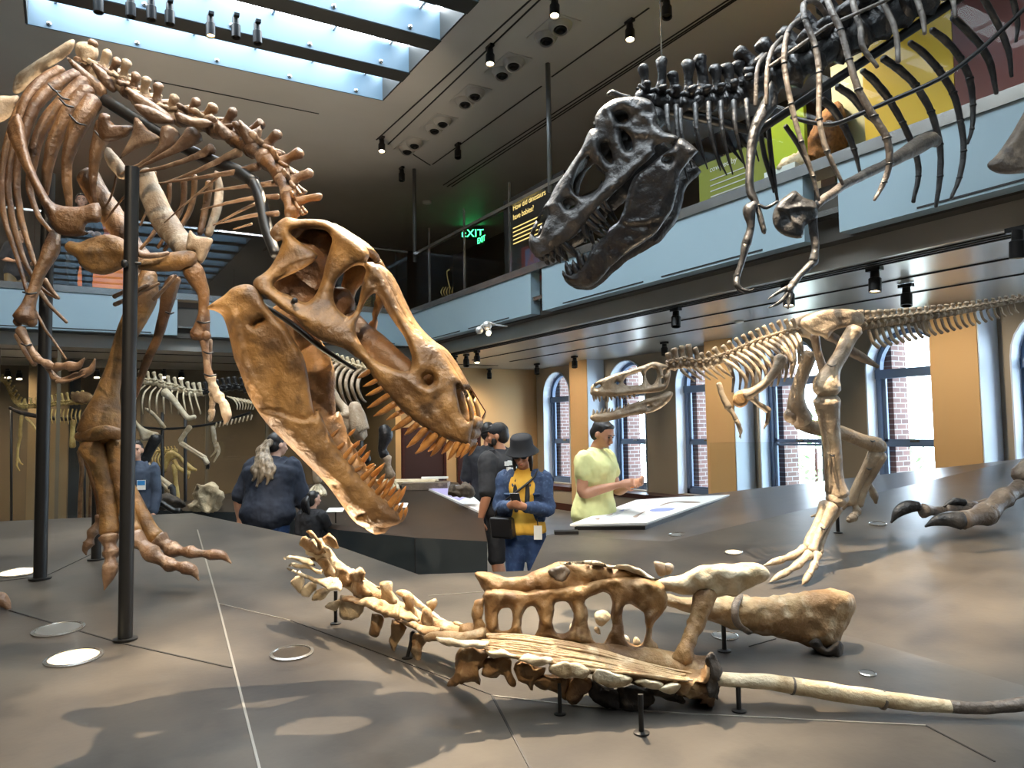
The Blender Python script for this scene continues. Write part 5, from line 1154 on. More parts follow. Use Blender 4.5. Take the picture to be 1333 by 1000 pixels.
for dy in (0, 14): limb(HA, 'forearm', ca([(340,500+dy,DA-.3,2.2),(420,550+dy,DA-.3,1.7),(515,610+dy,DA-.3,2.2)]), M['ivory'], 8, 4)
h = limb(HA, 'hand', ca([(505,610,DA-.3,3),(525,650,DA-.3,3.4)]), M['ivory'], 8, 3)
for k in range(3): limb(HA, 'claw', ca([(520+k*6,645,DA-.3,1.4),(522+k*8,672,DA-.3,1.2),(518+k*8,690,DA-.3,.5)]), M['blackbone'], 6, 3, parent=h)
limb(HA, 'upper_arm', ca([(562,400,DA+.2,3),(570,450,DA+.2,3),(575,500,DA+.2,3)]), M['ivory'], 8, 4)
limb(HA, 'forearm', ca([(590,510,DA+.2,2.2),(605,570,DA+.2,2),(570,640,DA+.2,1)]), M['ivory'], 8, 4); limb(HA, 'forearm', ca([(575,510,DA+.2,2),(585,560,DA+.2,1.6),(548,605,DA+.2,.8)]), M['ivory'], 8, 4)
mb = MB(); plate(mb, ca([(20,330),(60,380),(120,420),(190,440),(185,465),(120,490),(80,495),(60,440),(30,380)]), [], lambda x, y: DA-.3, 0.05, 3, step=2); mb.build('hip_bone', M['ivory'], HA)
mb = MB(); plate(mb, ca([(100,265),(150,290),(200,340),(245,400),(215,405),(170,340),(110,290)]), [], lambda x, y: DA-.2, 0.04, 2.5, step=2); mb.build('hip_bone', M['ivory'], HA)
limb(HA, 'thigh_bone', ca([(180,470,DA-.3,8),(130,560,DA-.3,6.5),(85,650,DA-.3,7)]), M['blackbone'], 8, 4)
for dx, dy in ((0,0),(18,30)): limb(HA, 'shin_bone', ca([(95+dx,650+dy*.3,DA-.3,4),(180+dx,730+dy,DA-.3,3),(280,810+dy,DA-.3,3.5)]), M['ivory'], 8, 4)
limb(HA, 'foot_bone', ca([(275,810,DA-.3,5),(290,850,DA-.3,4),(300,1150,DA-.3,4)]), M['blackbone'], 8, 3)
limb(HA, 'foot_bone', ca([(90,690,DA,3.5),(150,760,DA,3),(195,830,DA,3),(200,1150,DA,3)]), M['ivory'], 8, 3)
mb = MB()
for (x, y0) in ((218,300),(375,330),(165,760)): ptube(mb, ca([(x, y0, DA+.05, 2.1), (x, 1250, DA+.05, 2.1)]), 8, 1, cap=0)
mb2 = MB(); ptube(mb2, ca([(20,400,DA,1.5),(260,412,DA,1.6),(450,395,DA,1.6),(620,365,DA,1.6),(820,300,DA,1.4)]), 8, 4); mb2.build('steel_armature', M['black'], HA)
for (x, y0) in ((218,300),(375,330),(165,760)):
    m1 = MB(); ptube(m1, ca([(x, y0, DA+.05, 2.1), (x, 1250, DA+.05, 2.1)]), 8, 1, cap=0); m1.build('support_post', M['black'], HA)
# long-necked skeleton in the left case
DB = 12.2
HB_ = thing('dinosaur_skeleton', 'golden long-necked skeleton in the glass case at far left, behind the left black post', 'dinosaur skeleton', W(70, 712, DB))
nk = [(0,115),(22,128),(42,150),(56,180),(70,212),(85,240),(105,262),(130,280),(160,285),(195,282),(230,282),(262,280),(295,276),(328,272),(360,268),(392,265),(425,262),(458,260),(490,258),(522,255)]
for i, (x, y) in enumerate(nk):
    c = W(x/4.762, 470+y/4.762, DB); q = nk[min(i+1, len(nk)-1)]; o_ = nk[max(i-1, 0)]
    t = W(q[0]/4.762, 470+q[1]/4.762, DB)-W(o_[0]/4.762, 470+o_[1]/4.762, DB); up = UP if i > 7 else (UP*0.6+RT*0.8)
    mb = MB(); vert(mb, c, t, up, 0.065, 0.028+0.0006*i, 0.06+0.004*i, 0.05, knob=1.5, seg=6); mb.build('back_vertebra', M['yellowbone'], HB_)
for k in range(9): limb(HB_, 'rib', cb3([(300+k*25, 300, DB, .9), (292+k*25, 340, DB-.15, 1.0), (300+k*25, 380+6*(k % 3), DB-.15, .6)]), M['yellowbone'], 6, 3)
mb = MB(); ptube(mb, cb3([(60,290,DB,2),(130,320,DB,2.6),(250,345,DB,2.6),(400,360,DB,2.4),(530,350,DB,2)]), 8, 4); mb.build('belly_bone', M['charbone'], HB_)
limb(HB_, 'upper_arm', cb3([(135,340,DB,2.2),(128,400,DB,2),(125,470,DB,2.4)]), M['yellowbone'], 8, 3)
limb(HB_, 'forearm', cb3([(128,470,DB,1.8),(112,540,DB,1.6),(108,620,DB,1.6)]), M['yellowbone'], 8, 3); limb(HB_, 'hand', cb3([(108,620,DB,1.3),(105,650,DB,1.2),(122,680,DB,.7)]), M['yellowbone'], 6, 3); limb(HB_, 'hand', cb3([(112,600,DB,1.3),(125,630,DB,1.2),(142,642,DB,.7)]), M['yellowbone'], 6, 3)
limb(HB_, 'forearm', cb3([(160,350,DB,1.6),(200,390,DB,1.4),(228,435,DB,1.1)]), M['yellowbone'], 8, 3)
mb = MB(); plate(mb, cb3([(440,200),(500,190),(560,200),(580,240),(520,265),(450,250)]), [], lambda x, y: DB-.1, 0.05, 4, step=2.5); mb.build('hip_bone', M['ochre'], HB_)
for (x, x2) in ((455,440),(510,505)): 
    limb(HB_, 'thigh_bone', cb3([(x, 370, DB, 3.5), (x-5, 440, DB, 3), (x2+10, 530, DB, 4)]), M['yellowbone'], 8, 3); limb(HB_, 'shin_bone', cb3([(x2+50, 560, DB, 3), (x2+70, 680, DB, 2.6), (x2+60, 780, DB, 2.6), (x2+50, 1100, DB, 2.6)]), M['brown'], 8, 3)
for x in (525,580,70): 
    m1 = MB(); ptube(m1, cb3([(x, 560 if x > 100 else 290, DB+.1, 1.6), (x, 1160, DB+.1, 1.6)]), 8, 1, cap=0); m1.build('support_post', M['black'], HB_)
# small yellow skeleton
DC = 13.0
HC_ = thing('dinosaur_skeleton', 'small yellowish skeleton standing low behind the ivory ribs, beside the pale boulder', 'dinosaur skeleton', W(228, 700, DC))
for k in range(6): limb(HC_, 'rib', ca([(150+k*20, 565+k*2, DC, 1.0), (128+k*20, 620, DC-.1, 1.0), (140+k*20, 690-k*8, DC-.1, .7)]), M['yellowbone'], 6, 3)
for k in range(9):
    mb = MB(); vert(mb, W(170+(130+k*22)/5.265, 480+(580-k*2)/5.265, DC), RT, UP, 0.06, 0.028, 0.05, 0.04, seg=6); mb.build('back_vertebra', M['yellowbone'], HC_)
mb = MB(); plate(mb, ca([(235,600),(270,560),(320,575),(365,620),(360,650),(310,610),(270,640),(245,700),(228,700)]), [], lambda x, y: DC-.1, 0.04, 2.5, step=2); mb.build('hip_bone', M['yellowbone'], HC_)
limb(HC_, 'thigh_bone', ca([(300,630,DC-.1,3),(330,680,DC-.1,2.6),(400,720,DC-.1,3)]), M['yellowbone'], 8, 3); limb(HC_, 'shin_bone', ca([(300,660,DC-.1,3.6),(308,760,DC-.1,2.8),(318,870,DC-.1,3.4)]), M['yellowbone'], 8, 3)
limb(HC_, 'foot_bone', ca([(318,870,DC-.1,3.4),(322,1000,DC-.1,3),(325,1170,DC-.1,3)]), M['yellowbone'], 8, 3)
limb(HC_, 'tail_bone', ca([(370,640,DC,2.6),(410,680,DC,3.2),(450,695,DC,1.6)]), M['yellowbone'], 8, 3); limb(HC_, 'tail_bone', ca([(395,660,DC,2),(400,700,DC,2.2),(393,750,DC,1.4)]), M['yellowbone'], 8, 3)
# horned plant-eater on the centre platform
DD = 8.6
HD = thing('dinosaur_skeleton', 'ivory rib-caged skeleton on the central platform, glimpsed between the big open jaws', 'dinosaur skeleton', W(455, 640, DD))
for k in range(9):
    x0, y0 = 130+k*30, 190+k*9
    limb(HD, 'rib', cdd([(x0+40, y0, DD+.1, 1.9), (x0, y0+30, DD-.1, 2.4), (x0-30+k*2, y0+90, DD-.25, 2.3), (x0-30+k*5, y0+190-k*5, DD-.2, 1.8), (x0-10+k*5, y0+280-k*14, DD-.1, 1.2)]), M['pale'], 8, 4)
for k in range(10):
    mb = MB(); vert(mb, W(380+(140+k*28)/4.1667, 420+(185+k*9)/4.1667, DD+.1), RT, UP, 0.06, 0.04, 0.06, 0.07, seg=6); mb.build('back_vertebra', M['ivory'], HD)
limb(HD, 'shoulder_blade', cdd([(185,365,DD-.4,7),(215,385,DD-.4,8),(250,430,DD-.4,5),(285,470,DD-.4,6),(300,500,DD-.4,11)]), M['pale'], 10, 4, rough=0.1)
limb(HD, 'upper_arm', cdd([(340,450,DD-.4,8),(350,500,DD-.42,11),(370,590,DD-.42,12),(385,595,DD-.42,9)]), M['pale'], 10, 4, rough=0.12)
limb(HD, 'upper_arm', cdd([(270,510,DD-.4,9),(300,540,DD-.4,8),(280,590,DD-.4,8),(250,640,DD-.4,7)]), M['pale'], 10, 4, rough=0.1)
limb(HD, 'forearm', cdd([(495,570,DD-.1,7),(510,610,DD-.1,9),(490,680,DD-.1,6),(500,720,DD-.1,7)]), M['blackbone'], 10, 4, rough=0.1)
limb(HD, 'forearm', cdd([(515,730,DD-.1,6),(520,780,DD-.1,4.5),(535,830,DD-.1,7)]), M['pale'], 10, 4, rough=0.1)
limb(HD, 'forearm', cdd([(120,700,DD-.1,6),(125,780,DD-.1,4.5),(140,860,DD-.1,6)]), M['pale'], 10, 4, rough=0.1)
for (x, y) in ((135,900),(530,870)):
    mb = MB()
    for k in range(5): ptube(mb, cdd([(x+5, y-20, DD-.1, 3.2), (x-30+k*17, y+10+(k % 2)*6, DD-.2, 2.4), (x-38+k*21, y+34, DD-.3, 2.6)]), 8, 3)
    mb.build('foot_bone', M['ivory'], HD)
limb(HD, 'thigh_bone', cdd([(60,520,DD,8),(70,620,DD,6),(115,700,DD,8)]), M['pale'], 10, 4)
m1 = MB(); ptube(m1, cdd([(380,640,DD,2.6),(382,860,DD,2.6)]), 8, 1, cap=0); m1.build('support_post', M['black'], HD)
m1 = MB(); m1.ball(W(380+400/4.1667, 420+740/4.1667, DD), 0.06, 12, 8); m1.build('mount_ball', M['black'], HD)
mb = MB(); plate(mb, cdd([(-20,60),(20,40),(80,70),(120,100),(110,160),(60,180),(10,140),(-30,110)]), [cdd([(40,90),(55,85),(60,100),(45,105)]), cdd([(70,120),(85,115),(88,130),(75,135)]), cdd([(10,95),(22,90),(25,105),(14,110)])], lambda x, y: DD-.2, 0.07, 5, step=2.5, nz=0.03); mb.rough(0.03, 12, 1); mb.build('spongy_bone', M['reddish'], HD)
mb = MB(); plate(mb, cdd([(440,165),(475,148),(505,155),(520,180),(512,235),(480,215),(450,195)]), [], lambda x, y: DD+.1, 0.06, 4, step=2.5, nz=0.02); mb.build('crest_bone', M['pale'], HD)
limb(HD, 'crest_bone', cdd([(120,130,DD,3),(160,150,DD,6),(175,160,DD,4)]), M['pale'], 8, 3)
# ================================================================ back hall: cases, rocks, dark doors
M['rock'] = bone((190,172,140), (160,140,108), (130,112,84), 'pale_sandstone', 0.85, 5)
M['darkrock'] = bone((72,62,52), (48,42,36), (104,92,76), 'dark_fossil_rock', 0.8, 8)
bz = W(266, 660, 9.2)
def boulder(name, label, cat, L, D, T, m, R, step=2.5, rough=0.03, f=lambda L: L):
    mb = MB(); plate(mb, f(L), [], lambda x, y: D, T, R, step=step, nz=T*0.35); mb.rough(rough, 7, D); mb.rough(rough*0.6, 19, D+1)
    o = mb.build(name, m, None); return tag(o, label, cat)
boulder('boulder', 'pale sandstone boulder standing on the far platform behind the brown foot', 'boulder', [(395,970),(405,930),(440,890),(448,800),(500,785),(570,790),(610,840),(632,870),(610,940),(580,990),(480,985)], 9.25, 0.22, M['rock'], 9, f=ca, rough=0.05)
boulder('fossil_rock', 'brownish fossil rock on the far platform, left of the pale boulder', 'rock', [(160,910),(230,860),(300,870),(360,905),(370,945),(300,960),(200,965),(165,945)], 9.3, 0.16, M['darkrock'], 8, f=ca)
t = tag(MB().tube([W(170+x/5.265, 480+y/5.265, 9.0) for x, y in ((170,965),(175,930),(215,925),(250,945),(300,975),(340,975))], 0.035, 8, 4).build('black_tube', M['black']), 'thick black tube curling in front of the brown fossil rock', 'tube')
def case(name, label, x0, x1, Y, z1, nb):
    a, b = WY(x0, 560, Y), WY(x1, 560, Y); t = thing(name, label, 'display case', (a.x, Y, 0))
    n = nb; w = (b.x-a.x)/n
    for k in range(n): MB().box((a.x+k*w+0.02, Y, 0.3), (a.x+(k+1)*w-0.02, Y+0.015, z1)).build('glass_pane', M['glass'], t, False)
    for k in range(n+1): MB().box((a.x+k*w-0.025, Y-0.02, 0), (a.x+k*w+0.025, Y+0.05, z1)).build('frame_post', M['dark'], t, False)
    MB().box((a.x-0.03, Y-0.03, 0), (b.x+0.03, Y+0.06, 0.3)).build('base', M['platside'], t, False)
case('glass_case', 'tall glass case at far left around the golden long-necked skeleton', -90, 150, 13.6, 3.0, 3)
case('glass_case', 'tall glass case behind the ivory ribs, right of the brown leg', 185, 420, 14.9, 3.0, 3)
# columns
M['colpaint'] = mat('column_olive_paint', S((120,104,76)), S((112,96,70)), 1, 0.4)
for i, (x0, x1, Y, mm) in enumerate(((36,50,15.6,'colpaint'),(64,88,15.6,'colpaint'),(90,104,15.9,'platside'))):
    a, b = WY(x0, 560, Y), WY(x1, 560, Y); st('trim_%d' % (40+i), MB().box((a.x, Y, 0), (b.x, Y+0.4, ZS)), M[mm])
# dark doors
for i, (x0, x1, y1, Y) in enumerate(((526,577,560,14.97),(598,622,549,14.96))):
    a, b = WY(x0, 600, Y), WY(x1, 600, Y); z1 = WY((x0+x1)/2, y1, Y).z
    d = MB().box((a.x, Y-0.02, 0), (b.x, Y+0.02, z1)).build('door_%d' % (i+1), mat('dark_red_door', S((52,26,22)), None, rough=0.5) if i == 0 else bpy.data.materials['dark_red_door'], None, False, 'structure')
    fr = MB(); fr.box((a.x-0.06, Y-0.04, 0), (a.x, Y+0.02, z1+0.06)); fr.box((b.x, Y-0.04, 0), (b.x+0.06, Y+0.02, z1+0.06)); fr.box((a.x, Y-0.04, z1), (b.x, Y+0.02, z1+0.06)); fr.build('door_frame', M['wood'], d, False)
_TXT = []
def text(s, size, pos, right, up, m, parent, name='lettering', align='LEFT', ext=0.0008):
    cu = bpy.data.curves.new(name, 'FONT'); cu.body = s; cu.size = size; cu.align_x = align; cu.extrude = ext
    to = bpy.data.objects.new(name, cu); COL.objects.link(to); bpy.context.view_layer.update()
    me = bpy.data.meshes.new_from_object(to.evaluated_get(bpy.context.evaluated_depsgraph_get()))
    bpy.data.objects.remove(to); bpy.data.curves.remove(cu); me.materials.clear(); me.materials.append(m)
    o = bpy.data.objects.new(name, me); COL.objects.link(o)
    R_, U_ = Vector(right).normalized(), Vector(up).normalized(); N_ = R_.cross(U_)
    mw = Matrix((R_, U_, N_)).transposed().to_4x4(); mw.translation = Vector(pos) - ORG.get(parent, Vector((0, 0, 0)))
    o.matrix_local = mw; o.parent = parent; return o
M['orange'] = mat('orange_lettering', S((226,130,40)), None, rough=0.6)
M['signtan'] = mat('sign_tan', S((206,170,112)), None, rough=0.6)
Y = 14.95
hx = [WY(x, y, Y) for x, y in ((575,500),(609,499),(632,536),(618,563),(575,562))]
hs = thing('wall_sign', 'tan pointed wall sign with orange lettering, right of the big snout', 'sign', (hx[0].x, Y, hx[3].z))
MB().prism([(p.x, Y, p.z) for p in hx], (0, 0.03, 0)).build('panel', M['signtan'], hs, False)
b_ = MB()
for p, q in ((hx[0], hx[1]), (hx[1], hx[2]), (hx[2], hx[3])):
    d = (q-p).normalized(); n_ = d.cross(Vector((0, 1, 0)))*0.012; b_.prism([(v.x, Y-0.006, v.z) for v in (p-n_, q-n_, q+n_, p+n_)], (0, 0.006, 0))
b_.build('outline', M['wood'], hs, False)
p = WY(622, 536, Y-0.01); text('MIND', 0.17, p, (1,0,0), (0,0,1), M['orange'], hs, align='RIGHT')
p = WY(623, 542.5, Y-0.01); text('ire', 0.24, p+Vector((0,0,-0.02)), (1,0,0), (0,0,1), M['orange'], hs, align='RIGHT')
# ---------------------------------------------------------------- things on the centre platform
M['paper'] = mat('printed_paper', S((226,224,222)), S((214,212,212)), 3, 0.4)
M['purple'] = mat('printed_lilac', S((168,156,206)), S((190,182,216)), 3, 0.4)
def E_on(x, y, tri, dz=0.0):
    p, n = onray(x, y, tri); return p+Vector((0, 0, dz))
tA = (E[1], E[3], E[5])
gp = thing('graphic_panel', 'lilac and white printed panel lying on the central platform', 'panel', E_on(600, 655, tA))
q = [E_on(x, y, tA, 0.004) for x, y in ((553,637),(598,634),(636,666),(632,668),(622,668))]
MB().prism(q, (0, 0, 0.02)).build('board', M['paper'], gp, False)
q = [E_on(x, y, tA, 0.027) for x, y in ((556,638),(597,635),(612,648),(598,655))]
MB().prism(q, (0, 0, 0.002)).build('lilac_print', M['purple'], gp, False)
mb = MB(); plate(mb, [(583,640),(588,630),(598,632),(606,628),(612,631),(617,637),(617,647),(600,648),(584,645)], [], lambda x, y: 7.55, 0.1, 5, step=1.6, nz=0.03); mb.rough(0.02, 16, 2)
tag(mb.build('fossil_block', M['darkrock']), 'dark ridged fossil block on the lilac printed panel', 'fossil')
for (x, y, lab) in ((437,664,'white label card on the central platform edge, beside the girl'),(519,658,'white label card on the central platform, right of the lower jaw')):
    p = W(x, y, 7.1 if x < 500 else 6.7); t = thing('label_card', lab, 'label', p)
    r_, f_ = Vector((RT.x, RT.y, 0)).normalized(), Vector((FW.x, FW.y, 0)).normalized()
    MB().obox(p, r_*0.075, f_*0.06+Vector((0, 0, 0.012)), (0, 0, 0.003)).build('card', M['white'], t, False)
    l_ = MB()
    for k in range(4): l_.obox(p+f_*(0.03-k*0.018)+Vector((0, 0, 0.0085-0.0036*k)), r_*0.05, f_*0.003, (0, 0, 0.001))
    l_.build('print_lines', M['dseam'], t, False)
    MB().cyl((p.x, p.y, p.z-0.12), (p.x, p.y, p.z), 0.006).build('stem', M['black'], t)
tr = thing('display_tray', 'flat grey display tray on the far edge of the central platform', 'tray', W(560, 634, 9.2))
r_, f_ = Vector((RT.x, RT.y, 0)).normalized(), Vector((FW.x, FW.y, 0)).normalized()
MB().obox(W(555, 632, 9.2), r_*0.27, f_*0.2, (0, 0, 0.04)).build('tray', M['footgrey'], tr, False)
MB().obox(W(566, 622, 9.3), r_*0.16, f_*0.03, (0, 0, 0.012)).build('light_bar', M['white'], tr, False)
MB().obox(W(505, 628, 9.5), r_*0.6, f_*0.3, (0, 0, 0.02)).build('shelf', M['bleach'], tr, False)
# ---------------------------------------------------------------- slanted graphic panel on the raised deck
tB = (C0, C1, B1)
sp_ = thing('graphic_panel', 'white slanted panel with blue-grey printed artwork on the raised deck, beside the man in yellow', 'panel', E_on(840, 670, tB))
def sgp(x, y, dz): return E_on(x, y, tB, dz)
q = [sgp(x, y, 0.03) for x, y in ((742,690),(842,688),(950,650),(865,654),(828,657))]
MB().prism(q, (0, 0, 0.015)).build('board', M['white'], sp_, False)
q = [sgp(x, y, 0.0) for x, y in ((748,691),(840,690),(946,652),(868,656),(832,659))]
MB().prism(q, (0, 0, 0.03)).build('backing', M['black'], sp_, False)
M['artblue'] = mat('print_blue', S((128,142,196)), None, rough=0.5); M['artgrey'] = mat('print_grey', S((186,190,198)), S((214,216,220)), 9, 0.5); M['artbrown'] = mat('print_brown', S((150,126,108)), None, rough=0.5)
def patch(L, m, dz, nm='artwork'):
    MB().prism([sgp(740+x/6.06, 630+y/6.06, dz) for x, y in spline(L, 4, True)], (0, 0, 0.0012)).build(nm, M[m], sp_, False)
patch([(640,250),(700,236),(800,232),(840,240),(780,256),(680,262)], 'artblue', 0.0462)
patch([(200,325),(260,310),(330,285),(420,250),(500,225),(560,215),(470,250),(380,290),(290,325)], 'artgrey', 0.0462)
patch([(410,320),(480,305),(560,300),(600,325),(540,335),(470,330)], 'artgrey', 0.0462)
patch([(720,220),(760,195),(860,178),(1000,180),(1040,188),(940,190),(850,185),(770,200)], 'artbrown', 0.0462)
patch([(510,305),(560,280),(610,260),(570,285),(540,310)], 'artbrown', 0.047)
patch([(300,295),(350,280),(340,292)], 'artbrown', 0.047); patch([(400,258),(440,245),(430,258)], 'artblue', 0.047); patch([(210,325),(245,315),(240,330)], 'artbrown', 0.047); patch([(600,200),(660,195),(640,206)], 'artgrey', 0.047)
p = E_on(737, 695, tB, 0.012)
tag(MB().obox(p, r_*0.09, f_*0.05, (0, 0, 0.012)).build('black_device', M['black'], None, False), 'small flat black device on the deck below the slanted white panel', 'device')
gl = thing('glass_case', 'low glass case on the floor behind the raised deck, under the windows', 'display case', WX(960, 600, 8.4))
a, b = WX(985, 575, 8.3), WX(835, 575, 8.3)
for (z0, z1) in ((0.6, 1.42),): 
    MB().box((8.3, a.y-0.9, z0), (8.31, a.y+0.9, z1)).build('glass_pane', M['railglass'], gl, False); MB().box((8.28, a.y-0.9, 0), (8.7, a.y+0.9, z0)).build('base', M['platside'], gl, False)
    MB().box((8.29, a.y-0.9, z1), (8.7, a.y+0.9, z1+0.01)).build('glass_top', M['railglass'], gl, False)
# ================================================================ glass balustrades and upper floor
gr = thing('glass_balustrade', 'clear glass balustrade along the right-hand balcony edge', 'balustrade', (XF+0.1, 5, ZM))
ys = [-1.5, 0.6, 2.3, 4.4, 6.4, 8.1, 9.7, 11.2, 12.6, 13.3]
for k in range(len(ys)-1): MB().box((XF+0.09, ys[k]+0.006, ZM), (XF+0.105, ys[k+1]-0.006, 5.0)).build('glass_pane', M['railglass'], gr, False)
for k in (6, 7, 8): MB().box((XF+0.08, ys[k]-0.012, ZM), (XF+0.115, ys[k]+0.012, 5.35)).build('post', M['steel'], gr, False)
MB().box((XF+0.07, 8.1, 4.98), (XF+0.13, 13.3, 5.03)).build('handrail', M['steel'], gr, False)
gb = thing('glass_balustrade', 'clear glass balustrade along the far balcony, reflecting the skylights', 'balustrade', (0, YF+0.1, ZM))
xs = [-6, -4, -2.2, -0.4, 1.4, 3.2, 4.6, 5.6]
for k in range(len(xs)-1): MB().box((xs[k]+0.006, YF+0.09, ZM), (xs[k+1]-0.006, YF+0.105, 5.05)).build('glass_pane', M['mirglass'], gb, False)
MB().box((-6, YF+0.07, 5.05), (5.6, YF+0.12, 5.08)).build('handrail', M['steel'], gb, False)
# hanger rods
for (x, yt, yb, X, lab) in ((716,68,236,XF+0.1,'grey steel rod from the ceiling to the right balustrade, left of the dark skull'),(540,200,330,None,'grey steel rod hanging from the ceiling above the far corner of the balcony')):
    p = WX(x, yb, X) if X else WY(x, yb, YF+0.1)
    q = WZ(x-(3 if X else 0), yt, ZC)
    o = MB().cyl((p.x, p.y, 4.9), (p.x, p.y, ZC), 0.035).build('hanger_rod', M['footgrey'] if False else M['colpaint'], None); tag(o, lab, 'rod')
    o.data.materials[0] = M['rodgrey'] if 'rodgrey' in M else M.setdefault('rodgrey', mat('grey_rod', S((120,122,122)), None, rough=0.4, metal=0.4))
# exhibits on the upper floor
def board(name, label, cat, X, x0, x1, ztop, col, em=0.0, Yb=None, parts=(), zbot=None):
    a, b = WX(x1, 300, X), WX(x0, 300, X)
    t = thing(name, label, cat, (X, (a.y+b.y)/2, zbot or 3.75))
    MB().box((X, a.y, zbot or 3.75), (X+0.05, b.y, ztop)).build('board', mat(name+'_colour', S(col), None, rough=0.5), t, False)
    return t, a.y, b.y
M['gold'] = emit('gold_lettering_glow', (1.0, 0.72, 0.25, 1), 0.8)  # panel text given a glow of its own, no lamp behind
t, y0, y1 = board('info_panel', 'black information panel with golden text behind the glass, left of the dark snout', 'sign', 6.1, 656, 735, 5.35, (30,28,28))
p = WX(661, 274, 6.09)
text('How did dinosaurs', 0.125, (6.095, y1-0.3, 5.12), (0,-1,0), (0,0,1), M['gold'], t); text('have babies?', 0.125, (6.095, y1-0.3, 4.97), (0,-1,0), (0,0,1), M['gold'], t)
l_ = MB()
for k in range(5): l_.box((6.09, y1-1.15+0.12*(k % 2), 4.83-0.062*k), (6.096, y1-0.3, 4.845-0.062*k))
l_.build('text_lines', M['gold'], t, False)
t, y0, y1 = board('poster', 'dark red poster below the golden text panel behind the glass', 'poster', 6.05, 678, 735, 4.45, (92,34,30))
MB().box((6.045, y0+0.1, 4.05), (6.05, y1-0.12, 4.4)).build('print', mat('poster_print', S((70,82,110)), S((120,60,50)), 6, 0.5), t, False)
t, y0, y1 = board('info_panel', 'olive-yellow information panel behind the dark neck ribs', 'sign', 7.0, 912, 1000, 5.0, (150,156,60))
l_ = MB()
for k in range(6): l_.box((6.99, y0+0.25, 4.75-0.07*k), (6.996, y1-0.2, 4.762-0.07*k))
text('covered by', 0.1, (6.99, y1-0.2, 4.86), (0,-1,0), (0,0,1), M['white'], t); l_.build('text_lines', M['white'], t, False)
board('exhibit_board', 'bright lime display panel behind the dark shoulder blade', 'panel', 7.1, 1008, 1052, 5.25, (188,214,44))
board('exhibit_board', 'large golden yellow display panel behind the dark ribs', 'panel', 7.4, 1132, 1252, 5.9, (214,180,40))
board('exhibit_board', 'dark maroon display panel at the upper right edge behind the ribs', 'panel', 7.4, 1253, 1420, 6.3, (96,40,36))
board('exhibit_board', 'pale green-grey display panel between lime and yellow panels', 'panel', 7.8, 1090, 1170, 5.9, (150,152,120))
boulder('museum_mount', 'brown shaggy mounted exhibit behind the balustrade, between lime and yellow panels', 'exhibit', [(1048,215),(1055,170),(1075,140),(1096,135),(1102,170),(1098,205),(1070,222)], 8.9, 0.25, mat('shaggy_brown', S((150,104,60)), S((104,70,40)), 20, 0.9, bump=0.6, bscale=60), 14, step=3.5)
NP = thing('display_plinth', 'small plinth under the pale nest model upstairs', 'plinth', (WX(1030, 215, 7.0).x, WX(1030, 215, 7.0).y, 3.75))
_n = W(1031, 222, 8.2); MB().box((_n.x-.2, _n.y-.2, 3.75), (_n.x+.2, _n.y+.2, _n.z)).build('block', M['white'], NP, False)
boulder('nest_model', 'pale nest model behind the balustrade in front of the lime panel', 'model', [(1012,222),(1022,205),(1040,198),(1052,205),(1050,215)], 8.2, 0.12, M['bleach'], 5, step=2)
M['exit'] = emit('green_exit_lettering', (0.05, 1.0, 0.25, 1), 4.0)
p = WY(615, 304, 16.5); ex = thing('exit_sign', 'green EXIT sign hanging above the far balcony corner', 'sign', p)
MB().obox(p, r_*0.28, f_*0.02, (0, 0, 0.14)).build('housing', M['black'], ex, False)
text('EXIT', 0.27, p-f_*0.03-Vector((0,0,0.09)), r_, (0,0,1), M['exit'], ex, align='CENTER')
p = WY(628, 312, 15.2); ex = thing('exit_sign', 'glass reflection of the green EXIT sign, built as a smaller sign to its right', 'sign', p)
MB().obox(p, (0, 0.12, 0), (0.02, 0, 0), (0, 0, 0.11)).build('housing', M['black'], ex, False)  # stands in for the first sign's reflection in the glass
text('EXIT', 0.19, p+Vector((-0.03,0,-0.065)), (0,-1,0), (0,0,1), M['exit'], ex, align='CENTER')
# orange lit wall behind the far balcony
a = WY(118, 260, 17.0)
t = thing('exhibit_board', 'orange-red lit display panel behind the far balcony, left of the nearest post', 'panel', (a.x, 17, 3.75))
MB().box((a.x-0.2, 17, 3.75), (a.x+0.75, 17.05, 6.15)).build('board', mat('orange_display', S((214,92,40)), S((232,150,60)), 0.8, 0.5), t, False)
# small bird-like skeleton on the far balcony
SB = thing('bird_skeleton', 'small yellowish skeleton in a vitrine on the far balcony, under the EXIT sign', 'skeleton', W(583, 385, 14.3))
for k in range(5): limb(SB, 'rib', [(577+k*3.2, 374, 14.2, .5), (574+k*3.6, 380, 14.1, .6), (576+k*3.4, 385, 14.1, .4)], M['yellowbone'], 6, 3)
limb(SB, 'neck', [(586,376,14.2,.9),(583,364,14.2,.7),(582,354,14.2,.7),(585,351,14.2,1.1)], M['yellowbone'], 6, 3)
limb(SB, 'stand', [(583,376,14.2,.5),(583,415,14.2,.5)], M['black'], 6, 1)
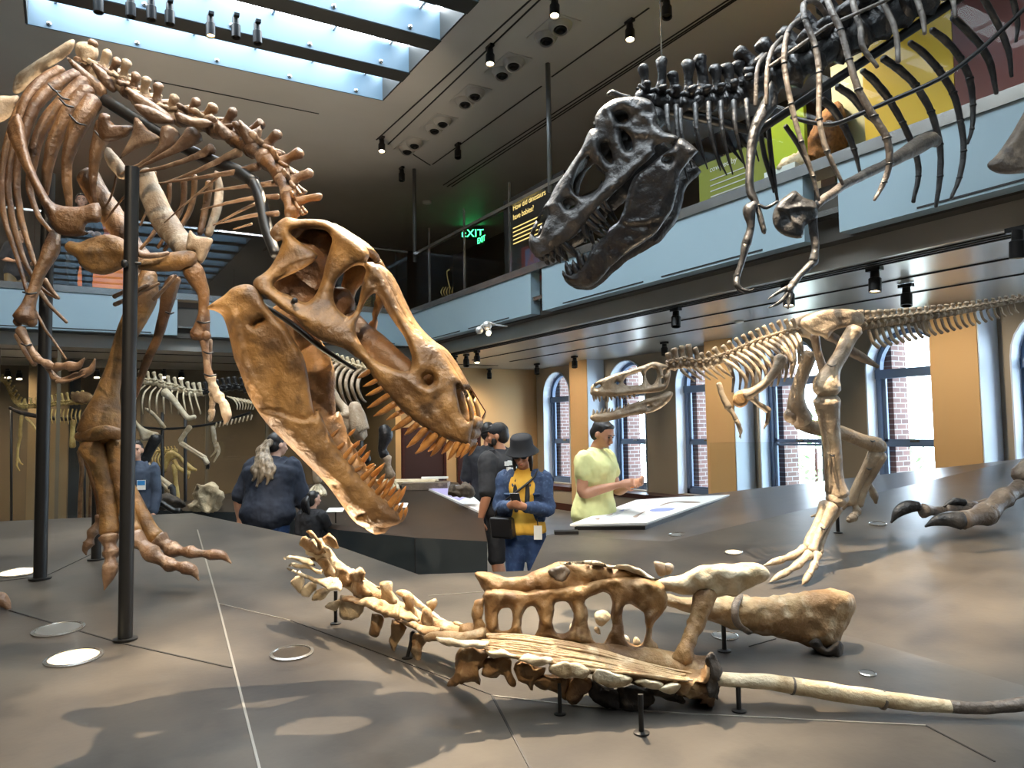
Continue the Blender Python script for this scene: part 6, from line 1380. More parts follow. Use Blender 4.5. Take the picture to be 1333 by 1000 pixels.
# ================================================================ lamps
def lamp(px, py, X=None, z=ZC, aim=None, lit=True, drop=0.12, L=0.2, r=0.045, label='', group='track spotlights', col='bulb'):
    p = WZ(px, py, z-drop); top = Vector((p.x, p.y, z-0.006))
    t = thing('track_spotlight', label, 'spotlight', top, group)
    MB().box((top.x-0.03, top.y-0.07, top.z-0.035), (top.x+0.03, top.y+0.07, top.z)).build('mount', M['lampblack'], t, False)
    MB().cyl((top.x, top.y, top.z-0.03), p, 0.012).build('stem', M['lampblack'], t)
    d = ((aim or W(600, 600, 4))-p).normalized(); d = (d*0.45+Vector((0, 0, -1))).normalized()
    MB().lathe(p-d*L*0.5, [(r*0.7, 0), (r*0.75, L*0.35), (r, L*0.4), (r, L), (r*0.86, L), (r*0.8, L*0.85)], 16, d).build('body', M['lampblack'], t, True, sharp=40)
    MB().lathe(p-d*L*0.5, [(r*0.84, L*0.9), (r*0.84, L*0.92)], 16, d).build('bulb', M[col] if lit else M['lens_dark'], t)
down = Vector((0, 0, -1))
for (x, y, lit, lab, ax, ay) in ((497,190,True,'lit spotlight at the lower left end of the long ceiling track',430,480),(638,74,True,'lit spotlight on the ceiling track beside the second silver downlight pair',560,520),(722,10,True,'lit spotlight near the upper edge, left of the suspension cable',650,500),(820,42,True,'lit spotlight on the ceiling, just left of the suspension cable',830,300),(596,198,False,'unlit spotlight hanging below the nearest silver downlight row',600,400),(523,228,False,'small unlit spotlight nearest the far balcony',520,400),(868,12,False,'dark spotlight behind the top of the suspension cable',900,200)):
    lamp(x, y, z=ZC, aim=W(ax, ay, 4.0), lit=lit, label=lab, L=0.24, r=0.06, drop=0.16)
for i, (x, y, lit) in enumerate(((128,2,False),(170,8,False),(197,12,False),(221,18,False),(274,34,True),(307,36,False),(335,44,False))):
    names = ['first','second','third','fourth','fifth','sixth','last']
    lamp(x, y, z=ZC-0.01, aim=W(x+40, y+400, 8.0), lit=lit, label='%s black spotlight from the left on the beam between skylights%s' % (names[i], ', glowing orange' if lit else ''), L=0.26, r=0.055, drop=0.16, col='bulbdim')
for (x, y, lit, lab) in ((1139,366,True,'spotlight under the right soffit, left of the dark hanging bone'),(1325,318,True,'spotlight under the right soffit at the right edge'),(1027,386,True,'lit spotlight under the soffit behind the dark clawed hand'),(880,415,False,'unlit spotlight under the soffit above the slim skull'),(1180,386,False,'unlit spotlight just above the tail of the slim skeleton'),(748,472,False,'unlit spotlight under the soffit above the window left of the slim skull'),(699,481,False,'unlit spotlight under the soffit above the tan wall corner'),(637,487,False,'unlit spotlight under the soffit right of the big snout'),(607,470,False,'middle spotlight of three under the soffit right of the skull'),(621,466,True,'rightmost lit spotlight of three under the soffit right of the skull'),(592,472,False,'leftmost spotlight of three under the soffit right of the skull'),(865,455,False,'unlit spotlight on the soffit just above the slim skull, right of the arch')):
    lamp(x, y, z=ZS, aim=W(x-30, y+300, 6.0), lit=lit, label=lab, L=0.2, r=0.055, drop=0.13, group='soffit spotlights')
for i, (x, y) in enumerate(((10,487),(25,489),(50,488),(126,487),(213,487),(236,488))):
    lamp(x, y, z=ZS-0.1, aim=W(x+60, 700, 8.0), lit=True, label=['lit spotlight in the back hall at the left edge','second lit spotlight in the back hall from the left edge','lit spotlight in the back hall just left of the left black post','lit spotlight in the back hall beside the brown claws','lit spotlight in the back hall right of the nearest post','lit spotlight in the back hall nearest the ivory ribs'][i], L=0.16, r=0.06, drop=0.1, group='back hall spotlights')
tb = thing('stage_lamp_bar', 'silver twin lamp cluster hanging at the corner of the balconies', 'lamp', W(634, 425, 9.6))
for (x, y, r) in ((624,430,.05),(634,424,.06),(636,432,.04)): MB().ball(W(x, y, 9.6), r, 10, 8).build('lamp_head', M['chrome'], tb)
MB().ball(W(636, 434, 9.55), 0.03, 8, 6).build('bulb', M['bulb'], tb)
MB().tube([W(622,428,9.6), W(634,420,9.6), W(646,423,9.6), WX(660, 425, XF)], 0.012, 6, 3).build('arm', M['chrome'], tb)
for i, (x, y, s) in enumerate(((720,38,1.0),(661,85,1.0),(612,124,1.0),(571,160,1.0),(535,188,1.0))):
    p = WZ(x, y, ZC); t = thing('ceiling_downlight', ['silver twin ceiling downlight nearest the top edge','second silver twin ceiling downlight from the top edge','middle silver twin ceiling downlight of the row of five','fourth silver twin ceiling downlight from the top edge','silver twin ceiling downlight farthest from the top edge'][i], 'downlight', p, 'twin silver ceiling downlights')
    MB().box((p.x-0.19, p.y-0.34, p.z-0.012), (p.x+0.19, p.y+0.34, p.z+0.0)).build('plate', M['chrome'], t, False)
    for k in (-1, 1):
        c = p+Vector((0, 0.16*k, 0)); ax = Vector((-0.15, -0.25, -1)).normalized()
        MB().lathe(c, [(0.145, 0), (0.15, 0.03), (0.13, 0.07), (0.105, 0.12), (0.09, 0.12), (0.075, 0.08)], 20, ax).build('gimbal', M['chrome'], t, True, sharp=40)
        MB().lathe(c, [(0.08, 0.1), (0.05, 0.13), (0.05, 0.1)], 16, ax).build('bulb', M['lampblack'], t)
tag(MB().lathe(WZ(556, 262, ZC)-Vector((0,0,0.0)), [(0.1,0),(0.1,-0.05),(0.03,-0.07)], 16).build('smoke_detector', M['white'], None, True), 'white round smoke detector on the ceiling above the EXIT sign', 'detector')
tag(MB().lathe(WZ(962, 418, ZS), [(0.06,0),(0.06,-0.02),(0.02,-0.03)], 16).build('smoke_detector', M['white'], None, True), 'white round detector on the soffit above the slim skeleton neck', 'detector')
# ================================================================ people
M['skin'] = mat('skin_tan', S((190,138,108)), S((178,126,98)), 6, 0.5)
M['skinlight'] = mat('skin_fair', S((214,170,146)), S((204,158,134)), 6, 0.5)
M['hairblack'] = mat('black_hair', S((22,20,20)), S((36,32,30)), 40, 0.45, stretch=(1,1,0.2))
M['hairgrey'] = mat('streaked_blond_hair', S((150,132,108)), S((92,78,62)), 45, 0.5, stretch=(1,1,0.25))
M['denim'] = mat('denim_jacket', S((46,68,102)), S((34,52,84)), 14, 0.8, c3=S((84,106,138)), s3=40)
M['jeans'] = mat('blue_jeans', S((44,72,120)), S((34,56,98)), 10, 0.85, c3=S((70,98,140)), s3=30)
M['ytee'] = mat('mustard_tee', S((222,178,70)), S((212,168,62)), 6, 0.85)
M['ltee'] = mat('pale_yellow_tee', S((226,226,160)), S((216,216,150)), 6, 0.85)
M['btee'] = mat('black_tee', S((26,27,32)), S((34,35,40)), 6, 0.85)
M['navytee'] = mat('navy_tee', S((36,43,58)), S((30,36,50)), 6, 0.85)
M['ltjean'] = mat('stone_jeans', S((186,190,186)), S((170,174,170)), 10, 0.85)
M['bluegrey'] = mat('blue_grey_hoodie', S((62,74,92)), S((54,64,82)), 6, 0.85)
M['hat'] = mat('black_cloth_hat', S((20,22,28)), S((28,30,36)), 12, 0.8)
M['bag'] = mat('black_leather', S((22,22,24)), None, rough=0.4)
M['shoe'] = mat('dark_shoe', S((40,40,44)), None, rough=0.6)
M['eye'] = mat('dark_eye', S((24,18,16)), None, rough=0.2)
M['lip'] = mat('lip', S((150,84,76)), None, rough=0.5)
_wr = bpy.data.textures.new('cloth_wrinkles', 'CLOUDS'); _wr.noise_scale = 0.09; _wr.noise_depth = 2
FH = Vector((FW.x, FW.y, 0)).normalized(); RH = Vector((RT.x, RT.y, 0)).normalized()
class Human:
    def __init__(s, label, loc, phi, scale=1.0, lean=0.0, girth=1.0, vox=0.009, headpitch=0.0, headyaw=0.0, skin='skin'):
        s.root = thing('person', label, 'person', loc)
        a = math.radians(phi); s.Y = FH*math.cos(a)+RH*math.sin(a); s.X = RH*math.cos(a)-FH*math.sin(a)
        s.s, s.lean, s.g, s.vox, s.hp, s.hy, s.loc, s.skin = scale, math.radians(lean), girth, vox, math.radians(headpitch), math.radians(headyaw), Vector(loc), skin
        s.rel = {}
    def B(s, p):      # bend at the hips
        x, y, z = p
        if z > 0.95:
            dz = z-0.95; c, n = math.cos(s.lean), math.sin(s.lean); k = min(1, dz/0.2)
            return (x, y*lerp(1, c, k)+dz*n, 0.95+dz*c-y*n*k)
        return p
    def Hd(s, p):     # head local (origin at the neck top) -> body
        x, y, z = p; c, n = math.cos(s.hp), math.sin(s.hp)
        y, z = y*c+z*n, -y*n+z*c      # pitch forward (down)
        c, n = math.cos(s.hy), math.sin(s.hy); x, y = x*c+y*n, -x*n+y*c
        o = s.B((0, 0.01, 1.52)); return (o[0]+x, o[1]+y, o[2]+z)
    def w(s, p): return s.loc + (s.X*p[0]+s.Y*p[1])*s.s + Vector((0, 0, p[2]*s.s))
    def wl(s, L): return [s.w(p) for p in L]
    def tube(s, mb, L, r, seg=12, sub=4, asp=1.0, ref=None, cap=0.6):
        mb.tube(s.wl(L), [q*s.s for q in r], seg, sub, ref or s.X, asp, cap)
    def hball(s, mb, p, rx, ry, rz, n=14, m=10):
        c = s.w(s.Hd(p)); ax = [s.w(s.Hd((p[0]+rx, p[1], p[2])))-c, s.w(s.Hd((p[0], p[1]+ry, p[2])))-c, s.w(s.Hd((p[0], p[1], p[2]+rz)))-c]
        mb.ball(c, 1, n, m, ax)
    def fin(s, mb, name, m, vox=None, smooth=4, wr=0.0, parent=None):
        o = mb.build(name, M[m] if isinstance(m, str) else m, parent or s.root)
        md = o.modifiers.new('fuse', 'REMESH'); md.mode = 'VOXEL'; md.voxel_size = (vox or s.vox)*s.s; md.use_smooth_shade = True
        sm = o.modifiers.new('soften', 'SMOOTH'); sm.iterations = smooth; sm.factor = 0.5
        if wr:
            dm = o.modifiers.new('wrinkles', 'DISPLACE'); dm.texture = _wr; dm.strength = wr; dm.texture_coords = 'LOCAL'; dm.mid_level = 0.5
        return o
    TOR = [(0.84,.10,1.35),(0.92,.115,1.45),(1.02,.108,1.38),(1.12,.105,1.38),(1.24,.115,1.46),(1.35,.115,1.6),(1.42,.085,1.95),(1.46,.06,1.35)]
    def torso(s, mb, off=0.0, z0=0.8, z1=1.5, extra=0.0):
        L, R, A = [], [], []
        for z, r, a in s.TOR:
            if z0 <= z <= z1: L.append(s.B((0, 0.0, z))); R.append(r*(s.g if z < 1.4 else 1+(s.g-1)*0.3)+off+(extra if z < 1.1 else 0)); A.append(a)
        s.tube(mb, L, R, 18, 4, A)
    def leg(s, mb, sd, off=0.0, zlow=0.08, knee=(0, .02)):
        g = 1+(s.g-1)*0.6
        L = [(sd*.09, 0, .90), (sd*.095, .01, .70), (sd*.1+knee[0], knee[1], .49), (sd*.1, -.015, .34), (sd*.1, -.02, zlow)]
        s.tube(mb, L, [(.088*g)+off, .078*g+off, .056*g+off, .053*g+off, .036+off], 12, 4)
    def arm(s, mb, A, off=0.0, upto=2.0):
        """A: (side, elbow, wrist)"""
        sd, e, w_ = A; sh = s.B((sd*.175, -.005, 1.395)); g = 1+(s.g-1)*0.6
        m1 = tuple(lerp(sh[i], e[i], .5) for i in range(3)); m2 = tuple(lerp(e[i], w_[i], .45) for i in range(3))
        L, R = [s.B((sd*.10, 0, 1.40)), sh, m1, e, m2, w_], [.06, .062*g, .050*g, .041*g, .039*g, .027]
        if upto < 2:
            n = 3 if upto <= 0.5 else 4; L, R = L[:n], R[:n]
            if upto < 0.5: L[-1] = tuple(lerp(sh[i], e[i], upto) for i in range(3))
        s.tube(mb, L, [r+off for r in R], 12, 4)
    def hand(s, mb, w_, d, n, sd, curl=0.5, sp=1.0):
        """w_: wrist, d: pointing direction, n: palm normal (body coords), sd: thumb side sign"""
        W_, D, N_ = Vector(w_), Vector(d).normalized(), Vector(n); N_ = (N_-D*N_.dot(D)).normalized(); T = D.cross(N_)*sd
        pc = W_+D*.05; s.tube(mb, [tuple(W_-D*.01), tuple(W_+D*.04), tuple(W_+D*.085)], [.024, .030, .028], 10, 3, 1.35, s.X*T.x+s.Y*T.y+Vector((0, 0, T.z)))
        for k in range(4):
            b = W_+D*.085+T*(.03-.02*k)*sp; ln = (.036, .041, .038, .030)[k]; cur = b; ang = 0; L = [tuple(b-D*.012)]
            L.append(tuple(b))
            for j in range(3):
                ang += curl*(0.5+0.45*j); cur = cur+(D*math.cos(ang)+N_*math.sin(ang))*ln*(1, .75, .55)[j]; L.append(tuple(cur))
            s.tube(mb, L, [.0115, .0115, .0105, .0095, .008], 8, 2)
        b = W_+D*.025+T*.022; s.tube(mb, [tuple(b), tuple(b+T*.028+D*.022+N_*.012), tuple(b+T*.034+D*.05+N_*.03), tuple(b+T*.024+D*.07+N_*.042)], [.014, .0125, .011, .009], 8, 2)
    def head(s, mb, face=True):
        s.tube(mb, [s.B((0, -.01, 1.42)), s.B((0, 0.0, 1.49)), s.Hd((0, .015, .05))], [.058, .054, .052], 14, 3)
        s.hball(mb, (0, .012, .128), .074, .094, .098); s.hball(mb, (0, .045, .062), .056, .058, .060); s.hball(mb, (0, .075, .028), .028, .024, .020)
        if face:
            s.tube(mb, [s.Hd((0, .098, .118)), s.Hd((0, .110, .092)), s.Hd((0, .122, .076)), s.Hd((0, .104, .068))], [.010, .012, .015, .012], 8, 3)
            s.hball(mb, (0, .094, .135), .052, .014, .012); s.hball(mb, (0, .098, .046), .024, .012, .012)
            for q in (-1, 1): s.hball(mb, (q*.04, .078, .085), .022, .022, .02); s.hball(mb, (q*.076, .005, .10), .012, .02, .03)
    def face(s):
        for q in (-1, 1):
            e = MB(); s.hball(e, (q*.030, .097, .112), .012, .008, .006, 8, 6); e.build('eye', M['eye'], s.root)
            b = MB(); s.tube(b, [s.Hd((q*.012, .108, .128)), s.Hd((q*.03, .108, .135)), s.Hd((q*.05, .094, .130))], [.003, .004, .003], 6, 3); b.build('eyebrow', M['hairblack'], s.root)
        l = MB(); s.hball(l, (0, .108, .048), .022, .006, .006, 10, 6); l.build('mouth', M['lip'], s.root)
    def body(s, arms, legs=True, hands=(), face=True):
        mb = MB(); s.torso(mb); s.head(mb, face)
        for a in arms: s.arm(mb, a)
        for h in hands: s.hand(mb, *h)
        for sd in (-1, 1):
            if legs:
                s.leg(mb, sd); s.tube(mb, [(sd*.1, -.05, .05), (sd*.1, .03, .05), (sd*.1, .13, .03)], [.038, .04, .028], 10, 3)
        s.fin(mb, 'body', s.skin, smooth=3)
    def trousers(s, m, zlow=0.06, off=0.016, wr=0.02, ztop=1.0):
        mb = MB(); s.torso(mb, off-.003, 0.8, ztop)
        for sd in (-1, 1): s.leg(mb, sd, off, zlow)
        return s.fin(mb, 'trousers', m, 0.012, 4, wr)
    def shoes(s):
        for sd in (-1, 1):
            mb = MB(); s.tube(mb, [(sd*.1, -.06, .045), (sd*.1, .04, .05), (sd*.1, .15, .035), (sd*.1, .19, .03)], [.045, .05, .04, .025], 12, 3, 1.0); mb.build('shoe', M['shoe'], s.root)
    def shirt(s, m, arms, upto=0.62, off=0.018, z0=0.9, name='shirt', wr=0.022, extra=0.004, soff=None):
        mb = MB(); s.torso(mb, off, z0, 1.47, extra)
        for a in arms: s.arm(mb, a, soff or off+.004, upto)
        return s.fin(mb, name, m, 0.011, 4, wr)
    def hair(s, m, back=0.0, low=0.0):
        mb = MB(); s.hball(mb, (0, -.008, .146), .081, .096, .092); s.hball(mb, (0, -.035, .10), .078, .072, .075+low); s.hball(mb, (0, .055, .195), .055, .035, .022)
        return s.fin(mb, 'hair', m, 0.008, 3, 0.008)

# --- woman in bucket hat
p = WZ(684, 832, 0.0); p = W(684, 700, 6.3); p.z = 0
A = [(1, (.225, .06, 1.13), (.085, .27, 1.17)), (-1, (-.225, .06, 1.12), (-.075, .28, 1.16))]
h = Human('woman in black bucket hat and denim jacket looking at her phone', p, 193, 0.90, 3, 1.0, headpitch=18)
h.body(A, True, [(A[0][2], (-.55, .65, .25), (-.6, -.3, .7), -1, .55), (A[1][2], (.55, .65, .25), (.6, -.3, .7), 1, .55)])
h.trousers('jeans'); h.shoes(); h.shirt('ytee', [], z0=0.9, off=.012, name='tee_shirt', extra=0.012)
# jacket: two open front halves with sleeves
mb = MB()
for a in A: h.arm(mb, a, .024, 2.0)
for q in (-1, 1):
    h.tube(mb, [h.B((q*.10, .0, z)) for z in (1.02, 1.15, 1.28, 1.38, 1.43)], [.098, .10, .105, .10, .07], 14, 4, [.95, .95, 1.0, 1.05, 1.2])
    h.tube(mb, [h.B((q*.06, -.02, 1.46)), h.B((q*.08, .05, 1.42)), h.B((q*.075, .105, 1.34))], [.028, .03, .02], 8, 3)
jk = h.fin(mb, 'denim_jacket', 'denim', 0.011, 3, 0.03)
for q in (-1, 1):
    c = MB(); h.tube(c, [h.B((q*.11, .118, 1.27)), h.B((q*.16, .10, 1.27))], [.012, .012], 8, 1); c.build('pocket_flap', M['denim'], jk)
mb = MB()
for q in (-1, 1): h.tube(mb, [h.B((q*.05, .0, 1.47)), h.B((q*.052, .085, 1.38)), h.B((q*.055, .13, 1.25)), h.B((q*.045, .15, 1.12))], [.03, .026, .024, .02], 10, 4)
h.fin(mb, 'open_hood_lining', 'hat', 0.01, 3)
mb = MB(); h.hball(mb, (0, -.02, .12), .084, .09, .10)
for q in (-1, 1): h.tube(mb, [h.Hd((q*.07, 0, .12)), h.Hd((q*.078, .02, .04)), h.Hd((q*.075, .03, -.04))], [.022, .022, .014], 8, 3)
h.fin(mb, 'hair', 'hairblack', 0.009, 3)
c0 = h.w(h.Hd((0, .0, .135))); ax = (h.w(h.Hd((0, .0, .235)))-c0).normalized(); s_ = h.s
MB().lathe(c0, [(.155*s_, -.005), (.150*s_, .0), (.108*s_, .045), (.100*s_, .115), (.085*s_, .135), (.0001, .138)][::1], 28, ax).build('bucket_hat', M['hat'], h.root, True)
mb = MB()
for q in (-1, 1): h.hball(mb, (q*.032, .100, .112), .030, .012, .019)
h.tube(mb, [h.Hd((-.075, .03, .118)), h.Hd((-.06, .09, .118)), h.Hd((0, .108, .118)), h.Hd((.06, .09, .118)), h.Hd((.075, .03, .118))], [.004]*5, 6, 3); mb.build('sunglasses', M['bag'], h.root)
l = MB(); h.hball(l, (0, .108, .048), .022, .006, .006, 10, 6); l.build('mouth', M['lip'], h.root)
ph = h.w((0.0, .37, 1.235)); ph_t = thing('phone', 'black phone held up by the woman in the bucket hat', 'phone', ph)
zz = (Vector((0,0,1))*.8+h.Y*.6).normalized(); MB().obox(ph, h.X*.036, zz*.07, h.X.cross(zz)*.004).build('phone_body', M['bag'], ph_t, False)
bag = thing('shoulder_bag', 'black shoulder bag hanging at the right hip of the woman in the bucket hat', 'bag', h.w((.19, .15, .88)))
mb = MB(); mb.obox(h.w((.17, .165, .97)), h.X*.105*.9+h.Y*-.03, h.Y*.045+h.X*.012, Vector((0, 0, .085))+h.X*.01); bb = mb.build('pouch', M['bag'], bag, False)
bv = bb.modifiers.new('round', 'BEVEL'); bv.width = 0.02; bv.segments = 3
mb = MB(); mb.obox(h.w((.17, .20, 1.01)), h.X*.10*.9+h.Y*-.03, h.Y*.012, Vector((0, 0, .04))); mb.build('flap', M['bag'], bag, False)
MB().tube(h.wl([(.26, .11, 1.04), (.20, .16, 1.16), (.06, .19, 1.27), (-.10, .13, 1.40), (-.12, 0, 1.47), (0, -.14, 1.30), (.2, -.12, 1.10), (.26, .08, 1.04)]), 0.010, 8, 5).build('strap', M['bag'], bag)
bd_ = thing('badge', 'white badge hanging at the waist of the woman in the bucket hat', 'badge', h.w((-.15, .15, .88)))
MB().obox(h.w((-.15, .165, .93)), h.X*.033, h.Y*.003, Vector((0, 0, .055))).build('card', M['white'], bd_, False); MB().tube(h.wl([(-.15, .16, .99), (-.14, .15, 1.05)]), .004, 6, 1).build('clip', M['bag'], bd_)
# --- man in pale yellow tee
p = W(774, 700, 6.6); p.z = 0
A = [(1, (.215, .03, 1.12), (.03, .29, 1.19)), (-1, (-.20, .12, 1.12), (-.05, .38, 1.20))]
h = Human('man in pale yellow tee shirt touching his wrist beside the slanted panel', p, 128, 1.0, 4, 1.16, headpitch=24)
h.body(A, True, [(A[0][2], (-.45, .85, .18), (-.6, -.2, -.4), -1, .6), (A[1][2], (.35, .9, .15), (.5, -.2, .3), 1, .75)])
h.face(); h.hair('hairblack'); h.trousers('ltjean'); h.shoes(); h.shirt('ltee', A, .5, .02, .84, extra=.02, soff=.023)
wb = MB(); wc = h.w((-.065, .345, 1.19)); wb.lathe(wc-h.Y*.012, [(.034, 0), (.036, .006), (.036, .018), (.034, .024)], 16, h.Y); wb.build('wristband', M['orange'], h.root)
# --- man in cap, back turned
p = W(658, 700, 7.1); p.z = 0
A = [(-1, (-.27, -.03, 1.10), (-.27, .06, .86)), (1, (.27, .0, 1.10), (.24, .16, .92))]
h = Human('bearded man in black cap and printed black tee behind the bucket-hat woman', p, -48, 0.99, 5, 1.2, headpitch=4, headyaw=-35)
h.body(A, True, [(A[0][2], (0, .1, -1), (1, 0, 0), 1, .3), (A[1][2], (0, .3, -1), (-1, 0, 0), -1, .3)])
h.face(); h.hair('hairblack', ); h.shirt('btee', A, .68, .02, .84, soff=.034)
mb = MB(); h.torso(mb, .016, .8, 1.0)
for sd in (-1, 1):
    g = 1.1; h.tube(mb, [(sd*.09, 0, .90), (sd*.095, .01, .70), (sd*.1, .02, .47)], [.11, .105, .085], 12, 4)
h.fin(mb, 'shorts', 'btee', .012, 4, .02); h.shoes()
mb = MB(); h.hball(mb, (0, .068, .03), .045, .042, .03); h.hball(mb, (0, .085, .055), .03, .02, .012)
for q in (-1, 1): h.hball(mb, (q*.055, .04, .055), .014, .03, .04)
h.fin(mb, 'beard', 'hairblack', .008, 3)
mb = MB(); h.hball(mb, (0, .0, .155), .086, .102, .078); cp_ = h.fin(mb, 'cap', 'hat', .008, 3)
mb = MB(); h.tube(mb, [h.Hd((0, .07, .155)), h.Hd((0, .115, .15)), h.Hd((0, .15, .14))], [.010, .010, .006], 12, 3, 6.0); mb.build('brim', M['hat'], cp_)
M['print'] = mat('white_shirt_print', S((225,225,225)), None, rough=0.7)
random.seed(5)
for (x, z, w_, hh) in ((-.05, 1.345, .018, .020), (-.015, 1.35, .012, .022), (.015, 1.348, .016, .018), (.05, 1.345, .014, .02), (-.03, 1.29, .022, .022), (.02, 1.275, .03, .03), (.055, 1.30, .014, .014), (-.06, 1.25, .012, .018), (.0, 1.225, .016, .014)):
    q = h.B((x-.06, -.168, z+.01)); MB().obox(h.w(q), h.X*w_, Vector((0, 0, hh)), h.Y*.012).build('shirt_print', M['print'], h.root, False)
# --- man further back
p = W(637, 700, 8.5); p.z = 0
A = [(-1, (-.26, -.02, 1.12), (-.25, .08, .88)), (1, (.26, -.02, 1.12), (.25, .08, .88))]
h = Human('man in black tee seen from behind, farthest of the group at the tan wall', p, 15, 1.0, 0, 1.12)
h.body(A, True, [(A[0][2], (0, .1, -1), (1, 0, 0), 1, .3), (A[1][2], (0, .1, -1), (-1, 0, 0), -1, .3)]); h.hair('hairblack'); h.shirt('btee', A, .65, .02, .84, soff=.03); h.trousers('btee'); h.shoes()
# --- woman with ponytail leaning over
p = W(352, 700, 7.35) - FH*0.1; p.z = 0
A = [(1, (.30, .16, 1.02), (.27, .30, .84)), (-1, (-.33, .08, 1.08), (-.36, .14, .86))]
h = Human('woman in navy tee with long streaked ponytail leaning forward, seen from behind', p, 8, 0.97, 17, 1.5, headpitch=6, headyaw=35, skin='skinlight')
h.body(A, True, [(A[0][2], (0, .4, -1), (-1, 0, 0), -1, .4), (A[1][2], (0, .2, -1), (1, 0, 0), 1, .4)])
h.hair('hairblack'); h.shirt('navytee', A, .66, .022, .84, soff=.036); h.trousers('jeans'); h.shoes()
mb = MB()
for (dx, dz, r) in ((0, 0, .045), (-.05, 0.02, .034), (.045, -.02, .034), (-.02, -.04, .03), (.075, .03, .024)): 
    h.tube(mb, [h.Hd((dx*.4, -.07, .14)), h.Hd((dx-.02, -.13, .06)), h.B((dx-.03, -.17, 1.40)), h.B((dx*1.7-.02, -.19, 1.33)), h.B((dx*1.3-.0, -.195, 1.28)), h.B((dx*1.6-.02, -.185, 1.20+dz))], [.03, r, r*1.15, r, r*.8, .012], 10, 5)
mb.rough(0.012, 22, 3); h.fin(mb, 'ponytail', 'hairgrey', .008, 2, .03)
# --- girl
p = W(404, 700, 7.15); p.z = 0
A = [(1, (.22, .16, 1.18), (.27, .40, 1.25)), (-1, (-.22, .0, 1.12), (-.2, .12, .92))]
h = Human('small dark-haired girl in black reaching to the platform edge', p, 25, 0.64, 5, 0.95, headyaw=20, skin='skinlight')
h.body(A, True, [(A[0][2], (.1, .8, .3), (0, 0, -1), -1, .5), (A[1][2], (0, .2, -1), (1, 0, 0), 1, .4)]); h.shirt('btee', A, .66, .02, .84, soff=.03); h.trousers('btee'); h.shoes(); h.hair('hairblack', low=.03)
mb = MB()
for dx in (-.04, .0, .04): h.tube(mb, [h.Hd((dx*.3, -.08, .15)), h.Hd((dx, -.13, .08)), h.Hd((dx*1.4, -.12, -.02)), h.Hd((dx*1.5, -.10, -.1))], [.03, .04, .036, .02], 8, 4)
h.fin(mb, 'loose_hair', 'hairblack', .01, 3)
# --- boy behind the leg
p = W(176, 700, 8.8); p.z = 0
A = [(1, (.24, .0, 1.10), (.22, .08, .86)), (-1, (-.24, .0, 1.10), (-.22, .08, .86))]
h = Human('child in blue-grey hoodie with a badge, half hidden behind the brown leg', p, 165, 0.92, 0, 1.0, headyaw=0, skin='skinlight')
h.body(A, True, [(A[0][2], (0, .1, -1), (-1, 0, 0), -1, .4), (A[1][2], (0, .1, -1), (1, 0, 0), 1, .4)]); h.face(); h.hair('hairblack', low=.02); h.shirt('bluegrey', A, 2.0, .022, .84, name='hoodie', soff=.026); h.trousers('btee'); h.shoes()
b2 = thing('badge', 'blue and white badge on the hoodie of the child behind the leg', 'badge', h.w((-.08, .17, 1.2)))
MB().obox(h.w((-.09, .155, 1.20)), h.X*.045, h.Y*.006, Vector((0, 0, .055))).build('card', M['white'], b2, False); MB().obox(h.w((-.09, .163, 1.225)), h.X*.04, h.Y*.002, Vector((0, 0, .025))).build('print', mat('badge_blue', S((40,130,200)), None), b2, False)
# --- visitors upstairs
for (px, py, Y, phi, lab, hairm, top, ln) in ((22,300,16.4,120,'visitor in dark clothes leaning upstairs at the left edge of the far balcony','hairblack','navytee',12),(106,255,14.0,150,'dark-haired visitor upstairs behind the shoulder blade, near the orange panel','hairblack','btee',0),(392,292,14.2,170,'visitor upstairs just above the big skull, left of the taller one','hairgrey','btee',0),(436,286,14.1,170,'taller visitor upstairs just above the big skull, behind the neck tip','hairblack','btee',0)):
    p = WY(px, py, Y); zt = p.z; sc = (zt-3.75)/1.72; p.z = 3.75
    A = [(1, (.25, .06, 1.14), (.16, .25, 1.08)), (-1, (-.25, .06, 1.14), (-.16, .25, 1.08))]
    h = Human(lab, p, phi, max(.85, min(1.08, sc)), ln, 1.1, vox=.013, skin='skinlight')
    h.body(A, True, [(A[0][2], (-.3, .8, .1), (0, 0, -1), -1, .4), (A[1][2], (.3, .8, .1), (0, 0, -1), 1, .4)]); h.face(); h.hair(hairm); h.shirt(top, A, .66, .02, .84, soff=.03); h.trousers('shoe' if px != 22 else 'colpaint'); h.shoes()
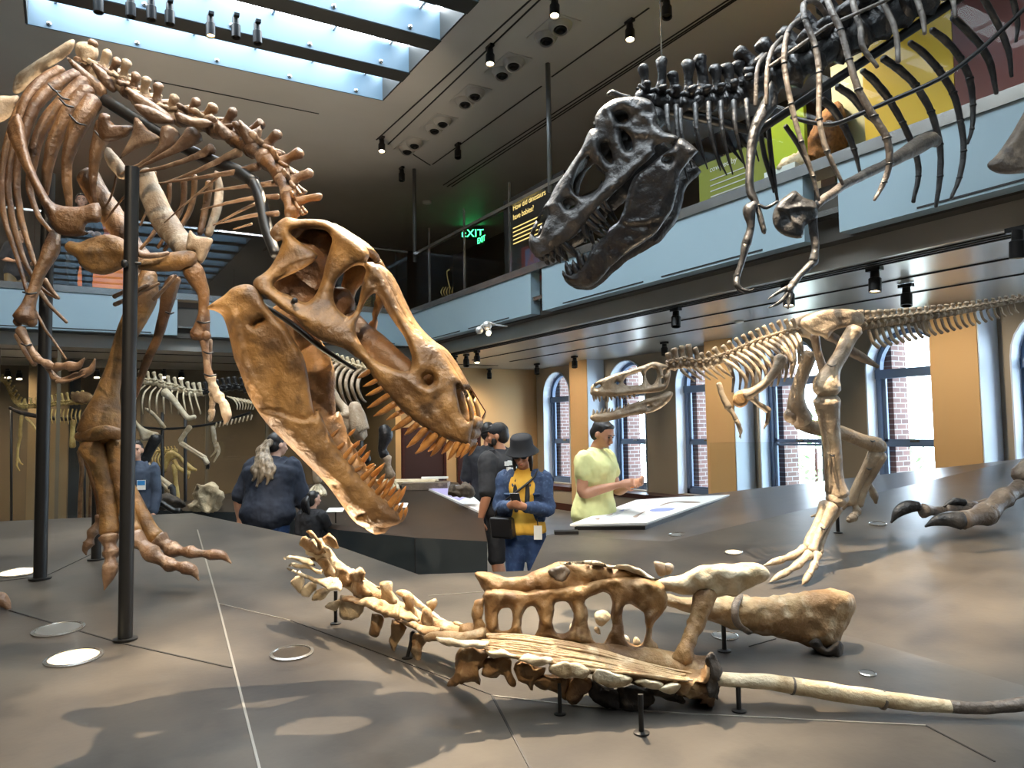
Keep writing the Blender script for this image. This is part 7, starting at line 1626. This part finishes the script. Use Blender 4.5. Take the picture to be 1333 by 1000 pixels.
# ================================================================ garden outside the windows
M['leaf'] = mat('pale_garden_leaf', S((150,180,120)), S((110,150,90)), 8, 0.7)
M['paving'] = mat('outdoor_paving', S((200,196,186)), None, rough=0.8)
st('trim_60', MB().box((10.2,-12,-0.6), (30,22,-0.4)), M['paving'])
random.seed(21)
for i, (x, y, h_, r) in enumerate(((14.5,3.4,1.9,1.1),(15.2,6.6,2.3,1.3),(14.2,9.6,1.7,1.0),(16.0,12.6,2.6,1.4),(14.8,16.0,2.0,1.2),(15.5,0.2,2.4,1.4))):
    b = thing('garden_bush', 'pale green leafy bush in the garden outside, %s' % ['beyond the window nearest the tail','beyond the window behind the long hind legs','beyond the window left of the thigh bone','beyond the window behind the slim skull','beyond the farthest window','beyond the window at the right edge'][i], 'bush', (x, y, -0.4))
    MB().tube([(x, y, -0.4), (x+.05, y, h_*0.5)], [0.06, 0.03], 8, 3).build('stem', M['wood'], b)
    mb = MB()
    for k in range(420):
        a_, c_ = random.uniform(0, 6.28), random.uniform(-1, 1); q = r*random.uniform(0.45, 1.0)
        p = Vector((x+q*math.cos(a_)*math.sqrt(1-c_*c_), y+q*math.sin(a_)*math.sqrt(1-c_*c_), h_*0.5+q*c_*h_*0.42/r*1.0))
        u = Vector((random.uniform(-1,1), random.uniform(-1,1), random.uniform(-.6,1))).normalized(); v = u.orthogonal().normalized(); s_ = random.uniform(.06, .14)
        mb.quad(p-u*s_, p+v*s_*.5, p+u*s_, p-v*s_*.5)
    mb.build('foliage', M['leaf'], b, False, kind='stuff')
# ================================================================ light
w = bpy.data.worlds.new('sky'); SC.world = w; w.use_nodes = True
bg = w.node_tree.nodes['Background']; bg.inputs[0].default_value = (0.66, 0.83, 1.0, 1); bg.inputs[1].default_value = 9.0
def spot(name, loc, to, power, ang, col=(1.0, 0.80, 0.56), blend=0.5, rad=0.03):
    l = bpy.data.lights.new(name, 'SPOT'); l.energy = power; l.spot_size = math.radians(ang); l.spot_blend = blend; l.color = col; l.shadow_soft_size = rad
    o = bpy.data.objects.new(name, l); COL.objects.link(o); o.location = loc
    o.rotation_euler = (Vector(to)-Vector(loc)).to_track_quat('-Z', 'Y').to_euler(); return o
for (p, q) in wins:
    l = bpy.data.lights.new('window_portal', 'AREA'); l.shape = 'RECTANGLE'; l.size = q-p; l.size_y = 2.6; l.cycles.is_portal = True
    o = bpy.data.objects.new('window_portal', l); COL.objects.link(o); o.location = (XW+0.74, (p+q)/2, 1.75)
    o.rotation_euler = Vector((-1, 0, 0)).to_track_quat('-Z', 'Y').to_euler()
# ceiling spots and added fill
spot('key_spot', WZ(655, -240, 6.55), W(590, 850, 3.2), 3300, 34, rad=0.03)
spot('key_spot', WZ(1330, -60, 6.55), W(840, 850, 3.0), 2200, 22, rad=0.02)
spot('slope_spot', WZ(800, -900, 6.55), W(1190, 800, 4.3), 5000, 24, rad=0.03, blend=0.9)
spot('people_fill', WZ(560, -60, 6.55), W(690, 640, 6.5), 500, 30, rad=0.04)  # added lamp that brightens the visitors
spot('skull_spot', WZ(760, -400, 6.55), W(480, 450, 3.4), 500, 40)
_rear = CAM+Vector((0, 0, 4.85))-Vector((FW.x, FW.y, 0))*1.6  # unseen lamps added behind the camera to light the skull and flank
_rt = Vector((RT.x, RT.y, 0))
spot('skull_spot', _rear-_rt*0.5, W(440, 490, 3.4), 1050, 26)
spot('body_spot', _rear-_rt*2.0, W(150, 330, 4.5), 650, 34)
spot('body_spot', WZ(300, -500, 6.55), W(180, 300, 4.8), 420, 50)
spot('leg_spot', WZ(500, -100, 6.55), W(180, 640, 4.8), 260, 50)
spot('dark_spot', WZ(1000, -600, 6.55), W(850, 240, 4.7), 150, 50, (0.9, 0.95, 1.0))
spot('dark_spot', WZ(560, -60, 6.55), W(850, 260, 4.7), 130, 40, (0.95, 0.95, 1.0))
spot('slim_spot', WZ(640, -300, 6.55), W(1000, 520, 4.7), 700, 40)
# uplights in the deck
for (x, y, tx, ty, td, e, an) in ((96,857,400,420,3.5,110,60),(24,746,30,120,5.1,380,64),(380,851,420,520,3.4,90,80)):  # the one at the dark lens is added fill under the jaw
    spot('uplight', PM(x, y)+PN*0.03, W(tx, ty, td), e, an, blend=0.8)
spot('uplight', PM(24, 746)+PN*0.03, WZ(360, 90, ZC), 520, 40, blend=0.6, rad=0.02)
p_, n_ = onray(955, 720, (C1, R1, C2)); spot('uplight', p_+n_*0.03, W(950, 470, 4.7), 60, 80, blend=0.8)
# upper floor and back hall
for (x, y, z, e) in ((7.0, 2.0, 6.3, 200), (7.0, 6.0, 6.3, 200), (6.6, 10.0, 6.3, 140), (3.0, 15.0, 6.3, 260), (-3, 15.0, 6.3, 260), (0, 15.0, 6.3, 260)):
    spot('upper_spot', (x, y, z), (x+0.6, y, 4.0), e, 130, blend=0.9, rad=0.1)
for (x, y, e) in ((-3.5, 15.0, 150), (-1, 15.2, 150), (1.5, 15.5, 150), (7.4, 14.0, 130), (5.0, 15.0, 130)):
    spot('hall_spot', (x, y, 2.95), (x, y+0.6, 0), e, 140, blend=0.9, rad=0.08)
for x in (-3.5, 0.0, 3.2):
    spot('fascia_fill', (x, 9.6, 6.5), (x, 13.3, 3.7), 230, 90, (0.86, 0.94, 1.0), blend=0.9, rad=0.15)  # added cool wash to lift the far fascia
for y in (1.4, 5.1, 8.85, 12.7):
    spot('soffit_spot', (6.9, y, 2.95), (9.0, y, 1.6), 115, 75, blend=0.7, rad=0.05)
SC.view_settings.view_transform = 'Standard'; SC.view_settings.look = 'None'
SC.view_settings.exposure = 0.85; SC.view_settings.gamma = 1.0; SC.view_settings.use_curve_mapping = False
